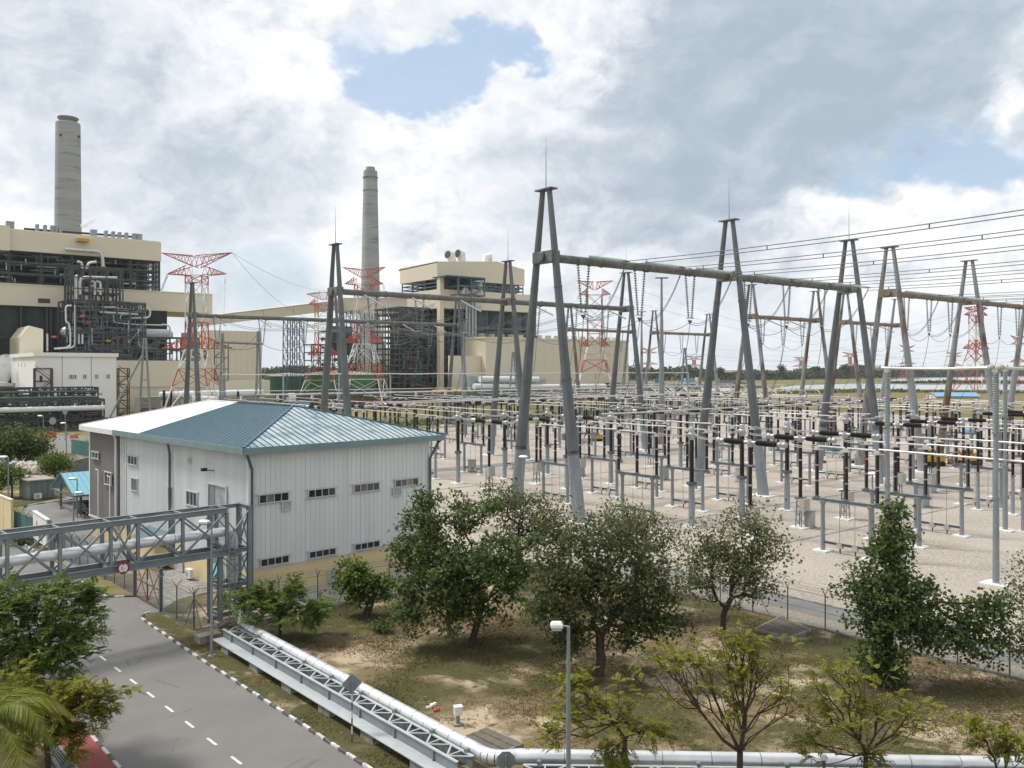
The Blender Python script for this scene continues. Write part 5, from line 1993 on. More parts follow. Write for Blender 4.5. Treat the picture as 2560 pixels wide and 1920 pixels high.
rgp = random.Random(3)
# ---------------------------------------------------------------- left unit
S1 = 352.0
uR, zT = US(403, 606.5, S1)
_, zU = US(403, 653, S1)
uM, zM1 = US(531, 737, S1 - 4)
_, zM0 = US(531, 783, S1 - 4)
unit1 = thing('boiler_house', 'huge beige-banded boiler house with open black steelwork at the left edge', 'power plant', Yd(uR - 40, S1))
P1 = lambda: MB(unit1.location)
uL1 = -110.0
ux, _ = US(22, 620, S1)
ub(P1(), ux, uR, S1, S1 + 46, zU, zT).build('upper_cladding', 'beige', unit1)
ub(P1(), uL1, ux, S1 - 3, S1 + 46, zU - .6, zT + 1.2).build('upper_cladding', 'beige', unit1)
ub(P1(), uL1, uR - .5, S1 + .3, S1 + 46, zT, zT + .5).build('roof', 'beigelight', unit1)
mb = P1()
ub(mb, uL1, uM, S1 - 4, S1 + 40, zM0, zM1)
mb.build('middle_cladding', 'beige', unit1)
mb = P1()
upoly(mb, [(uL1, zM1 + .02), (uM, zM1 + .02), (uM, zM1 + .4), (uL1, zM1 + .4)], S1 - 4.3, S1 + 2)
mb.build('parapet', 'beigelight', unit1)
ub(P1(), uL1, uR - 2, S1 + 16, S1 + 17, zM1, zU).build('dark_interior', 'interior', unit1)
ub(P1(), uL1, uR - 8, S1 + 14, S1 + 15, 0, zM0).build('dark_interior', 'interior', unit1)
mb = P1()
steel(mb, uL1, uR - 1, S1 + 1, S1 + 9, zM1 + .5, zU, 13, 3, .75, .3, rgp, 3)
mb.build('steel_frame', 'rack', unit1)
mb = P1()
steel(mb, uR - 14, uR - .4, S1 + 1, S1 + 14, zM1 + .5, zU, 4, 6, .4, .6, rgp, 3)
mb.build('steel_frame', 'rack', unit1)
mb = P1()
clutter(mb, uL1 + 20, uR - 3, S1 + 2.2, zM1 + 1, zU - 1, 90, rgp, .12, .4)
for k in range(4):
    rail(mb, uL1 + 20, uR - 2, S1 + .6, zM1 + .6 + k * (zU - zM1) / 4)
mb.build('pipework', 'galvd', unit1, kind='stuff')
mb = P1()
clutter(mb, uL1 + 20, uR - 3, S1 + 1.5, zM1 + 1, zU - 1, 34, rgp, .12, .32, 7)
mb.build('pipework', 'pipewhite', unit1, kind='stuff')
# ventilators along the roof edge
for k, (a, b, yt) in enumerate([(16, 36, 552), (90, 98, 560), (110, 118, 562), (128, 136, 563), (137, 145, 564), (147, 155, 565), (228, 243, 573), (263, 270, 576), (281, 288, 578), (297, 304, 580), (314, 321, 581), (333, 341, 583), (343, 356, 584)]):
    u0, z1 = US(a, yt, S1 + 4)
    u1, _ = US(b, yt, S1 + 4)
    ub(P1(), u0, u1, S1 + 4, S1 + 7, zT, z1).build('roof_vent', 'galv', unit1)
pix_pipe(unit1, [(60, 572), (330, 592)], S1 + 9, .5, 'black', name='roof_pipe')
# coal bunkers in the dark bay under the middle band
for k, px in enumerate((-60, 18, 88, 147)):
    u, _ = US(px, 800, S1 + 5)
    mb = P1()
    mb.lathe(Yd(u, S1 + 6, zM0 - 26), [(3, 0), (7.6, 9), (7.6, 27)], 20)
    mb.build('coal_bunker', 'bunker', unit1, smooth=True)
mb = P1()
for px in (-20, 54, 118, 128):
    u, _ = US(px, 800, S1 - 2)
    mb.bar(Yd(u, S1 - 2, 0), Yd(u, S1 - 2, zM0), .9)
for z in (zM0 - 14, zM0 - 27):
    mb.bar(Yd(uL1, S1 - 2, z), Yd(uR - 8, S1 - 2, z), .7)
mb.build('bunker_steelwork', 'rack', unit1)
u, z = US(110, 752, S1 - 4)
ub(P1(), u - 2.4, u + 2.4, S1 - 4.15, S1 - 3.9, z - 1, z + 1).build('louvre', 'rack', unit1)
u, z = US(208, 601, S1)
mb = P1()
ub(mb, u - 3, u + 2, S1 - 3, S1, z - .8, z + .6)
mb.build('monorail_hoist', 'yellow', unit1)
pix_pipe(unit1, [(163, 623), (254.6, 629.4), (258.4, 676)], S1 - 2.5, .8)
# piping tower standing in front
S2 = 322.0
hb = thing('piping_tower', 'tangle of silver steam pipes in open steelwork before the boiler house', 'pipework', Yd(20, S2))
PH = lambda: MB(hb.location)
u0, _ = US(181, 800, S2)
u1, _ = US(304, 800, S2)
_, zt_ = US(190, 665, S2)
_, zl_ = US(190, 880, S2)
mb = PH()
steel(mb, u0, u1, S2 + 3, S2 + 15, 8, zt_, 4, 10, .7, .6, rgp, 3)
mb.build('steel_frame', 'rack', hb)
u2, _ = US(168, 800, S2)
u3, _ = US(365, 800, S2)
_, zs_ = US(365, 758, S2)
mb = PH()
steel(mb, u2, u3, S2 + 1, S2 + 18, 8, zs_, 9, 9, .6, .6, rgp, 3)
mb.build('steel_frame', 'rack', hb)
mb = PH()
clutter(mb, u2, u3, S2 + .6, zl_, zs_, 110, rgp, .2, .55, 9)
for k in range(5):
    rail(mb, u2, u3, S2 - .4, 10 + (zs_ - 10) * k / 5)
mb.build('pipework', 'galvd', hb, kind='stuff')
mb = PH()
steel_ = PH()
steel(steel_, u2 + 3, u3 - 2, S2 - 2.6, S2 - 2, 8, zs_ - 1, 5, 6, .36, .3, rgp)
steel(steel_, u0, u1, S2 - 2.4, S2 - 2, zs_, zt_, 3, 3, .36, .3, rgp)
steel_.build('steel_frame', 'rack', hb)
clutter(mb, u2, u3, S2 + .2, zl_, zs_, 60, rgp, .14, .30, 7)
mb.build('pipework', 'galv', hb, kind='stuff')
for pts, r in (([(193, 654), (204, 656), (206, 671)], .9), ([(241, 655), (220, 657), (217, 672)], .9), ([(190, 748), (190, 691), (194, 690)], .95), ([(200, 736), (200, 693), (293, 695)], 1.05),
               ([(237, 737), (237, 704), (228, 703)], .9), ([(251, 737), (251, 704), (240, 703)], .9), ([(188, 762), (188, 830), (187, 868), (135, 872)], .75), ([(179, 764), (164, 764), (165, 805), (172, 807), (176, 830), (176, 865), (168, 867)], .6),
               ([(365, 769), (375, 773), (375, 794), (322, 796), (322, 878)], .75), ([(405, 811), (425, 814), (425, 876), (470, 879)], .6), ([(255, 768), (290, 768), (296, 772)], .7), ([(250, 780), (345, 786)], .8), ([(284, 788), (284, 806), (330, 811), (405, 813)], .5),
               ([(301, 800), (301, 786), (325, 786)], .45), ([(197, 835), (197, 860)], .7), ([(206, 835), (206, 860)], .7), ([(230, 820), (230, 862)], .4), ([(345, 822), (347, 868), (395, 872)], .5), ([(118, 834), (118, 878)], .7)):
    pix_pipe(hb, pts, S2 - 1.0, r * .62)
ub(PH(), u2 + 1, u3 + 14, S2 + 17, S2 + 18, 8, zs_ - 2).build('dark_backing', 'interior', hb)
ua, za = US(150, 830, S2 + 5)
ubb, zb_ = US(432, 836, S2 + 5)
mb = PH()
mb.lathe(Yd(ua, S2 + 5, za), [(.4, 0), (1.6, .5), (2.3, 1.8), (2.4, 3), (2.4, ubb - ua - 3), (2.2, ubb - ua - 1.2), (1.2, ubb - ua - .2)], 20, UD)
mb.build('storage_tank', 'silver', hb, smooth=True)
for (px, py, m) in ((222, 806, 'red'), (135, 842, 'red'), (285, 846, 'red'), (230, 715, 'yellow'), (258, 668, 'yellow'), (205, 790, 'orange'), (280, 760, 'red'), (340, 767, 'tankgreen'), (270, 852, 'yellow')):
    u, z = US(px, py, S2 - 1.5)
    ub(PH(), u - .9, u + .9, S2 - 2.2, S2 - 1, z - .35, z + .45).build('valve_box', m, hb)
# turbine hall and the low beige blocks in front
hall1 = thing('turbine_hall', 'long plain beige turbine hall with a gabled left end, before the left boiler house', 'building', Yd(40, 300))
T1 = lambda: MB(hall1.location)
ur, zr = US(654, 829, 306)
ul, _ = US(521, 825, 306)
ub(T1(), ul, ur, 306, 345, 0, zr).build('wall_block', 'beige', hall1)
ug, zg = US(289, 901, 298)
ug2, _ = US(528, 901, 298)
ub(T1(), ug, ug2, 298, 330, 0, zg).build('wall_block', 'beige', hall1)
ug3, zg3 = US(675, 950, 296)
ub(T1(), ug2 - 1, ug3, 296, 304, 0, zg3).build('annex_block', 'beigelight', hall1)
mb = T1()
gp = [US(x, y, 318) for x, y in ((50, 843), (73, 814), (108, 823), (108, 890), (50, 890))]
upoly(mb, gp[::-1], 318, 345)
mb.build('gable_block', 'beige', hall1)
for k in range(9):
    u = ul + (ur - ul) * (k + .5) / 9
    ub(T1(), u - .08, u + .08, 305.85, 306, 0, zr).build('panel_joint', 'beigelight', hall1)
mb = T1()
for (a, b, py) in ((330, 420, 966), (425, 520, 966)):
    p0, z0 = US(a, py, 297)
    p1, _ = US(b, py, 297)
    mb.bar(Yd(p0, 297.5, z0), Yd(p1, 297.5, z0), .4)
mb.build('wall_pipe', 'beigelight', hall1)
mb = T1()
rail(mb, ug, ug2, 298.5, zg)
clutter(mb, ug, ug2, 305, zg, zg + 9, 40, rgp, .2, .6, 8)
mb.build('roof_plant', 'galvd', hall1)
mb = T1()
steel(mb, ug + 2, ug2 - 4, 302, 312, zg, zg + 10, 7, 2, .5, .4, rgp)
mb.build('steel_frame', 'rack', hall1)
mb = T1()
u, z = US(535, 900, 297)
for k in range(5):
    zz = 3 + k * 5
    mb.bar(Yd(u, 296.5, zz), Yd(u + 5, 296.5, zz + 4.5), .6, .3)
    mb.bar(Yd(u, 296, zz + 5), Yd(u + 6, 296, zz + 5), .3)
for x in (0, 6):
    mb.bar(Yd(u + x, 296.3, 0), Yd(u + x, 296.3, 30), .35)
mb.build('outside_stair', 'rustframe', hall1)
# long white duct and grey transformer bays at the foot
wd = thing('transformer_bays', 'grey concrete transformer bays with white ducts before the turbine hall', 'transformer', Yd(60, 283))
WB = lambda: MB(wd.location)
for (a, b, yt, s) in ((351, 402, 993, 280), (575, 607, 993, 280), (615, 660, 995, 280), (662, 688, 985, 280), (430, 452, 997, 280)):
    u0, z1 = US(a, yt, s)
    u1, _ = US(b, yt, s)
    ub(WB(), u0, u1, s, s + 8, 0, z1).build('blast_wall', 'concrete', wd)
pix_pipe(wd, [(398, 990), (480, 987), (655, 983)], 286, 1.7, 'white', 12, name='air_duct')
pix_pipe(wd, [(480, 999), (540, 1000)], 279, 1.6, 'white', 12, name='oil_tank')
pix_pipe(wd, [(720, 994), (736, 994)], 262, 2.0, 'white', 12, name='oil_tank')
for px in (410, 428, 595, 640, 470):
    u, z = US(px, 985, 281)
    mb = WB()
    mb.lathe(Yd(u, 281, 0), shed_prof(z - 5, z + 1.5, .7, 8, .45), 8)
    mb.build('bushing', 'porcelain', wd)
for (a, b, y0) in ((350, 388, 1022), (350, 388, 1028)):
    u0, z1 = US(a, y0, 276)
    u1, _ = US(b, y0, 276)
    ub(WB(), u0, u1, 275, 277, z1 - .8, z1 + .3).build('cooler_bank', 'rust', wd)
ub(WB(), US(750, 1010, 258)[0], US(775, 1010, 258)[0], 258, 266, 2, US(750, 1004, 258)[1]).build('blue_shed', 'skyblue', wd)
# white block with the stair towers
SW = 265.0
uw0, zw = US(88, 881, SW)
uw1, _ = US(291, 881, SW)
sw1, _ = SU(28, 889, uw0)
wb = thing('white_block', 'plain white industrial block with a row of small blue windows', 'building', Yd(uw0, SW))
Q1 = lambda: MB(wb.location)
ub(Q1(), uw0, uw1, SW, sw1, 0, zw - .4).build('wall_block', 'whitewall', wb)
ub(Q1(), uw0 - .6, uw1 + .6, SW - .6, sw1 + .6, zw - 1.4, zw).build('parapet', 'whitewall', wb)
for px in (155.5, 228):
    u, _ = US(px, 950, SW)
    ub(Q1(), u - .08, u + .08, SW - .05, SW + .1, 0, zw - 1.4).build('panel_joint', 'galvd', wb)
for (a, b, y0, y1, n) in ((172, 191, 936.7, 947, 4), (207, 216, 936.3, 947, 2), (237, 245, 936, 946.5, 2), (265.5, 274.5, 935.6, 946, 2)):
    u0, z1 = US(a, y0, SW)
    u1, z0 = US(b, y1, SW)
    mb = Q1()
    for z in (z0, z1):
        mb.bar(Yd(u0, SW - .08, z), Yd(u1, SW - .08, z), .15)
    for k in range(n + 1):
        u = u0 + (u1 - u0) * k / n
        mb.bar(Yd(u, SW - .08, z0), Yd(u, SW - .08, z1), .15)
    w_ = mb.build('window', 'white', wb)
    for k in range(n):
        ua, ub_ = u0 + (u1 - u0) * k / n, u0 + (u1 - u0) * (k + 1) / n
        ub(Q1(), ua, ub_, SW - .06, SW + .02, z0, z1).build('pane', 'skyblue' if (k + n) % 2 == 0 else 'steelblue', w_)
for px in (46, 54.5, 62.5):
    s_, z1 = SU(px, 908, uw0)
    _, z0 = SU(px, 917, uw0)
    q = lambda z: [Yd(uw0 - .05, s_ - .35, z), Yd(uw0 + .02, s_ - .35, z), Yd(uw0 + .02, s_ + .35, z), Yd(uw0 - .05, s_ + .35, z)]
    Q1().hexa(q(z0), q(z1)).build('slit_window', 'glass', wb)
for (a, b, y0, y1) in ((141, 149, 983, 990), (247, 256, 982, 988), (99, 106, 939, 955), (100, 107, 983, 999)):
    u0, z1 = US(a, y0, SW)
    u1, z0 = US(b, y1, SW)
    ub(Q1(), u0, u1, SW - .06, SW + .02, z0, z1).build('vent_panel' if a > 110 else 'door', 'louver' if a > 110 else 'navy', wb)
def stair(label, pxa, pxb, pyt, s, n):
    u0, z1 = US(pxa, pyt, s)
    u1, _ = US(pxb, pyt, s)
    t = thing('stair_tower', label, 'stairs', Yd(u0, s))
    mb = MB(t.location)
    for u in (u0, u1):
        for sd in (s - 3, s - .4):
            mb.bar(Yd(u, sd, 0), Yd(u, sd, z1), .35)
    for k in range(n + 1):
        z = z1 * k / n
        for sd in (s - 3, s - .4):
            mb.bar(Yd(u0, sd, z), Yd(u1, sd, z), .3)
    mb.build('frame', 'rustframe', t)
    for k in range(n):
        z0_, z2 = z1 * k / n, z1 * (k + 1) / n
        a, b = (u0, u1) if k % 2 == 0 else (u1, u0)
        MB(t.location).bar(Yd(a, s - 2.2, z0_), Yd(b, s - 2.2, z2), 1.0, .25).build('flight', 'rust', t)
        MB(t.location).bar(Yd(a, s - 3, z0_ + 1), Yd(b, s - 3, z2 + 1), .15).build('handrail', 'rustframe', t)
    return t
stair('rusty steel stair tower against the corner of the white block', 84, 127, 921, SW, 4)
stair('rusty zigzag escape stair at the right end of the white block', 292, 318, 921, SW + 4, 6)
# chimneys
def chimney(label, px, Z, prof, crown=None):
    b = Vector(((px - CX) / F * Z, Z, 0))
    t = thing('chimney', label, 'chimney', b)
    zs_ = [z for r, z in prof]
    rings = []
    for (r0, z0), (r1, z1) in zip(prof, prof[1:]):
        k = max(1, int((z1 - z0) / 12))
        for i in range(k):
            rings.append((r0 + (r1 - r0) * i / k, z0 + (z1 - z0) * i / k))
    rings.append(prof[-1])
    for k, (a, c) in enumerate(zip(rings, rings[1:])):
        mb = MB(b)
        mb.tube_prof([b + Vector((0, 0, a[1])), b + Vector((0, 0, c[1]))], [a[0], c[0]], 32, Vector((0, 0, 1)))
        mb.build('shaft_section', 'stack', t, smooth=True)
    return t, b
z_of = lambda py, Z: CAMZ - (py - HY) / F * Z
Z1 = 623.0
c1, b1 = chimney('wide grey concrete chimney with a flared cap behind the left boiler house', 170, Z1, [(9.6, 0), (9.2, 80), (8.2, z_of(310, Z1) - .1), (7.9, z_of(308, Z1))])
mb = MB(b1)
zc = z_of(308, Z1)
mb.lathe(b1, [(5.6, zc - 1), (5.4, zc + 1.2), (7.0, zc + 3.2), (7.0, zc + 3.9), (6.4, zc + 4.0)], 28)
mb.build('flared_cap', 'stackd', c1)
for px, py in ((152, 338), (197, 342)):
    p = at(px, py, Z1 - 8.3)
    MB(b1).box(p, 1.2, 1.2, 1.6).build('opening', 'black', c1)
Z2 = 778.0
c2, b2 = chimney('slim banded concrete chimney with a flared base behind the gantries', 926, Z2, [(15.5, 0), (15.2, z_of(905, Z2)), (13.6, z_of(872, Z2)), (10.2, z_of(832, Z2)), (8.9, z_of(795, Z2)), (6.2, z_of(430, Z2)), (6.1, z_of(428, Z2))])
mb = MB(b2)
zc = z_of(428, Z2)
mb.lathe(b2, [(4.4, zc - 1), (4.1, zc + 3.4), (3.4, zc + 3.5)], 24)
mb.build('flue_cap', 'stack', c2)
for z in (z_of(445, Z2), z_of(478, Z2)):
    mb = MB(b2)
    mb.lathe(b2, [(6.9, z), (6.9, z + .6)], 28)
    mb.build('gallery', 'stackd', c2)
# ---------------------------------------------------------------- right unit
SU2 = 338.0
unit2 = thing('boiler_house', 'beige boiler house with blue steelwork and round roof fans beyond the gantries', 'power plant', Yd(236, SU2))
P2 = lambda: MB(unit2.location)
v0, v1, vp = 204.0, 268.7, 247.0
zb2 = 70.2
mb = P2()
upoly(mb, [(v0, zb2), (v1, zb2 - .2), (v1, 79.9), (vp, 83.3), (v0, 80.)], SU2, SU2 + 42)
mb.build('upper_cladding', 'beige', unit2)
uq, zq1 = US(1328, 737.5, SU2 - 6)
_, zq0 = US(1328, 781.6, SU2 - 6)
ub(P2(), v0 - 2, uq, SU2 - 6, SU2 + 30, zq0, zq1).build('middle_cladding', 'beige', unit2)
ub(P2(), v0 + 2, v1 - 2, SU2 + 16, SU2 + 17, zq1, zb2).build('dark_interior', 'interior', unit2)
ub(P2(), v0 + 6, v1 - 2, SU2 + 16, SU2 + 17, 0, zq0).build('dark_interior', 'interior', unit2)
mb = P2()
steel(mb, v0 + .5, v1 - .5, SU2 + 1, SU2 + 40, zq1, zb2, 9, 3, .7, .4, rgp, 4)
mb.build('steel_frame', 'steelblue', unit2)
mb = P2()
steel(mb, v0 + 12, v1 - .5, SU2 - 4, SU2 + 10, 0, zq0, 5, 5, .9, .7, rgp, 2)
mb.build('steel_frame', 'steelblue', unit2)
mb = P2()
steel(mb, v0 - 24, v0 + 10, SU2 + 2, SU2 + 34, 0, zq0, 9, 16, .7, .6, rgp, 3)
ub(mb, v0 - 14, v0 + 8, SU2 + 14, SU2 + 30, 0, zq0 - 4)
mb.build('stair_steelwork', 'rack', unit2)
mb = P2()
clutter(mb, v0 - 22, v0 + 9, SU2 + 2, 5, zq0 - 2, 120, rgp, .25, .7, 9)
mb.build('pipework', 'steelblue', unit2, kind='stuff')
mb = P2()
clutter(mb, v0 - 22, v0 + 9, SU2 + 1.5, 5, zq0 - 2, 26, rgp, .2, .5, 8)
mb.build('pipework', 'rust', unit2, kind='stuff')
mb = P2()
clutter(mb, v0 + 4, v1 - 4, SU2 + 1, zq1 + .5, zb2 - .5, 60, rgp, .25, .7, 10)
mb.build('pipework', 'galvd', unit2, kind='stuff')
for (u, a, b) in ((v0 - 1, 0, zb2), ):
    ub(P2(), u - 1.2, u + 1.4, SU2 - 6.4, SU2 - 3, a, b).build('lift_shaft', 'beige', unit2)
for k, px in enumerate((1196, 1238, 1282, 1318)):
    u, _ = US(px, 830, SU2 + 4)
    mb = P2()
    mb.lathe(Yd(u, SU2 + 6, 18), [(4, 0), (7.0, 8), (7.0, zq0 - 18)], 20)
    mb.build('coal_bunker', 'galvd', unit2, smooth=True)
for px in (1166, 1173, 1181, 1188):
    pix_pipe(unit2, [(px, 735), (px, 850)], SU2 - 8, .8, 'silver')
# blue canopy frame with silver elbows
fa, za = US(1117, 690, SU2 - 14)
fb, _ = US(1211, 690, SU2 - 14)
_, z0 = US(1160, 737, SU2 - 14)
mb = P2()
steel(mb, fa + 8, fb, SU2 - 14, SU2 - 1, z0, za, 2, 2, .9, .6, rgp)
ub(mb, fa, fb, SU2 - 15, SU2 + 1, za, za + .6)
mb.build('blue_canopy', 'steelblue', unit2)
for pts in ([(1158, 735), (1158, 724), (1167, 722), (1168, 735)], [(1174, 735), (1180, 726), (1192, 728), (1194, 736)], [(1196, 716), (1200, 705), (1200, 735)]):
    pix_pipe(unit2, pts, SU2 - 10, 1.4)
for k, (px, py) in enumerate(((1126, 643), (1151, 640), (1219, 647))):
    u, z = US(px, py, SU2 + 8)
    mb = P2()
    p = Yd(u, SU2 + 8, 82)
    d = Vector((-.55, -.75, .12)) if k < 2 else Vector((.75, .3, .1))
    top_ = Yd(u, SU2 + 8, z + 1)
    mb.tube([p - Vector((0, 0, 3)) - d * 2, p - d * 1.2 + Vector((0, 0, 1)), top_ - d * 1, top_ + d * 2.6], [2.6, 2.6, 2.7, 2.7], 16)
    f_ = mb.build('roof_fan', 'white', unit2, smooth=True)
    if k < 2:
        mb = P2()
        mb.lathe(top_ + d * 2.62, [(2.3, 0), (2.3, .15)], 16, d)
        mb.build('fan_opening', 'rack', f_)
pix_pipe(unit2, [(997, 676), (1094, 655)], SU2 - 1, .35, 'galvd', name='roof_edge_pipe')
# second turbine hall
hall2 = thing('turbine_hall', 'long beige turbine hall with a flat roof line right of the gantry legs', 'building', Yd(260, 305))
H2 = lambda: MB(hall2.location)
w0, wz = US(1214, 844, 305)
w1, _ = US(1571, 853, 305)
ub(H2(), w0, w1, 305, 327, 0, wz - .4).build('wall_block', 'beige', hall2)
ub(H2(), w0 - .5, w1 + .5, 304.6, 327.5, wz - .4, wz + .6).build('parapet', 'beigelight', hall2)
ua_, za_ = US(1128, 889, 309)
ub(H2(), ua_, w0 - .1, 309, 312, 0, za_).build('annex_block', 'beige', hall2)
for k in range(17):
    u = w0 + (w1 - w0) * (k + .5) / 17
    ub(H2(), u - .12, u + .12, 304.88, 305, 0, wz - .4).build('panel_joint', 'beigelight', hall2)
for k in range(16):
    u = w0 + (w1 - w0) * (k + .5) / 16
    ub(H2(), u - 1, u + 1, 312, 315, wz + .5, wz + 2.6).build('roof_vent', 'boxgrey', hall2)
tb2 = thing('transformer_bays', 'pale grey transformer bays and white ducts before the right turbine hall', 'transformer', Yd(250, 288))
W2_ = lambda: MB(tb2.location)
for (a, b, yt, s, m) in ((1175, 1222, 940, 290, 'greyins'), (1222, 1262, 955, 292, 'boxgrey'), (1263, 1300, 940, 290, 'greyins'), (1305, 1365, 948, 290, 'greyins')):
    u0, z1 = US(a, yt, s)
    u1, _ = US(b, yt, s)
    ub(W2_(), u0, u1, s, s + 9, 0, z1).build('blast_wall', m, tb2)
pix_pipe(tb2, [(1185, 966), (1300, 968), (1512, 966)], 286, 1.6, 'white', 10, name='air_duct')
pix_pipe(tb2, [(1200, 948), (1345, 949)], 287, 1.7, 'white', 10, name='air_duct')
pix_pipe(tb2, [(1081, 981), (1175, 978)], 284, 1.3, 'yellow', 8, name='pipe_bridge')
pix_pipe(tb2, [(1130, 1000), (1230, 1001)], 275, 2.6, 'greyins', 12, name='horizontal_vessel')
for k, (a, b, y0) in enumerate(((1620 - 65, 1600, 958), )):
    u0, z1 = US(a, y0, 285)
    u1, _ = US(b, y0, 285)
    ub(W2_(), u0, u1, 285, 300, 6, z1).build('flat_shed', 'rustframe', tb2)
# conveyor gallery climbing between the units
gal = thing('conveyor_gallery', 'long sloping beige conveyor gallery climbing between the two boiler houses', 'conveyor', at(820, 922, 500))
gz = gal.location
def gbox(p, q, w, h, nm='gallery_section'):
    MB(gz).bar(p, q, w, h).build(nm, 'beige', gal)
    MB(gz).bar(p + Vector((0, 0, h / 2 + .15)), q + Vector((0, 0, h / 2 + .15)), w + .8, .3).build('gallery_roof', 'beigelight', gal)
ga, gb, gc_ = at(480, 806, 452), at(862, 761, 545), at(1090, 766, 520)
for k in range(5):
    gbox(ga.lerp(gb, k / 5), ga.lerp(gb, (k + 1) / 5 - .003), 6, 5.0 + 1.1 * k / 5)
gbox(gb + Vector((-4, 0, -1)), gc_, 8, 9.0)
def trestle(label, px, Z, ytop, w, m='steelblue', d=None):
    b = Vector(((px - CX) / F * Z, Z, 0))
    t = thing('trestle', label, 'trestle', b)
    H_ = z_of(ytop, Z)
    q = lambda x, y, z: b + UD * x + SD * y + Vector((0, 0, z))
    n = 7
    for x in (-w, -w * .12, w * .12, w) if w > 4 else (-w, w):
        for y in (-w * .6, w * .6):
            MB(b).bar(q(x * 1.08, y, 0), q(x, y, H_), .42).build('leg', m, t)
    mb = MB(b)
    for k in range(n):
        z0, z1 = H_ * k / n, H_ * (k + 1) / n
        for y in (-w * .6, w * .6):
            for (xa, xb) in ((-w, -w * .12), (w * .12, w)) if w > 4 else ((-w, w),):
                mb.bar(q(xa, y, z0), q(xb, y, z1), .2)
                mb.bar(q(xb, y, z0), q(xa, y, z1), .2)
                mb.bar(q(xa, y, z1), q(xb, y, z1), .25)
        mb.bar(q(-w, -w * .6, z0), q(-w, w * .6, z1), .2)
        mb.bar(q(w, -w * .6, z0), q(w, w * .6, z1), .2)
    mb.build('bracing', m, t)
trestle('tall blue-grey lattice trestle under the sloping gallery', 734, 440, 800, 4.4)
trestle('blue-grey lattice trestle behind the front-left A-frame', 888, 520, 778, 4.6)
trestle('dark lattice trestle at the left boiler house corner', 590, 400, 842, 2.2, 'rack')
# green tanks
for k, (px, Z, rp, yt) in enumerate(((722, 470, 60, 940), (850, 455, 88, 934), (905, 520, 42, 938), (8, 322, 26, 965))):
    b = Vector(((px - CX) / F * Z, Z, 0))
    r = rp * Z / F
    H_ = z_of(yt, Z)
    t = thing('storage_tank', ['round green storage tank left of the front-left A-frame', 'widest round green storage tank behind the front-left A-frame', 'green storage tank at the foot of the slim chimney', 'green storage tank at the left picture edge beside the white block'][k], 'tank', b)
    MB(b).lathe(b, [(r, 0), (r, H_)], 40).build('shell', 'tankgreen', t, smooth=True)
    MB(b).lathe(b + Vector((0, 0, H_)), [(r * 1.0, 0), (r * .6, 1.0), (.2, 1.8)], 40).build('roof', 'cabinroof', t, smooth=True)
    mb = MB(b)
    for i in range(40):
        a0, a1 = 2 * math.pi * i / 40, 2 * math.pi * (i + 1) / 40
        mb.bar(b + Vector((r * math.cos(a0), r * math.sin(a0), H_ + 1)), b + Vector((r * math.cos(a1), r * math.sin(a1), H_ + 1)), .15)
        mb.bar(b + Vector((r * math.cos(a0), r * math.sin(a0), H_)), b + Vector((r * math.cos(a0), r * math.sin(a0), H_ + 1)), .12)
    mb.build('handrail', 'galv', t)
# low blocks and black steelwork at the chimney foot
lowb = thing('chimney_annex', 'low beige service building at the foot of the slim chimney', 'building', at(930, 922, 560))
for (a, b, yt, Z, dp, m) in ((868, 975, 905, 560, 20, 'beige'), (930, 1000, 915, 540, 14, 'beigelight'), (960, 1010, 872, 640, 16, 'beige')):
    x0, x1 = at(a, yt, Z), at(b, yt, Z)
    MB(lowb.location).box(Vector(((x0.x + x1.x) / 2, Z + dp / 2, x0.z / 2)), x1.x - x0.x, dp, x0.z, UD if False else (1, .1, 0)).build('wall_block', m, lowb)
for px in (955, 985):
    p = at(px, 907, 549)
    MB(lowb.location).box(p, 5, .3, 2.4).build('window', 'glass', lowb)
blk = thing('transfer_tower', 'black steel transfer tower with platforms left of the slim chimney', 'tower', at(835, 922, 500))
mb = MB(blk.location)
ca = (blk.location - A0).dot(UD)
cs = (blk.location - A0).dot(SD)
steel(mb, ca - 13, ca + 14, cs, cs + 12, 0, 32, 6, 7, .6, .5, rgp)
steel(mb, ca - 4, ca + 14, cs, cs + 12, 32, 40, 3, 2, .5, .5, rgp)
clutter(mb, ca - 12, ca + 13, cs - .5, 6, 36, 60, rgp, .4, 1.2, 8)
mb.build('steel_frame', 'rack', blk)
ub(MB(blk.location), ca, ca + 13, cs + 2, cs + 10, 26, 43).build('hopper_casing', 'galvd', blk)
mb = MB(blk.location)
clutter(mb, ca - 12, ca + 13, cs - .6, 6, 34, 14, rgp, .4, .9, 5)
mb.build('pipework', 'rust', blk, kind='stuff')
# pipe rack running along in front of the tanks
def rack_run(label, u0, u1, s, z, nu, pipes, m='rack', dpt=5):
    t = thing('pipe_rack', label, 'pipe rack', Yd(u0, s))
    mb = MB(t.location)
    steel(mb, u0, u1, s, s + dpt, 0, z, nu, 3, .38, .5, rgp)
    for k in range(nu * 2):
        a, b = u0 + (u1 - u0) * k / (nu * 2), u0 + (u1 - u0) * (k + 1) / (nu * 2)
        mb.bar(Yd(a, s - .1, z * .66), Yd(b, s - .1, z), .25)
        mb.bar(Yd(b, s - .1, z * .66), Yd(a, s - .1, z), .22)
    mb.build('frame', m, t)
    if s < 230:
        mb = MB(t.location)
        clutter(mb, u0, u1, s + 1, 1, z, nu * 9, rgp, .12, .35, 12)
        clutter(mb, u0, u1, s + 3.5, .5, z, nu * 9, rgp, .2, .6, 14)
        mb.build('pipework', 'rack', t, kind='stuff')
    for (dz, r, mm) in pipes:
        MB(t.location).tube([Yd(u0, s - .3, z * dz), Yd(u1, s - .3, z * dz)], r, 8).build('pipe', mm, t, smooth=True)
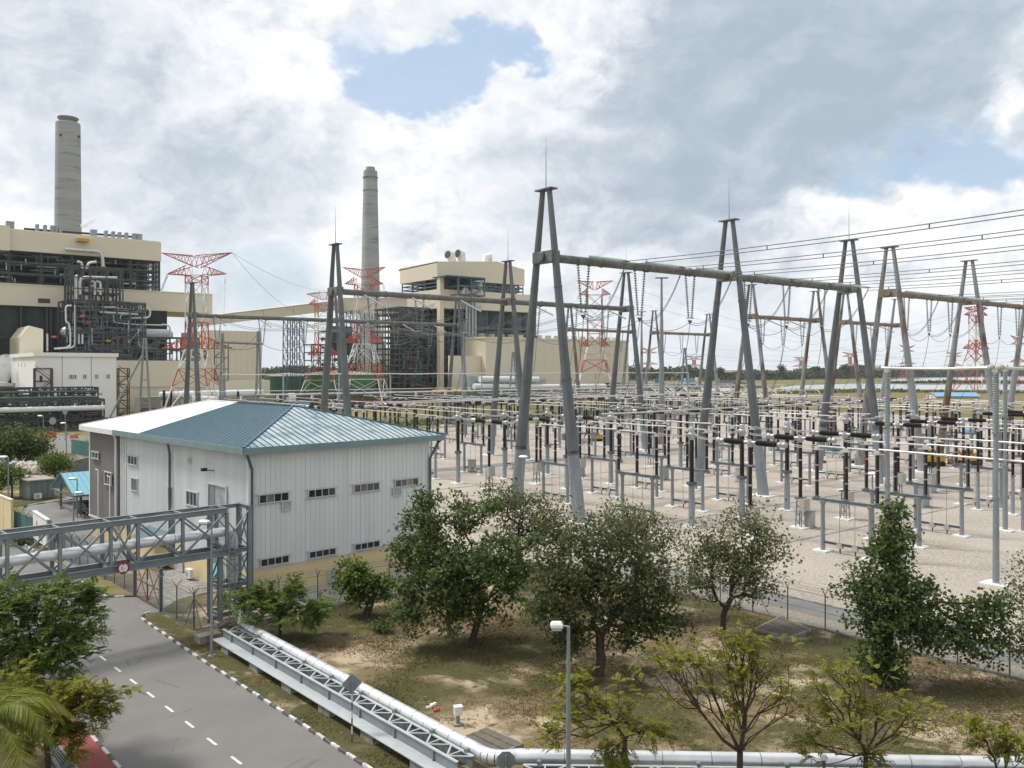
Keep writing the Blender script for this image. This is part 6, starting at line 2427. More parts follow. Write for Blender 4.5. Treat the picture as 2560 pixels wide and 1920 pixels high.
rack_run('dark green pipe rack crossing in front of the green tanks', 78, 150, 262, 8.0, 12, [(.8, .3, 'galvd'), (.55, .35, 'rust')], 'rack')
rack_run('dark pipe rack crossing in front of the right turbine hall', 150, 330, 262, 7.0, 24, [(.8, .3, 'galvd')], 'steelblue')
rack_run('black pipe rack with a thick white pipe, in front of the white block', -75, -6, 196, 9.0, 12, [(.72, .75, 'white')], 'rack')
rack_run('second black pipe rack standing higher behind the white pipe', -66, -2, 222, 12.0, 11, [(.9, .4, 'galvd'), (.75, .35, 'cabin'), (.62, .4, 'galvd')], 'rack', 8)
rack_run('low dark pipe rack between the white block and the back road', -72, -4, 208, 5.0, 12, [(.9, .3, 'galvd'), (.6, .3, 'rust')], 'rack', 7)
t = thing('bent_pipe', 'bent white pipe in front of the white block', 'pipe', Yd(-30, 214))
pix_pipe(t, [(22, 1040), (20, 1013), (33, 1014), (36, 1028), (70, 1032), (148, 1031)], 214, .75, 'white', 10, name='pipe')

# ---------------------------------------------------------------- lattice pylons
def pylon(label, px, Z, yh, ya1, ya2, bands, wb=2.9, hs=12.5, a1=10.6, a2=12.4, base=9.0, rot=0.0, th=.27, detail=True, cat='pylon'):
    """horned lattice tower; bands: list of (y pixel, material) from the top down"""
    b = Vector(((px - CX) / F * Z, Z, 0))
    k = Z / 302.0
    t = thing('pylon', label, cat, b, group='lattice pylons')
    X = Vector((math.cos(rot), math.sin(rot), 0))
    Yv = Vector((-X.y, X.x, 0))
    zh, z1, z2 = z_of(yh, Z), z_of(ya1, Z), z_of(ya2, Z)
    q = lambda x, y, z: b + X * x + Yv * y + Vector((0, 0, z))
    def half(z):
        if z >= z2:
            return wb
        return wb + (base - wb) * (z2 - z) / z2
    lv = [(z_of(y, Z), m) for y, m in bands]
    for i, (zt, m) in enumerate(lv):
        zb = lv[i + 1][0] if i + 1 < len(lv) else 0.0
        zt = min(zt, z1 + 3)
        if zb >= zt:
            continue
        mb = MB(b)
        n = max(1, int(round((zt - zb) / (2.2 * half((zt + zb) / 2) if zb > z2 - 1 else 1.4 * half((zt + zb) / 2)))))
        for c in range(n):
            za, zc = zb + (zt - zb) * c / n, zb + (zt - zb) * (c + 1) / n
            ha, hc = half(za), half(zc)
            for sx in (-1, 1):
                for sy in (-1, 1):
                    mb.bar(q(sx * ha, sy * ha, za), q(sx * hc, sy * hc, zc), th * 1.25)
            for sy in (-1, 1):
                mb.bar(q(-ha, sy * ha, za), q(hc, sy * hc, zc), th * .7)
                mb.bar(q(ha, sy * ha, za), q(-hc, sy * hc, zc), th * .7)
                mb.bar(q(-hc, sy * hc, zc), q(hc, sy * hc, zc), th * .7)
            for sx in (-1, 1):
                mb.bar(q(sx * ha, -ha, za), q(sx * hc, hc, zc), th * .7)
                mb.bar(q(sx * ha, ha, za), q(sx * hc, -hc, zc), th * .7)
                mb.bar(q(sx * hc, -hc, zc), q(sx * hc, hc, zc), th * .7)
        mb.build('body_section', m, t)
    def arm(xr, z, zt, m, nm='cross_arm', hh=None):
        for sg in (-1, 1):
            mb = MB(b)
            tip = q(sg * xr, 0, zt)
            w0 = wb * sg * (.15 if nm == 'horn' else 1)
            for sy in (-1, 1):
                mb.bar(q(w0, sy * wb * .8, z), tip, th * .9)
                mb.bar(q(w0, sy * wb * .8, z + (hh or 2.6)), tip, th * .9)
                n = 5
                for c in range(n):
                    f0, f1 = c / n, (c + .5) / n
                    lo0 = q(w0, sy * wb * .8, z).lerp(tip, f0)
                    hi = q(w0, sy * wb * .8, z + (hh or 2.6)).lerp(tip, f1)
                    lo1 = q(w0, sy * wb * .8, z).lerp(tip, (c + 1) / n)
                    mb.bar(lo0, hi, th * .5)
                    mb.bar(hi, lo1, th * .5)
            mb.build(nm, m, t)
    arm(a1, z1, z1 + .4, 'twred', hh=3.2)
    arm(a2, z2, z2 + .2, 'twred', hh=4.2)
    arm(hs, z1 + 2.8, zh, 'twred', 'horn', 3.8)
    return b, z1, z2, zh
R_, Wm = 'twred', 'twwhite'
ROT = R(-2)
py1 = pylon('nearest red and white horned pylon standing before the left turbine hall', 492, 302, 632, 688, 872, [(690, R_), (711, Wm), (806, R_), (874, Wm), (922, R_), (966, Wm)], rot=ROT)
py2 = pylon('red and white pylon in front of the right boiler house', 910, 383, 668, 712, 857, [(712, R_), (742, Wm), (805, R_), (860, Wm), (908, R_), (948, Wm), (1000, R_)], rot=ROT, wb=3.6, hs=9.5, a1=8.6, a2=9.2, base=11)
py3 = pylon('red and white pylon behind the right turbine hall roof line', 1487, 437, 702, 738, 866, [(738, R_), (770, Wm), (800, R_), (868, Wm), (900, R_), (932, Wm), (985, R_)], rot=ROT, wb=3.6, hs=9.2, a1=8.0, a2=7.6, base=11)
py4 = pylon('red and white pylon half hidden behind the front-left A-frame', 912 - 104, 437, 735, 763, 888, [(763, R_), (790, Wm), (833, R_), (890, Wm), (920, R_), (950, Wm), (985, R_)], rot=ROT, wb=3.4, hs=8.5, a1=7.5, a2=8.0, base=11)
py5 = pylon('red and white pylon at the right above the lagoon', 2440, 610, 770, 789, 872, [(790, R_), (810, Wm), (850, R_), (880, R_), (903, Wm), (922, R_)], rot=R(20), wb=3.2, hs=11, a1=11, a2=12.5, base=11, th=.42)
for k, (px, Z, yh, lb) in enumerate([(2268, 1500, 862, 'small far pylon on the horizon left of the lagoon pylon'), (1622, 1500, 868, 'small far pylon on the horizon left of the single mast'), (1735, 1900, 890, 'tiny far pylon on the horizon right of the single mast'), (2125, 1700, 880, 'tiny far pylon over the treeline between gantry legs'), (2545, 900, 838, 'faint red pylon at the right picture edge'), (2385, 1900, 880, 'tiny far pylon over the far lagoon shore'), (2003, 1800, 893, 'tiny far pylon just right of the third front A-frame leg')]):
    zt = z_of(yh, Z)
    pylon(lb, px, Z, yh, HY - (HY - yh) * .72, HY - (HY - yh) * .2, [(HY - (HY - yh) * .72, R_), (HY - (HY - yh) * .3, Wm), (HY - (HY - yh) * .05, R_)], wb=Z / 700, hs=Z / 90, a1=Z / 95, a2=Z / 85, base=Z / 130, th=Z / 2600, rot=R(15))
# wires from the pylons
def tip_of(p, kx, which):
    b, z1, z2, zh = p
    return b + Vector((kx, 0, (z1, z2, zh)[which]))
wl = [(tip_of(py1, 10, 0), Yd(10, 141, 31.6), 5), (tip_of(py1, 12, 1), Yd(22, 141, 31.4), 3), (tip_of(py1, -10, 0), tip_of(py1, -10, 0) + Vector((4, -40, -25)), 2),
      (tip_of(py1, 12.4, 2), at(840, 800, 420), 8), (tip_of(py1, 12.4, 2), at(820, 725, 640), 4), (tip_of(py2, 8.6, 0), Yd(62, 141, 31.4), 6), (tip_of(py2, 9, 1), Yd(74, 141, 31.2), 3), (tip_of(py3, 8, 0), Yd(136, 141, 31.4), 5), (tip_of(py3, 8, 1), Yd(150, 141, 31.2), 3),
      (tip_of(py3, 8, 2), at(2560, 905, 1200), 20), (tip_of(py3, 8, 0), at(2560, 888, 900), 16), (tip_of(py3, 8, 1), at(2560, 900, 900), 8), (tip_of(py5, 11, 0), at(2700, 800, 500), 4), (tip_of(py5, -11, 0), at(1900, 870, 1300), 14), (tip_of(py5, -12, 1), at(1900, 895, 1300), 8), (tip_of(py5, 0, 2), at(1800, 860, 1500), 16)]
for k, (a, b, d) in enumerate(wl):
    cable('thin distant power line, %s of those strung from the pylons', sag(a, b, d, 24), .06 if a.y < 500 else .08, m='galv', name='power_line')
for k in range(5):
    y0 = 856 + 13 * k
    cable('faint far power line above the lagoon horizon, %s from the top', sag(at(1560, y0 + 6, 1300), at(2700, y0 - 18, 1100), 14, 24), .09, m='galv', name='power_line')
# pale green strain insulators at the pylon arm ends
for k, (p, q) in enumerate([(tip_of(py1, 10, 0), Yd(10, 141, 31.6)), (tip_of(py1, -10.4, 0), tip_of(py1, -10, 0) + Vector((6, -40, -25))), (tip_of(py2, 8.6, 0), Yd(62, 141, 31.4)), (tip_of(py2, 9, 1), Yd(74, 141, 31.2)), (tip_of(py3, 8, 0), Yd(136, 141, 31.4)), (tip_of(py3, -8, 0), Yd(120, 141, 30)), (tip_of(py1, 12, 1), Yd(22, 141, 31.4))]):
    d = (q - p).normalized()
    mb = MB(p)
    for o in (-.5, .5):
        mb.tube([p + Vector((0, 0, o)), p + d * 11 + Vector((0, 0, o - .8))], .22, 6)
    tag(mb.build('strain_insulator', 'glassins'), 'pale green strain insulator at an arm tip of the %s' % ['nearest pylon, right upper arm', 'nearest pylon, left upper arm', 'second pylon, upper arm', 'second pylon, lower arm', 'third pylon, right arm', 'third pylon, left arm', 'nearest pylon, lower arm'][k], 'insulator', 'strain insulators')
# single masts
for k, (px, Z, yt, lb) in enumerate(((1654, 205, 696, 'single grey lightning mast with a flat cap among the gantries'), (1604, 290, 780, 'slender brown pole between the far gantry frames'), (1160, 235, 800, 'slender rusty pole left of the large A-frame'))):
    b = Vector(((px - CX) / F * Z, Z, 0))
    H_ = z_of(yt, Z)
    t = thing('mast', lb, 'mast', b)
    for i in range(4):
        MB(b).tube([b + Vector((0, 0, H_ * i / 4)), b + Vector((0, 0, H_ * (i + 1) / 4))], [.85 - .16 * i, .72 - .16 * i], 10).build('tube_section', 'galv' if k == 0 and i > 0 else 'rusty', t, smooth=True)
    MB(b).box(b + Vector((0, 0, H_ + .1)), 3.0, 1.2, .2).build('cap_plate', 'beamgrey', t)
# small slim A-frames with pipe beams before the turbine halls
for k, (pxa, Z, yt) in enumerate(((362, 250, 845), (1283, 300, 880), (1712, 300, 870), (556, 262, 833), (646, 268, 828))):
    b = Vector(((pxa - CX) / F * Z, Z, 0))
    H_ = z_of(yt, Z)
    t = thing('slim_frame', ['slim grey A-frame with a leaning stay beside the white block', 'slim grey A-frame before the right turbine hall', 'slim grey A-frame between the far gantries', 'slim grey twin post before the left turbine hall wall', 'slim grey twin post at the right end of the left turbine hall'][k], 'gantry frame', b)
    for sx in (-1, 1):
        MB(b).tube([b + Vector((sx * (1.9 if k not in (3, 4) else .9), 0, 0)), b + Vector((sx * .25, 0, H_))], [.42, .3], 8).build('leg', 'galv', t)
    if k == 0:
        MB(b).tube([b + Vector((-10.5, -4, 0)), b + Vector((-.6, 0, H_ * .82))], .3, 8).build('stay', 'galv', t)
    for f in (.3, .55, .8):
        MB(b).bar(b + Vector((-1.4 * (1 - f), 0, H_ * f)), b + Vector((1.4 * (1 - f), 0, H_ * f)), .3).build('tie', 'galv', t)
cable('slim lattice pipe beam linking the two twin posts of the left hall', [at(556, 855, 262), at(646, 859, 268)], .45, m='galv', cat='beam', name='lattice_beam')
# steam
def steam(label, pts, dens):
    t = None
    rs = random.Random(len(label))
    mb = MB(pts[0][0])
    # one lumpy closed plume along its path
    n_, tot = 16, 15
    pa, pb, rm = pts[0][0], pts[-1][0], max(r for c, r in pts)
    ax = (pb - pa).normalized()
    e1 = ax.cross(Vector((0, 1, 0))).normalized()
    e2 = ax.cross(e1)
    vs_, fs_ = [], []
    for i in range(tot):
        f = i / (tot - 1)
        c = pa.lerp(pb, f * 1.1 - .05)
        r = rm * (.04 + .96 * math.sin(math.pi * min(1, f) ** .75) ** .6)
        for j in range(n_):
            a = 2 * math.pi * j / n_
            k = r * (1 + .16 * math.sin(2 * a + i * .8) + .10 * math.sin(4 * a + i * 1.3) + rs.uniform(-.05, .05))
            vs_.append(c + e1 * k * math.cos(a) + e2 * k * math.sin(a))
    for i in range(tot - 1):
        for j in range(n_):
            fs_.append((i * n_ + j, i * n_ + (j + 1) % n_, (i + 1) * n_ + (j + 1) % n_, (i + 1) * n_ + j))
    fs_.append(tuple(range(n_ - 1, -1, -1)))
    fs_.append(tuple((tot - 1) * n_ + j for j in range(n_)))
    mb.add(vs_, fs_)
    m = bpy.data.materials.get('steam_%s' % dens)
    if m is None:
        m = bpy.data.materials.new('steam_%s' % dens)
        m.use_nodes = True
        tr = m.node_tree
        tr.nodes.remove(tr.nodes['Principled BSDF'])
        pv = tr.nodes.new('ShaderNodeVolumePrincipled')
        pv.inputs['Color'].default_value = (.97, .97, .98, 1)
        pv.inputs['Anisotropy'].default_value = .2
        nz = tr.nodes.new('ShaderNodeTexNoise')
        nz.inputs['Scale'].default_value = .22
        nz.inputs['Detail'].default_value = 4
        g = tr.nodes.new('ShaderNodeNewGeometry')
        tr.links.new(g.outputs['Position'], nz.inputs['Vector'])
        mr = tr.nodes.new('ShaderNodeMapRange')
        mr.inputs['From Min'].default_value = .25
        mr.inputs['From Max'].default_value = .68
        mr.inputs['To Min'].default_value = dens * .15
        mr.inputs['To Max'].default_value = dens
        tr.links.new(nz.outputs['Fac'], mr.inputs['Value'])
        tr.links.new(mr.outputs['Result'], pv.inputs['Density'])
        em = pv.inputs.get('Emission Strength')
        tr.links.new(pv.outputs[0], tr.nodes['Material Output'].inputs['Volume'])
    o = mb.build('steam_plume', m)
    o['kind'] = 'stuff'
    o['label'] = label
    return o
steam('white steam puff rising from a roof pipe of the left boiler house', [(at(203, 567, 372), .6), (at(240, 545, 374), 1.35)], 1.1)
steam('pale steam plume rising from the right boiler house roof', [(at(1058, 643, 520), 2.6), (at(1066, 634, 522), 4.0), (at(1078, 622, 525), 5.0), (at(1086, 610, 528), 4.4)], .16)
steam('grey steam drifting out beside the white block at the left edge', [(at(-14, 955, 335), 3.0), (at(-2, 925, 335), 5.0), (at(12, 902, 335), 4.5), (at(22, 888, 335), 2.5)], .25)
# ================================================================ car park corner behind the bridge
# carport
cp = thing('carport', 'carport with a pale blue ribbed roof on grey posts beside the hall', 'carport', G(178, 1280))
CB_ = lambda: MB(cp.location)
pa, pb = G(152, 1272), G(202, 1292)
cd = (pb - pa).normalized()
cu = BU
zr_, ze_ = 4.9, 2.9
rA, rB = at(151, 1183, 113.5), at(151, 1183, 113.5) + BU * 11
eA, eB = at(183, 1242, 103.0), at(183, 1242, 103.0) + BU * 11
for k in range(16):
    p0, p1 = rA.lerp(rB, k / 16), rA.lerp(rB, (k + 1) / 16 - .004)
    q0, q1 = eA.lerp(eB, k / 16), eA.lerp(eB, (k + 1) / 16 - .004)
    mb = CB_()
    mb.slab([q0, q1, p1, p0], Vector((0, 0, 1)), .05)
    mb.bar(q0 + Vector((0, 0, .03)), p0 + Vector((0, 0, .03)), .06, .06)
    mb.build('roof_panel', 'blueroof', cp)
bk = at(125, 1221, 116)
for k in range(6):
    p0, p1 = rA.lerp(rB, k / 6), rA.lerp(rB, (k + 1) / 6)
    q0, q1 = bk + BU * (11 * k / 6), bk + BU * (11 * (k + 1) / 6)
    mb = CB_()
    mb.slab([p0 - Vector((0, 0, .03)), p1 - Vector((0, 0, .03)), q1, q0], Vector((0, 0, 1)), .05)
    mb.build('roof_panel', 'blueroof', cp)
mb = CB_()
mb.bar(bk, rA, .12, .25)
mb.bar(rA, eA, .10, .22)
mb.bar(bk, eA, .12, .2)
mb.bar(eA, eA + BU * 11, .12, .25)
mb.build('rafter', 'darkpipe', cp)
for k, p in enumerate((pa, pb, pb + BU * 5.5, pa + BU * 5.5, pb + BU * 10.5)):
    CB_().tube([p, Vector((p.x, p.y, 3.1 if k != 0 else 3.4))], .15, 8).build('post', 'galvd', cp)
    CB_().bar(Vector((p.x, p.y, 2.2)), Vector((p.x, p.y, 2.9)) + cd * 1.1, .08).build('brace', 'galvd', cp)
    CB_().box(p + Vector((0, 0, .12)), .5, .5, .26, BU).build('post_foot', 'paintyellow', cp)
# car
def car(label, p, ang, m='carblue'):
    t = thing('parked_car', label, 'car', p, ang)
    def prof(pts, w, w2, name, mm, par=None, sm=True):
        mb = MB()
        n = len(pts)
        vs_ = []
        for y, sc2 in ((-w / 2, .93), (-w / 2 * .86, 1.0), (w / 2 * .86, 1.0), (w / 2, .93)):
            for (x, z) in pts:
                vs_.append((x, y, .55 + (z - .55) * sc2))
        fs_ = []
        for r in range(3):
            for i in range(n):
                j = (i + 1) % n
                fs_.append((r * n + i, r * n + j, (r + 1) * n + j, (r + 1) * n + i))
        fs_.append(tuple(range(n - 1, -1, -1)))
        fs_.append(tuple(3 * n + i for i in range(n)))
        mb.add(vs_, fs_)
        return mb.build(name, mm, par or t, smooth=sm)
    prof([(-2.1, .35), (2.05, .35), (2.12, .6), (2.0, .86), (1.2, .98), (-1.6, 1.02), (-2.1, .95), (-2.18, .6)], 1.72, 0, 'body', m)
    cb = prof([(-1.7, .98), (1.1, .96), (.45, 1.42), (-.2, 1.5), (-1.1, 1.46)], 1.5, 0, 'cabin', 'glass')
    prof([(.5, 1.43), (-.2, 1.52), (-1.12, 1.48), (-1.1, 1.44), (-.2, 1.47), (.45, 1.4)], 1.44, 0, 'roof', m)
    for x in (-1.3, 1.3):
        for y in (-.8, .8):
            w_ = MB().lathe((x, y - .1, .32), [(.32, 0), (.32, .2)], 16, (0, 1, 0)).build('wheel', 'black', t)
            MB().lathe((x, y - .115, .32), [(.19, 0), (.19, .23)], 12, (0, 1, 0)).build('rim', 'silver', w_)
    for y in (-.62, .62):
        MB().box((2.05, y, .72), .12, .36, .16).build('headlight', 'lampwhite', t)
        MB().box((-2.14, y, .8), .08, .3, .18).build('tail_light', 'red', t)
    MB().box((2.1, 0, .55), .06, 1.0, .16).build('grille', 'black', t)
    MB().box((2.12, 0, .47), .03, .5, .12).build('number_plate', 'white', t)
car('dark blue car parked under the blue carport roof', G(222, 1283), math.atan2(-BN.y, -BN.x) + .15)
car('dark car half hidden behind the bridge truss', G(113, 1348), math.atan2(-BN.y, -BN.x) + .1, 'black')
# container cabin
cbn = thing('site_cabin', 'grey-green container cabin with a flat roof behind the fence', 'cabin', G(75, 1251))
q0 = G(75, 1251)
qa = (G(134, 1245) - q0).normalized()
qb = Vector((-qa.y, qa.x, 0))
wq, dq, hq = (G(134, 1245) - q0).length, 4.4, 2.6
KB_ = lambda: MB(q0)
KB_().prism([q0, q0 + qa * wq, q0 + qa * wq + qb * dq, q0 + qb * dq], .1, hq).build('wall', 'cabin', cbn)
KB_().prism([q0 - qa * .25 - qb * .25, q0 + qa * (wq + .25) - qb * .25, q0 + qa * (wq + .25) + qb * (dq + .25), q0 - qa * .25 + qb * (dq + .25)], hq, hq + .16).build('roof', 'cabinroof', cbn)
for k in range(5):
    KB_().bar(q0 + qa * wq * k / 4 - qb * .03 + Vector((0, 0, .1)), q0 + qa * wq * k / 4 - qb * .03 + Vector((0, 0, hq)), .07).build('rib', 'cabin', cbn)
t = thing('air_conditioner', 'white air conditioner unit on the grey-green cabin', 'air conditioner', q0 + qa * .9 - qb * .4)
MB(t.location).box(q0 + qa * .9 - qb * .3 + Vector((0, 0, .55)), .9, .4, .7, qa).build('casing', 'white', t)
MB(t.location).lathe(q0 + qa * .8 - qb * .505 + Vector((0, 0, .55)), [(.27, 0), (.27, .02), (.05, .03)], 14, -qb).build('fan_grille', 'boxgrey', t)
MB(t.location).box(q0 + qa * .9 - qb * .3 + Vector((0, 0, .12)), .8, .3, .2, qa).build('bracket', 'galv', t)
# jumbo bags
bagn = 0
for rI, (y0, xs) in enumerate(((1186, (68, 88)), (1180, (28, 48, 60, 79, 95)), (1172, (34, 54, 74, 92)), (1210, (69,)))):
    for k, px in enumerate(xs):
        p = G(px, y0)
        t = thing('bulk_bag', 'filled pale bulk bag, %s from the left in the %s row of the stack' % (ORD[k], ['front', 'middle', 'rear', 'lowest'][rI]), 'bag', p, rng.uniform(0, .6), 'bulk bags')
        mb = MB()
        h_ = 1.35 if rI != 1 else 1.6
        mb.lathe((0, 0, 0), [(.42, 0), (.62, .15), (.68, .5), (.66, h_ * .75), (.52, h_ * .95), (.2, h_)], 12)
        mb.build('body', 'bag', t, smooth=True)
        mb = MB()
        for a in (0, 1.57, 3.14, 4.71):
            mb.bar((.5 * math.cos(a), .5 * math.sin(a), h_ * .85), (.35 * math.cos(a + .6), .35 * math.sin(a + .6), h_ + .15), .06)
        mb.build('loop', 'white', t)
# cream boundary wall, green mesh fence, notice board
bw = thing('boundary_wall', 'cream boundary wall of panels at the far left', 'wall', G(30, 1345))
w0_, w1_ = G(30, 1345), G(-60, 1300)
for k in range(5):
    p, q = w0_.lerp(w1_, k / 5), w0_.lerp(w1_, (k + 1) / 5 - .01)
    MB(w0_).bar(p + Vector((0, 0, 2.0)), q + Vector((0, 0, 2.0)), .2, 4.0).build('panel', 'cream', bw)
    MB(w0_).bar(p + Vector((0, 0, 4.05)), q + Vector((0, 0, 4.05)), .3, .14).build('coping', 'beigelight', bw)
f0, f1 = G(36, 1338), G(96, 1362)
fence('green netted fence between the cream wall and the white notice board', [f0, G(66, 1352), G(96, 1364)], 2.6, 2.2, 'greenmesh', 'galvd', 'Y', pitch=.09, thick=.022)
fence('green netted fence at the back road behind the hall corner', [G(179, 1134), G(200, 1138), G(228, 1142)], 3.0, 2.6, 'greenmesh', 'galvd', None, pitch=.12, thick=.034)
fence('grey hoarding fence behind the small round tree', [G(175, 1186), G(228, 1172)], 2.2, 2.4, 'signback', 'galvd', None, pitch=.12, thick=.05)
fence('chain-link fence in front of the white notice board', [G(118, 1376), G(200, 1418), G(262, 1452)], 2.4, 2.4, arms='Y')
nb = thing('notice_board', 'white notice board with an orange and blue emblem by the car park', 'sign', G(104, 1372))
n0_ = at(85.5, 1278, 86.5)
n1_ = at(119, 1294, 81.5)
nd = Vector((n1_.x - n0_.x, n1_.y - n0_.y, 0))
nl_ = nd.length
nd.normalize()
nn_ = Vector((nd.y, -nd.x, 0))
zt_ = n0_.z
NBm = lambda: MB(nb.location)
bp = lambda a, z, o=0.0: Vector((n0_.x, n0_.y, 0)) + nd * a + nn_ * o + Vector((0, 0, z))
NBm().bar(bp(0, zt_ - 1.3), bp(nl_, zt_ - 1.3), .22, 2.6).build('board', 'white', nb)
NBm().bar(bp(0, zt_ + .04), bp(nl_ + .2, zt_ + .04), .36, .08).build('coping', 'lampwhite', nb)
for a in (.1, nl_ + .15):
    NBm().box(bp(a, zt_ / 2 - .02, -.16), .25, .3, zt_, nd).build('post', 'concrete', nb)
def logo(a0, a1, z0, z1, m, nm):
    NBm().slab([bp(a0, z0, .125), bp(a1, z0, .125), bp(a1, z1, .125), bp(a0, z1, .125)], nn_, .01).build(nm, m, nb)
mb = NBm()
pts = [bp(nl_ * .30 + .30 * math.cos(t_), zt_ - 1.05 + .42 * math.sin(t_), .125) for t_ in [i * math.pi / 8 for i in range(16)]]
mb.slab(pts, nn_, .01)
mb.build('emblem_head', 'orange', nb)
mb = NBm()
mb.slab([bp(nl_ * .30 - .26, zt_ - 1.25, .128), bp(nl_ * .30 + .0, zt_ - 2.2, .128), bp(nl_ * .30 + .22, zt_ - 2.2, .128), bp(nl_ * .30 + .28, zt_ - 1.2, .128)], nn_, .01)
mb.build('emblem_stem', 'orange', nb)
logo(nl_ * .45, nl_ * .66, zt_ - 1.75, zt_ - 1.25, 'navy', 'emblem_bar')
logo(nl_ * .45, nl_ * .72, zt_ - 2.35, zt_ - 1.85, 'steelblue', 'emblem_bar')
# small road furniture by the back road
def disc_sign(label, p, h, r):
    t = thing('road_sign', label, 'sign', p)
    MB(p).tube([p, p + Vector((0, 0, h))], .07, 6).build('post', 'galv', t)
    MB(p).lathe(p + Vector((0, -.08, h - r)), [(r, 0), (r, .03)], 20, (0, -1, 0)).build('plate', 'greyins', t)
disc_sign('round sign seen from behind at the back road junction', G(132, 1085), 4.6, 1.0)
disc_sign('pale round sign on the lamp pole by the pipe rack', G(163, 1100), 7.6, .6)
for k, (px, py) in enumerate(((124, 1094), (131, 1096), (185, 1096))):
    p = G(px, py)
    t = thing('barrier', ['tall red water barrier at the road bend, left one', 'tall red water barrier at the road bend, right one', 'low red barrier beyond the thin street lamp'][k], 'barrier', p)
    MB(p).hexa([p + Vector(v) for v in ((-.9, -.5, 0), (.9, -.5, 0), (.9, .5, 0), (-.9, .5, 0))], [p + Vector(v) for v in ((-.8, -.2, 1.6 if k < 2 else .9), (.8, -.2, 1.6 if k < 2 else .9), (.8, .2, 1.6 if k < 2 else .9), (-.8, .2, 1.6 if k < 2 else .9))]).build('body', 'red', t)
p = G(226, 1128)
t = thing('sign_board', 'tall narrow white board on posts beside the grey bay', 'sign', p)
MB(p).box(p + Vector((0, 0, 3.2)), .8, .08, 2.6).build('panel', 'white', t)
MB(p).tube([p, p + Vector((0, .08, 4.4))], .08, 6).build('post', 'galvd', t)
# ================================================================ trees
def leaf_mat(name, c1, c2, c3, rnd=.35, tr=.28, c3lo=.58, c3hi=.72):
    dm(name, c1, c2, .9, .55, spec=.15, rnd=rnd, translucent=tr, c3=c3, c3scale=1.6, c3lo=c3lo, c3hi=c3hi)
leaf_mat('leaf_dark', (.085, .125, .036), (.115, .155, .045), (.155, .175, .06), .4, .35)
leaf_mat('leaf_deep', (.078, .100, .038), (.105, .125, .048), (.14, .145, .06), .4, .35)
leaf_mat('leaf_dull', (.125, .15, .055), (.165, .18, .075), (.20, .19, .085), .35, .35)
leaf_mat('leaf_green', (.092, .145, .024), (.13, .185, .034), (.19, .215, .045))
leaf_mat('leaf_yellow', (.165, .18, .022), (.215, .22, .03), (.28, .255, .045))
leaf_mat('leaf_palm', (.15, .19, .025), (.20, .22, .04), (.28, .24, .07))
leaf_mat('leaf_far', (.045, .068, .03), (.065, .085, .04), (.08, .095, .045), .3, .1)
def np_mesh(name, V_, Fq, m, quads=True):
    me = bpy.data.meshes.new(name)
    nv, nf = len(V_), len(Fq)
    k = Fq.shape[1]
    me.vertices.add(nv)
    me.vertices.foreach_set('co', V_.astype(np.float32).ravel())
    me.loops.add(nf * k)
    me.loops.foreach_set('vertex_index', Fq.astype(np.int32).ravel())
    me.polygons.add(nf)
    me.polygons.foreach_set('loop_start', np.arange(0, nf * k, k, dtype=np.int32))
    me.polygons.foreach_set('loop_total', np.full(nf, k, dtype=np.int32))
    me.materials.append(M[m])
    me.update(calc_edges=True)
    return me
def unit(v):
    return v / np.maximum(np.linalg.norm(v, axis=-1, keepdims=True), 1e-9)
def kites(c, d, nrm, ln, wd, fold=.25):
    """leaf quads: centre base c, direction d, normal nrm"""
    s = unit(np.cross(d, nrm))
    n_ = np.cross(s, d)
    b = c
    tip = c + d * ln
    mid = c + d * ln * .42
    l_ = mid + s * wd * .5 + n_ * wd * fold
    r_ = mid - s * wd * .5 + n_ * wd * fold
    V_ = np.stack([b, l_, tip, r_], 1).reshape(-1, 3)
    Fq = np.arange(len(V_)).reshape(-1, 4)
    return V_, Fq
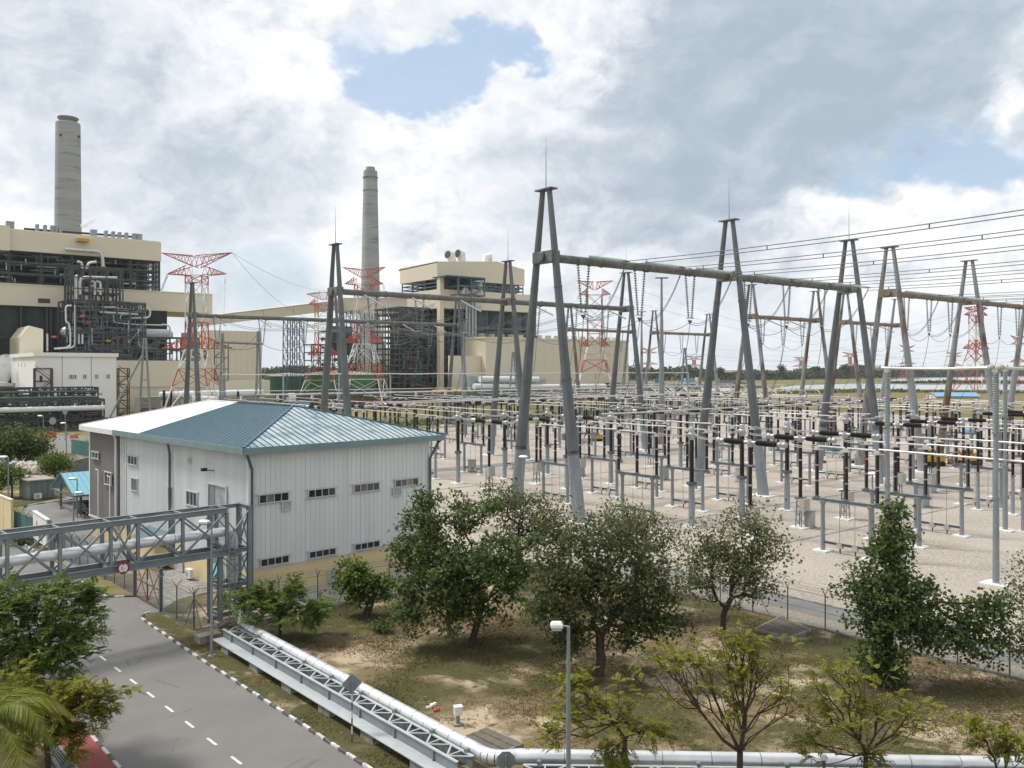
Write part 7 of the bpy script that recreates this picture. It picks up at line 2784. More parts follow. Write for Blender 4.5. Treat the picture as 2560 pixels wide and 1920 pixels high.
def tree(label, base, blobs, seed, leaf, kind='broad', n_tw=160, per=40, ln=.17, trunk=None, r_tw=.016, bark='bark', spread=.42, bias=.5, name='tree', trunk_r=None, cat='tree', up=.9, pen=.33, ex=.46):
    """trunk polyline (relative), crown blobs [(centre, radii, weight)] relative to base"""
    rs = np.random.RandomState(seed)
    base = Vector(base)
    t = thing(name, label, cat, base)
    trunk = [np.array(p, float) for p in (trunk or [(0, 0, 0), (0, 0, 2)])]
    nodes, par = [], []
    for i, p in enumerate(trunk):
        nodes.append(p)
        par.append(i - 1)
    w = np.array([b[2] for b in blobs], float)
    w /= w.sum()
    tg = []
    for k in range(n_tw):
        c, r, _ = blobs[rs.choice(len(blobs), p=w)]
        v = unit(rs.normal(size=3))
        tg.append(np.array(c) + v * np.array(r) * (rs.uniform(0, 1) ** bias if rs.uniform() > .13 else 1.28))
    fork = trunk[-1]
    tg.sort(key=lambda p: np.linalg.norm(p - fork))
    ends = []
    arr = np.zeros((len(trunk) + n_tw * 2 + 8, 3))
    dist = np.zeros(len(arr))
    for i, p in enumerate(nodes):
        arr[i] = p
    first = max(1, len(trunk) - 2) if len(trunk) > 2 else len(trunk) - 1
    for p in tg:
        m = len(nodes)
        dd_ = np.linalg.norm(arr[first:m] - p, axis=1) * 1.0 + pen * dist[first:m]
        j = int(np.argmin(dd_)) + first
        a = arr[j]
        mid = (a + p) / 2 + rs.normal(size=3) * np.linalg.norm(p - a) * .09 + np.array([0, 0, -.05 * np.linalg.norm(p - a)])
        arr[m] = mid
        dist[m] = dist[j] + np.linalg.norm(mid - a)
        nodes.append(mid)
        par.append(j)
        arr[m + 1] = p
        dist[m + 1] = dist[m] + np.linalg.norm(p - mid)
        nodes.append(p)
        par.append(m)
        ends.append(m + 1)
    cnt_ = np.zeros(len(nodes))
    for e in ends:
        i = e
        while i >= 0:
            cnt_[i] += 1
            i = par[i]
    rad = r_tw * np.maximum(cnt_, 1) ** ex
    if trunk_r:
        for i in range(len(trunk)):
            rad[i] = max(rad[i], trunk_r * (1.25 - .5 * i / len(trunk)))
    mb = MB()
    mt = MB()
    for i, j in enumerate(par):
        if j < 0:
            continue
        n_s = 8 if rad[j] > .09 else (5 if rad[j] > .03 else 3)
        (mt if i < len(trunk) else mb).tube([Vector(nodes[j]), Vector(nodes[i])], [float(rad[j]) if i < len(trunk) else float(min(rad[j], rad[i] * 1.25)), float(rad[i])], n_s, caps=False)
    mt.build('trunk', bark, t, smooth=True)
    mb.build('branches', bark, t, smooth=True)
    E = np.array([nodes[e] for e in ends])
    PD = unit(np.array([nodes[e] - nodes[par[e]] for e in ends]))
    if kind == 'broad':
        c = np.repeat(E, per, 0) + rs.normal(size=(len(E) * per, 3)) * np.array([spread, spread, spread * .75])
        d = unit(rs.normal(size=c.shape) + np.array([0, 0, -.25]))
        nr = unit(rs.normal(size=c.shape) * .8 + np.array([0, 0, up * 2]))
        l_ = ln * rs.uniform(.6, 1.25, (len(c), 1))
        V_, Fq = kites(c, d, nr, l_, l_ * .85)
    else:
        # feathery fronds: each twig carries a whorl of arching fronds with paired leaflets
        nf, nl = per, 9
        o = np.repeat(E, nf, 0) + rs.normal(size=(len(E) * nf, 3)) * spread * .45
        d = unit(np.repeat(PD, nf, 0) * .6 + rs.normal(size=o.shape) * np.array([1, 1, .45]) + np.array([0, 0, .12]))
        L_ = ln * rs.uniform(.7, 1.25, (len(o), 1))
        Vs, n0 = [], 0
        side = unit(np.cross(d, np.array([0, 0, 1.0])))
        upv = np.cross(side, d)
        cs, ds, ns, ls = [], [], [], []
        for k in range(nl):
            f = (k + 1) / nl
            pos = o + d * L_ * f + np.array([0, 0, -1.0]) * L_ * .35 * f * f
            taper = .30 * (1 - .55 * abs(f - .45))
            for sg in (-1, 1):
                cs.append(pos)
                ds.append(unit(side * sg + d * .55 - np.array([0, 0, .25]) + rs.normal(size=pos.shape) * .12))
                ns.append(unit(upv + rs.normal(size=pos.shape) * .25))
                ls.append(L_ * taper)
        c, d2_, n_, l_ = np.concatenate(cs), np.concatenate(ds), np.concatenate(ns), np.concatenate(ls)
        V_, Fq = kites(c, d2_, n_, l_, l_ * .52, .1)
    me = np_mesh('crown', V_, Fq, leaf)
    o = bpy.data.objects.new('crown', me)
    col.objects.link(o)
    o.parent = t
    return t
def rel(px, py, Z, base):
    p = at(px, py, Z) - base
    return (p.x, p.y, p.z)
def bl(px, py, Z, base, rx, ry, rz_, w_=1.0):
    """crown blob from pixel centre and pixel radii"""
    k = Z / F
    return (rel(px, py, Z, base), (rx * k, (rx * k * .8 if ry is None else ry), rz_ * k), w_)
# lawn trees -----------------------------------------------------
b = G(1178, 1612)
tree('broad round-crowned tree with a dark leaning trunk in the middle of the lawn', b,
     [bl(1120, 1440, 56, b, 120, 3.0, 105, 3), bl(1045, 1370, 57, b, 62, 2.2, 95, 1.4), bl(1215, 1420, 56, b, 110, 2.6, 100, 2.2), bl(1060, 1270, 57, b, 40, 1.2, 60, .6), bl(1160, 1290, 57.5, b, 90, 1.8, 60, 1.1), bl(1030, 1490, 55, b, 45, 1.4, 70, .7), bl(1130, 1530, 55, b, 100, 1.8, 35, .8), bl(1300, 1430, 56.5, b, 55, 1.6, 60, .8), bl(1010, 1540, 55, b, 40, 1.2, 35, .4)],
     11, 'leaf_dark', n_tw=340, per=38, ln=.27, trunk=[(0, 0, 0), rel(1190, 1570, 56, b), rel(1205, 1510, 56.2, b), rel(1190, 1470, 56.3, b)], trunk_r=.20, spread=.34, bias=.5)
b = G(1280, 1500)
tree('pale open tree behind the round-crowned lawn tree, against the gravel', b,
     [bl(1330, 1310, 66, b, 85, 2.0, 75, 2), bl(1260, 1250, 66, b, 60, 1.6, 50, 1), bl(1400, 1340, 66, b, 60, 1.6, 60, 1)], 12, 'leaf_dull', n_tw=190, per=30, ln=.21, trunk=[(0, 0, 0), (.1, 0, 1.6), rel(1300, 1390, 66, b)], trunk_r=.13, spread=.38)
b = G(1497, 1690)
tree('dense dark tree with a short forked trunk behind the tall street lamp', b,
     [bl(1510, 1470, 50.5, b, 150, 3.0, 120, 3.2), bl(1410, 1450, 50.5, b, 85, 2.2, 110, 1.6), bl(1630, 1450, 50.5, b, 80, 2.2, 110, 1.7), bl(1520, 1350, 51, b, 130, 2.4, 70, 1.6), bl(1420, 1590, 50, b, 60, 1.5, 40, .7), bl(1580, 1570, 50, b, 80, 1.6, 40, .8), bl(1660, 1540, 50, b, 60, 1.4, 40, .5), bl(1360, 1520, 50, b, 50, 1.4, 50, .6)],
     13, 'leaf_deep', n_tw=420, per=30, ln=.235, trunk=[(0, 0, 0), (.15, 0, 1.0), rel(1500, 1625, 50.4, b), rel(1500, 1585, 50.4, b)], trunk_r=.24, spread=.36, bias=.55)
b = G(1600, 1520)
tree('pale twiggy tree top between the dense dark tree and the open tree', b, [bl(1560, 1300, 63, b, 95, 2.0, 50, 1.6), bl(1640, 1340, 63, b, 70, 1.8, 55, 1.4)], 14, 'leaf_dull', n_tw=130, per=24, ln=.19, trunk=[(0, 0, 0), (-.3, 0, 2), rel(1600, 1400, 63, b)], trunk_r=.1, spread=.36)
b = G(1808, 1580)
tree('open sparse tree with a forked dark trunk before the yard fence', b,
     [bl(1830, 1400, 58.8, b, 110, 2.6, 70, 2.2), bl(1760, 1370, 58.8, b, 60, 2.0, 60, 1), bl(1910, 1380, 58.8, b, 80, 2.0, 50, 1.2), bl(1850, 1310, 59, b, 95, 2.0, 50, 1.1), bl(1880, 1460, 58.5, b, 90, 2.0, 40, .9), bl(1750, 1460, 58.5, b, 50, 1.6, 40, .6)],
     15, 'leaf_dull', n_tw=320, per=20, ln=.22, trunk=[(0, 0, 0), (.0, 0, 1.1), rel(1815, 1520, 58.8, b)], trunk_r=.14, spread=.40, r_tw=.014, bias=.6)
b = G(2220, 1710)
tree('pointed dark green tree with a long side limb, right of the plank cover', b,
     [bl(2235, 1290, 49.3, b, 28, .7, 60, .55), bl(2230, 1370, 49.3, b, 48, 1.1, 50, .9), bl(2205, 1450, 49.3, b, 75, 1.5, 55, 1.4), bl(2215, 1540, 49.2, b, 95, 1.8, 60, 1.9), bl(2195, 1630, 49, b, 55, 1.3, 50, .9), bl(2330, 1570, 49, b, 80, 1.6, 60, 1.3), bl(2430, 1590, 49, b, 90, 1.6, 65, 1.5), bl(2480, 1520, 49, b, 45, 1.2, 50, .7), bl(2300, 1480, 49.1, b, 60, 1.3, 40, .6), bl(2140, 1480, 49.3, b, 40, 1.0, 25, .3), bl(2215, 1690, 49, b, 40, .8, 30, .5)],
     16, 'leaf_dark', n_tw=430, per=32, ln=.24, trunk=[(0, 0, 0), (.05, 0, .8), rel(2222, 1600, 49.2, b), rel(2226, 1480, 49.3, b), rel(2232, 1370, 49.3, b)], trunk_r=.13, spread=.30, bias=.5)
b = G(2600, 1690)
tree('thin pale tree leaning in at the right picture edge', b, [bl(2570, 1480, 50, b, 45, 1.2, 110, 1), bl(2590, 1560, 50, b, 60, 1.4, 90, 1), bl(2560, 1600, 49.5, b, 40, 1.0, 50, .5)], 17, 'leaf_dull', n_tw=110, per=20, ln=.18, trunk=[(0, 0, 0), (-.1, 0, 2)], trunk_r=.1, spread=.35)
b = G(915, 1540)
tree('small cropped tree with a broken leaning trunk and dense round leaves by the hall', b, [bl(870, 1455, 62.6, b, 42, 1.0, 42, 1.6), bl(910, 1470, 62.4, b, 35, .9, 35, 1.1), bl(960, 1460, 62.6, b, 28, .8, 32, .7), bl(905, 1425, 62.6, b, 22, .6, 25, .6)],
     18, 'leaf_green', n_tw=90, per=42, ln=.25, trunk=[(0, 0, 0), rel(925, 1510, 62.6, b), rel(938, 1470, 62.6, b), rel(945, 1440, 62.6, b)], trunk_r=.24, spread=.30)
b = G(955, 1580)
tree('low dark shrub on the lawn beside the cropped tree', b, [((0, 0, .3), (.7, .6, .3), 1)], 19, 'leaf_dark', n_tw=18, per=34, ln=.16, trunk=[(0, 0, 0), (0, 0, .15)], spread=.2, name='shrub', cat='shrub')
b = G(700, 1600)
tree('flat-topped feathery tree on a thin dark trunk beside the bridge tower', b, [bl(690, 1520, 57, b, 85, 1.9, 28, 2), bl(620, 1500, 57, b, 45, 1.2, 25, 1), bl(770, 1525, 57, b, 50, 1.3, 25, 1), bl(735, 1465, 57, b, 28, .8, 25, .6), bl(660, 1470, 57.5, b, 28, .7, 18, .3)],
     20, 'leaf_green', 'feather', n_tw=170, per=8, ln=.60, pen=.6, ex=.42, trunk=[(0, 0, 0), (.02, 0, 1.4), rel(700, 1545, 57, b)], trunk_r=.085, spread=.3, r_tw=.012)
# sparse feathery trees along the bottom
b = Vector((at(1563, 1922, 35.4).x, 35.4, 0))
tree('sparse yellow-green feathery tree crossing the lower pipe behind the tall lamp', b, [bl(1480, 1760, 35.4, b, 90, 1.3, 55, 1.6), bl(1570, 1800, 35.4, b, 80, 1.2, 55, 1.2), bl(1400, 1830, 35.4, b, 55, .9, 40, .7), bl(1640, 1820, 35.4, b, 50, .9, 40, .7), bl(1440, 1700, 35.4, b, 45, .8, 30, .6), bl(1545, 1890, 35.5, b, 50, .8, 30, .8)],
     21, 'leaf_yellow', 'feather', n_tw=130, per=5, ln=.46, pen=.75, ex=.40, trunk=[(0, 0, 0), (.0, 0, 1.2), rel(1562, 1850, 35.4, b), rel(1535, 1810, 35.4, b)], trunk_r=.075, spread=.26, bark='barkr', r_tw=.014, bias=.7)
b = Vector((at(1847, 1922, 35.6).x, 35.6, 0))
tree('largest sparse yellow-green tree with spreading bare branches at the bottom', b, [bl(1760, 1650, 35.6, b, 150, 1.8, 55, 2), bl(1650, 1640, 35.6, b, 60, 1.2, 40, .8), bl(1880, 1660, 35.6, b, 110, 1.6, 70, 1.6), bl(1800, 1740, 35.6, b, 150, 1.6, 60, 1.1), bl(1960, 1740, 35.6, b, 50, 1.0, 70, .7), bl(1850, 1600, 35.8, b, 90, 1.0, 30, .7)],
     22, 'leaf_yellow', 'feather', n_tw=150, per=5, ln=.42, pen=.85, ex=.40, trunk=[(0, 0, 0), (.03, 0, .9), rel(1850, 1880, 35.6, b)], trunk_r=.13, spread=.24, bark='barkr', r_tw=.017, bias=.62)
b = Vector((at(2164, 1925, 35.3).x, 35.3, 0))
tree('sparse feathery tree with crooked branches right of the largest one', b, [bl(2160, 1770, 35.3, b, 110, 1.6, 80, 1.8), bl(2060, 1760, 35.3, b, 70, 1.2, 70, 1), bl(2280, 1790, 35.3, b, 90, 1.4, 60, 1.2), bl(2020, 1860, 35.1, b, 60, 1.0, 40, .7), bl(2180, 1890, 34.9, b, 50, .8, 35, .8), bl(2130, 1690, 35.5, b, 60, .9, 30, .5)],
     23, 'leaf_yellow', 'feather', n_tw=150, per=4, ln=.44, pen=.8, ex=.40, trunk=[(0, 0, 0), (.0, 0, .9), rel(2165, 1880, 35.3, b)], trunk_r=.09, spread=.24, bark='barkr', r_tw=.015, bias=.65)
b = Vector((at(2515, 1925, 35.4).x, 35.4, 0))
tree('small yellow-green feathery sapling at the bottom right corner', b, [bl(2440, 1830, 35.4, b, 40, .7, 30, 1), bl(2515, 1860, 35.2, b, 30, .6, 40, 1)], 24, 'leaf_yellow', 'feather', n_tw=40, per=7, ln=.44, pen=.7, ex=.4, trunk=[(0, 0, 0), (0, 0, 1.0)], trunk_r=.06, spread=.2, bark='barkr')
# trees at the left edge
b = Vector((at(70, 1700, 40.0).x, 40.0, 0))
tree('large feathery green tree overhanging the road at the left edge', b, [bl(100, 1570, 40, b, 110, 2.0, 80, 2.6), bl(20, 1520, 40, b, 70, 1.6, 70, 1.6), bl(190, 1590, 39.5, b, 60, 1.2, 75, 1.2), bl(210, 1500, 40, b, 22, .6, 45, .4), bl(140, 1470, 40.5, b, 50, 1.0, 25, .5), bl(130, 1660, 39, b, 80, 1.2, 40, 1), bl(0, 1620, 39.5, b, 80, 1.5, 60, 1.2)],
     25, 'leaf_green', 'feather', n_tw=270, per=8, ln=.58, pen=.5, ex=.42, trunk=[(0, 0, 0), (.1, 0, 2.2), rel(80, 1640, 40, b)], trunk_r=.15, spread=.3, r_tw=.014)
b = Vector((at(120, 1800, 36.5).x, 36.5, 0))
tree('yellowish feathery tree over the red footpath at the left edge', b, [bl(130, 1760, 36.5, b, 90, 1.5, 55, 2), bl(40, 1740, 36.5, b, 60, 1.3, 60, 1.2), bl(225, 1735, 36.2, b, 70, 1.0, 45, 1.2), bl(60, 1820, 36, b, 70, 1.2, 45, 1), bl(150, 1830, 36, b, 55, .9, 35, .7), bl(250, 1760, 36, b, 35, .5, 30, .4), bl(190, 1870, 35.6, b, 16, .3, 22, .2)],
     26, 'leaf_yellow', 'feather', n_tw=190, per=8, ln=.50, pen=.5, ex=.42, trunk=[(0, 0, 0), (0, 0, 1.6), rel(110, 1820, 36.5, b)], trunk_r=.11, spread=.26, r_tw=.013, bark='barkr')
# coconut palm in the corner
def palm(label, crown, seed):
    rs = random.Random(seed)
    base = Vector((crown.x - .4, crown.y + .3, 0))
    t = thing('palm_tree', label, 'palm tree', base)
    MB(base).tube([base, base.lerp(crown, .5) + Vector((.15, 0, 0)), crown], [.2, .16, .14], 10).build('trunk', 'sandstone', t, smooth=True)
    for k in range(17):
        a = 2 * math.pi * k / 17 + rs.uniform(-.15, .15)
        L_ = rs.uniform(2.6, 3.4)
        el = rs.uniform(.05, .95)
        d = Vector((math.cos(a), math.sin(a), 0))
        n = 14
        pts = []
        for i in range(n + 1):
            f = i / n
            pts.append(crown + d * L_ * f * (1 - .12 * f) + Vector((0, 0, L_ * (el * f - (.55 + el * .55) * f * f))))
        vs_, fs_ = [], []
        mb = MB(base)
        mb.tube(pts, [.035 * (1 - .8 * i / n) for i in range(n + 1)], 4, caps=False)
        for i in range(1, n * 3):
            f = i / (n * 3)
            j = min(int(f * n), n - 1)
            p = pts[j].lerp(pts[j + 1], f * n - j)
            tg = (pts[j + 1] - pts[j]).normalized()
            sd = tg.cross(Vector((0, 0, 1))).normalized()
            w = .95 * math.sin(math.pi * min(1, f * .92 + .08)) ** .6 * L_ / 3
            for sg in (-1, 1):
                e = (sd * sg + tg * .75 + Vector((0, 0, -.42 + rs.uniform(-.15, .1)))).normalized()
                q = p + e * w
                wv = tg * .028
                mb.add([p - wv, p + wv, p.lerp(q, .6) + wv * .9 + Vector((0, 0, .02)), q, p.lerp(q, .6) - wv * .9], [(0, 1, 2, 3, 4)])
        mb.build('frond', 'leaf_palm', t)
palm('coconut palm with drooping fronds in the lower left corner', at(-25, 1790, 31.0), 4)
# small trees by the back road and car park
b = G(27, 1160)
tree('round dark tree beside the back road at the left', b, [bl(50, 1108, 162, b, 60, 4.2, 38, 3), bl(95, 1120, 162, b, 22, 1.6, 22, .8), bl(5, 1115, 160, b, 40, 3, 32, 1.4)], 30, 'leaf_dark', n_tw=170, per=26, ln=.55, trunk=[(0, 0, 0), (0, 0, 1.8)], trunk_r=.3, spread=.85)
b = G(50, 1153)
tree('second dark trunked tree merging with the round one', b, [bl(75, 1118, 166, b, 40, 3, 25, 1)], 31, 'leaf_dark', n_tw=60, per=24, ln=.5, trunk=[(0, 0, 0), (0, 0, 2)], trunk_r=.25, spread=.8)
b = G(138, 1200)
tree('small round green tree behind the blue carport', b, [bl(140, 1160, 139, b, 38, 2.2, 24, 1)], 32, 'leaf_green', n_tw=90, per=24, ln=.38, trunk=[(0, 0, 0), (0, 0, 1.0)], trunk_r=.14, spread=.6)
b = G(30, 1245)
tree('small feathery tree beside the grey-green cabin', b, [bl(22, 1185, 120, b, 35, 1.8, 24, 1), bl(5, 1195, 120, b, 25, 1.5, 22, .7)], 33, 'leaf_green', n_tw=80, per=22, ln=.34, trunk=[(0, 0, 0), (0, 0, 1.8)], trunk_r=.12, spread=.5)
b = G(47, 1362)
tree('low bush under the bridge at the left', b, [((0, 0, .6), (1.2, 1, .6), 1)], 34, 'leaf_dull', n_tw=26, per=26, ln=.24, trunk=[(0, 0, 0), (0, 0, .3)], spread=.3, name='shrub', cat='shrub')

# ================================================================ grass tufts and fallen leaves on the lawn
rs = np.random.RandomState(5)
def in_lawn(p):
    x, y = p[:, 0], p[:, 1]
    d1_ = np.array([pd.x, pd.y])
    n1_ = np.array([-pn.x, -pn.y])
    a = (x - g0.x) * n1_[0] + (y - g0.y) * n1_[1] > .5
    kr0, kr1 = np.array([KR[1].x, KR[1].y]), np.array([KR[3].x, KR[3].y])
    kd = unit(kr1 - kr0)
    kn = np.array([kd[1], -kd[0]])
    c_ = (x - kr0[0]) * kn[0] + (y - kr0[1]) * kn[1] > .25
    fd = np.array([(FC[1] - FC[0]).x, (FC[1] - FC[0]).y])
    fd = unit(fd)
    f1_ = (x - FC[0].x) * -fd[1] + (y - FC[0].y) * fd[0] < -.1
    f2_ = (x - FC[1].x) * n2v.x + (y - FC[1].y) * n2v.y < -.1
    nb_ = (y > 33)
    return c_ & f1_ & f2_ & nb_
def patch_noise(p, s, sd):
    r2 = np.random.RandomState(sd)
    v = 0
    for k in range(7):
        w = r2.normal(size=2) * s
        v = v + np.sin(p @ w + r2.uniform(0, 6.28))
    return v / 7
N_ = 210000
P_ = np.stack([rs.uniform(-26, 34, N_), rs.uniform(33, 82, N_), np.zeros(N_)], 1)
ok = in_lawn(P_)
P_ = P_[ok]
pv = patch_noise(P_[:, :2], .55, 3) + patch_noise(P_[:, :2], 1.7, 4) * .7 + rs.normal(size=len(P_)) * .22
P_ = P_[pv > .10]
def tufts(name, P_, n_b, h, w, m, lean=.6):
    k = len(P_)
    c = np.repeat(P_, n_b, 0) + np.concatenate([rs.normal(size=(k * n_b, 2)) * .05, np.zeros((k * n_b, 1))], 1)
    ang_ = rs.uniform(0, 6.28, k * n_b)
    sd = np.stack([np.cos(ang_), np.sin(ang_), np.zeros(k * n_b)], 1)
    hh = h * rs.uniform(.4, 1.3, (k * n_b, 1))
    tip = c + np.concatenate([rs.normal(size=(k * n_b, 2)) * lean, np.ones((k * n_b, 1))], 1) * hh
    V_ = np.stack([c - sd * w, c + sd * w, tip], 1).reshape(-1, 3)
    me = np_mesh(name, V_, np.arange(len(V_)).reshape(-1, 3), m)
    o = bpy.data.objects.new(name, me)
    col.objects.link(o)
    o['kind'] = 'stuff'
    return o
dm('grassblade', (.085, .090, .028), (.15, .115, .05), .35, .9, spec=.1, rnd=.3, lo=.38, hi=.60)
dm('litterleaf', (.11, .07, .04), (.24, .165, .09), 3., .8, rnd=.4, spec=.2)
o = tufts('grass', P_, 3, .07, .02, 'grassblade')
o['label'] = 'short patchy dry and green grass growing over the sandy lawn'
# fallen leaves gather under the broad crowns
cs_ = []
for (px, py, r_, n_) in ((1200, 1570, 5.5, 4200), (1560, 1670, 5.5, 3800), (1830, 1580, 5, 2600), (2330, 1740, 6, 3200), (950, 1560, 4, 700), (1700, 1800, 9, 900)):
    g_ = G(px, py)
    cs_.append(np.stack([g_.x + rs.normal(size=n_) * r_ * .55, g_.y + rs.normal(size=n_) * r_ * .55, np.full(n_, .03)], 1))
LP_ = np.concatenate(cs_)
LP_ = LP_[in_lawn(LP_)]
d_ = unit(np.concatenate([rs.normal(size=(len(LP_), 2)), np.zeros((len(LP_), 1))], 1))
nr_ = unit(rs.normal(size=(len(LP_), 3)) * .3 + np.array([0, 0, 1.]))
l_ = rs.uniform(.06, .14, (len(LP_), 1))
V_, Fq = kites(LP_, d_, nr_, l_, l_ * .8, .2)
o = bpy.data.objects.new('fallen_leaves', np_mesh('fallen_leaves', V_, Fq, 'litterleaf'))
col.objects.link(o)
o['kind'] = 'stuff'
o['label'] = 'brown fallen leaves scattered under the lawn trees'
# ================================================================ the far plain: grass, lagoon, forest, distant works
m = bpy.data.materials.new('lagoon_water')
m.use_nodes = True
b_ = m.node_tree.nodes['Principled BSDF']
b_.inputs['Base Color'].default_value = (.30, .36, .36, 1)
b_.inputs['Roughness'].default_value = .22
nz = m.node_tree.nodes.new('ShaderNodeTexNoise')
nz.inputs['Scale'].default_value = .3
bn = m.node_tree.nodes.new('ShaderNodeBump')
bn.inputs['Strength'].default_value = .15
g_ = m.node_tree.nodes.new('ShaderNodeNewGeometry')
m.node_tree.links.new(g_.outputs['Position'], nz.inputs['Vector'])
m.node_tree.links.new(nz.outputs['Fac'], bn.inputs['Height'])
m.node_tree.links.new(bn.outputs['Normal'], b_.inputs['Normal'])
M['water'] = m
sheet('lagoon', [G(1930, 972), G(2560, 975), G(2900, 975), G(2900, 961), G(2560, 961), G(2330, 962), G(2140, 959), G(1985, 964)], .02, 'water')
sheet('lagoon', [G(2225, 952), G(2400, 955), G(2560, 957), G(2900, 957), G(2900, 938), G(2560, 938), G(2390, 941), G(2250, 945)], .02, 'water')
sheet('marsh', [G(1900, 1010), G(2700, 1010), G(2700, 974), G(1930, 971), G(1700, 985)], .01, 'drygrass')
def hedge(label, pts, h, n, m='leaf_far', sz=2.2, dep=8, seed=1):
    r2 = np.random.RandomState(seed)
    pts = np.array([[p.x, p.y, 0] for p in pts])
    sg = np.linalg.norm(np.diff(pts, axis=0), axis=1)
    pr = sg / sg.sum()
    i = r2.choice(len(sg), n, p=pr)
    f = r2.uniform(0, 1, (n, 1))
    c = pts[i] * (1 - f) + pts[i + 1] * f
    hh = h * (1 + .35 * np.sin(c[:, 0:1] * .011) + .2 * np.sin(c[:, 0:1] * .047 + 1))
    c = c + np.concatenate([r2.normal(size=(n, 1)) * 4, r2.uniform(0, dep, (n, 1)), r2.uniform(0, 1, (n, 1)) ** .8 * hh], 1)
    d = unit(r2.normal(size=c.shape))
    nr = unit(r2.normal(size=c.shape) + np.array([0, -.5, .8]))
    l_ = sz * r2.uniform(.5, 1.4, (n, 1))
    V_, Fq = kites(c, d, nr, l_, l_ * .9, .2)
    o = bpy.data.objects.new('forest', np_mesh('forest', V_, Fq, m))
    col.objects.link(o)
    o['kind'] = 'stuff'
    o['label'] = label
    return o
hedge('dark green far forest belt along the horizon', [at(1500, 922, 1250), at(1900, 922, 1350), at(2250, 922, 1700), at(2700, 922, 2300)], 16.5, 26000, sz=4.2, dep=120, seed=2)
hedge('low mangrove strip between the two lagoon arms', [G(2230, 958), G(2400, 959), G(2800, 959)], 3.2, 3000, sz=2.0, dep=14, seed=3)
hedge('far treeline behind the left horizon gap', [at(560, 922, 1500), at(820, 922, 1600), at(1050, 922, 1650)], 15, 6000, sz=4.5, dep=60, seed=4)
hedge('scrubby bushes along the near lagoon bank', [G(1950, 985), G(2200, 981), G(2600, 984)], 2.0, 2600, 'leaf_dull', 1.4, 10, 5)
# green ground strip and scrub behind the gravel
hedge('green scrub strip behind the far switchgear', [Yd(60, 150), Yd(140, 158), Yd(240, 150)], 1.4, 4200, 'leaf_dull', .9, 10, 6)
# individual taller trees standing out of the treeline
for k, (px, Z, h) in enumerate(((1955, 1330, 24), (2110, 1500, 25), (2118, 1510, 22), (1720, 1280, 21), (1800, 1300, 20), (2215, 1640, 24), (2300, 1750, 22), (2040, 1420, 22))):
    b = Vector(((px - CX) / F * Z, Z, 0))
    tree('tall tree standing out of the far treeline, %s from the left' % ORD[[2, 4, 5, 0, 1, 6, 7, 3][k]], b, [((0, 0, h * .8), (5, 5, h * .18), 1), ((2, 0, h * .6), (4, 4, h * .15), .6)], 40 + k, 'leaf_far', n_tw=30, per=14, ln=2.4, trunk=[(0, 0, 0), (0, 0, h * .55)], trunk_r=.5, spread=1.7)
# blue reclaimer and works by the coal yard
rc = thing('stacker_reclaimer', 'light blue stacker machines beside the far coal yard', 'machine', at(1690, 955, 1000))
def rbox(a, b, y0, y1, Z, m, dp=10, nm='housing'):
    p0, p1 = at(a, y0, Z), at(b, y1, Z)
    MB(rc.location).box(Vector(((p0.x + p1.x) / 2, Z, (p0.z + p1.z) / 2)), p1.x - p0.x, dp, p0.z - p1.z).build(nm, m, rc)
for (a, b, y0, y1, m) in ((1635, 1655, 948, 960, 'blue'), (1712, 1735, 946, 966, 'skyblue'), (1722, 1745, 955, 972, 'blue'), (1655, 1715, 957, 961, 'skyblue'), (1740, 1752, 944, 958, 'cream'), (1600, 1640, 958, 964, 'galv'), (1560, 1600, 962, 974, 'rustframe'), (1650, 1700, 966, 974, 'galvd'), (1690, 1720, 964, 975, 'blue')):
    rbox(a, b, y0, y1, 760, m)
MB(rc.location).bar(at(1768, 968, 760), at(1800, 950, 760), 2, 3).build('boom', 'galv', rc)
MB(rc.location).bar(at(1610, 962, 770), at(1700, 962, 770), 2, 2.4).build('conveyor', 'skyblue', rc)
cl = MB(G(1815, 968))
c_ = G(1815, 968)
rs3 = random.Random(8)
ringp = []
n = 24
vs_ = [c_ + Vector((0, 0, 7))]
for rr, zz in ((9, 5.4), (18, 2.8), (30, 0)):
    for i in range(n):
        a = 2 * math.pi * i / n
        k = rr * (1 + rs3.uniform(-.1, .1))
        vs_.append(c_ + Vector((k * 1.5 * math.cos(a), k * math.sin(a), zz)))
fs_ = [(0, 1 + i, 1 + (i + 1) % n) for i in range(n)]
for r_ in range(2):
    for i in range(n):
        fs_.append((1 + r_ * n + i, 1 + (r_ + 1) * n + i, 1 + (r_ + 1) * n + (i + 1) % n, 1 + r_ * n + (i + 1) % n))
cl.add(vs_, fs_)
tag(cl.build('coal_heap', 'coal', smooth=True), 'low black coal heap beyond the blue stackers', 'coal heap')
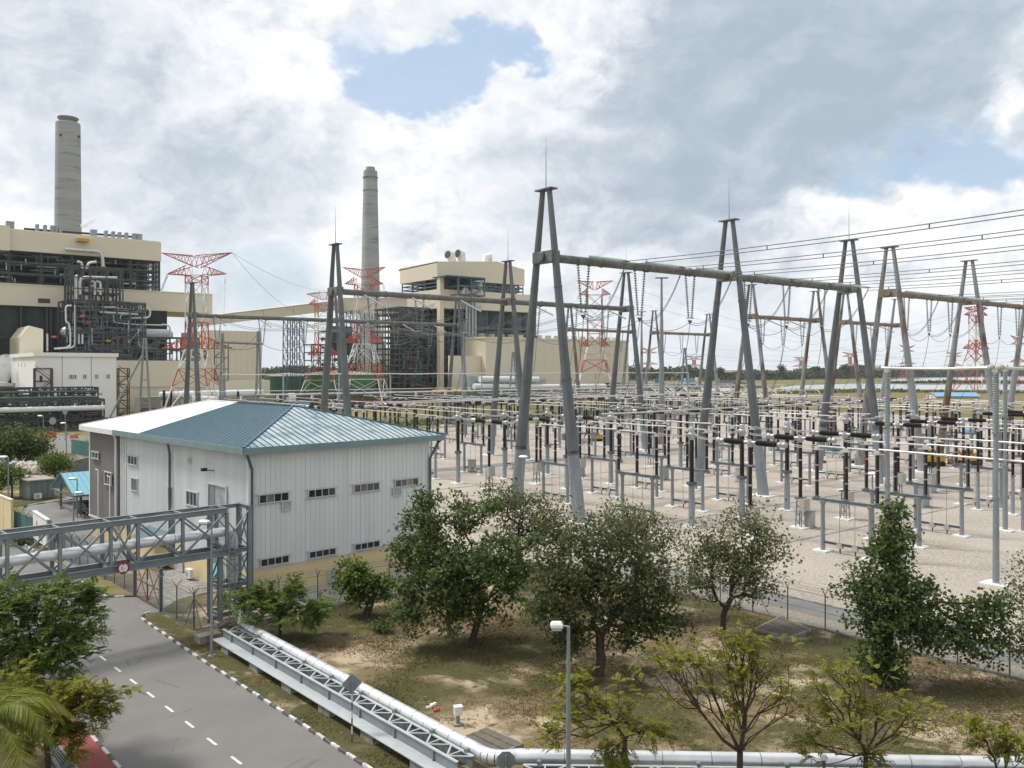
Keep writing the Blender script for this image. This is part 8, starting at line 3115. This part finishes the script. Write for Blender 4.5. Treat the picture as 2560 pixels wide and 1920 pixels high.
# long low shed roofs
for k, (a, b, y0, y1, Z, m, lb) in enumerate(((2338, 2452, 984, 996, 520, 'skyblue', 'long low shed with a light blue roof near the lagoon'), (1900, 2010, 975, 982, 640, 'cabinroof', 'long pale low shed beyond the gantries'), (1560, 1640, 985, 1005, 420, 'rustframe', 'dark low shelter beyond the gravel'), (1755, 1830, 972, 983, 600, 'boxgrey', 'pale grey low shed beyond the gravel'))):
    p0, p1 = at(a, y0, Z), at(b, y1, Z)
    t = thing('low_shed', lb, 'shed', Vector(((p0.x + p1.x) / 2, Z, 0)))
    MB(t.location).box(Vector(((p0.x + p1.x) / 2, Z + 5, p0.z / 2 - .6)), p1.x - p0.x - 2, 9, max(.6, p0.z - 1.2)).build('wall', 'beigelight', t)
    c2_ = p0.z
    MB(t.location).slab([Vector((p0.x, Z - 1, c2_ - 1.6)), Vector((p1.x, Z - 1, c2_ - 1.6)), Vector((p1.x, Z + 6, c2_ + .6)), Vector((p0.x, Z + 6, c2_ + .6))], Vector((0, -.3, 1)), .2).build('roof', m, t)
for k, (px, Z, h) in enumerate([(2455, 900, 7), (2470, 900, 7), (2485, 905, 7), (2500, 905, 7), (2515, 910, 7), (2530, 910, 7)]):
    b = Vector(((px - CX) / F * Z, Z, 0))
    tag(MB(b).tube([b, b + Vector((0, 0, h + 6))], .5, 6).build('marker_post', 'twwhite'), 'slim pale post standing in the lagoon, %s from the left' % ORD[k], 'post', 'posts in the lagoon')
# ---------------------------------------------------------------- the second, lower switchyard at the right rear
def mk_knee():
    t = empty('knee_switch')
    for y in (-4.5, 4.5):
        MB().lathe((0, y, 0), [(.34, 0), (.28, 4.6), (.4, 4.7)], 8).build('post', 'galv', t)
        mb = MB()
        mb.lathe((0, y, 0), shed_prof(4.7, 8.6, .42, 8, .3), 8)
        mb.build('insulator', 'greyins', t)
    for (y0, y1, z1) in ((-4.5, .3, 11.4), (4.5, -.1, 11.0)):
        MB().tube([(0, y0, 8.7), (0, y1, z1)], .13, 6).build('folding_arm', 'alu', t)
    MB().bar((0, -4.5, 4.2), (0, 4.5, 4.2), .3).build('beam', 'galv', t)
    return t
def mk_cvt():
    t = empty('voltage_transformer')
    MB().box((0, 0, .1), 1.5, 1.5, .25).build('foundation', 'padwhite', t)
    MB().lathe((0, 0, .1), [(.3, 0), (.28, 3.4), (.5, 3.5), (.5, 4.2), (.3, 4.3)], 8).build('pole', 'galv', t)
    mb = MB()
    mb.lathe((0, 0, 0), shed_prof(4.3, 8.8, .36, 10, .26), 8)
    mb.build('insulator', 'greyins', t)
    MB().lathe((0, 0, 8.8), [(.36, 0), (.5, .15), (.5, .8), (.4, 1.0), (.1, 1.05)], 10).build('head', 'alu', t)
    return t
PK, PV = Proto(mk_knee), Proto(mk_cvt)
knl = []
for ri, s in enumerate((118, 150, 166)):
    for k in range(16):
        u = 96 + k * 9.5 + (4 if ri % 2 else 0) - ri * 6
        p = Yd(u, s)
        if 1560 < px_of(p) < 2590 and not (ri == 0 and u < 152):
            knl.append((ri, p))
for ri in range(3):
    L2 = sorted([p for r_, p in knl if r_ == ri], key=px_of)
    for k, p in enumerate(L2):
        PK.place(p, RZ, 'folding switch with pale raised arms, %s from left in the %s rear row' % (ORD[k], ('nearest', 'middle', 'last')[ri]), 'disconnector', 'folding arm switches')
vt = []
for ri, s in enumerate((133, 158, 176)):
    for k in range(16):
        p = Yd(84 + k * 9.5 + ri * 3, s)
        if 1500 < px_of(p) < 2590:
            vt.append((ri, p))
for ri in range(3):
    L2 = sorted([p for r_, p in vt if r_ == ri], key=px_of)
    for k, p in enumerate(L2):
        PV.place(p, RZ, 'grey ribbed transformer pole, %s from the left in the %s rear row' % (ORD[k], ('nearest', 'middle', 'last')[ri]), 'transformer', 'rear transformer poles')
for k, (s, z) in enumerate(((128, 11.5), (140, 11.6), (154, 11.8), (162, 11.8), (172, 12))):
    for i in range(9):
        u = 84 + 17 * i
        p, q = Yd(u, s, z), Yd(u + 16.6, s, z)
        if 1500 < px_of(p) < 2620:
            bus('pale bus tube of the rear yard, %s line, %s' % (ORD[k], '%s length from left'), p, q, .13)

# ---------------------------------------------------------------- the damp air over the plain
hz_ = bpy.data.materials.new('haze_air')
hz_.use_nodes = True
tt = hz_.node_tree
tt.nodes.remove(tt.nodes['Principled BSDF'])
pvn = tt.nodes.new('ShaderNodeVolumePrincipled')
pvn.inputs['Color'].default_value = (.86, .91, .97, 1)
pvn.inputs['Density'].default_value = HAZE
pvn.inputs['Anisotropy'].default_value = .1
tt.links.new(pvn.outputs[0], tt.nodes['Material Output'].inputs['Volume'])
mb = MB()
mb.box((0, 2500, 110), 9000, 7000, 222)
hzo = mb.build('haze', hz_)
hzo['kind'] = 'stuff'
hzo['label'] = 'thin pale damp haze over the plain'
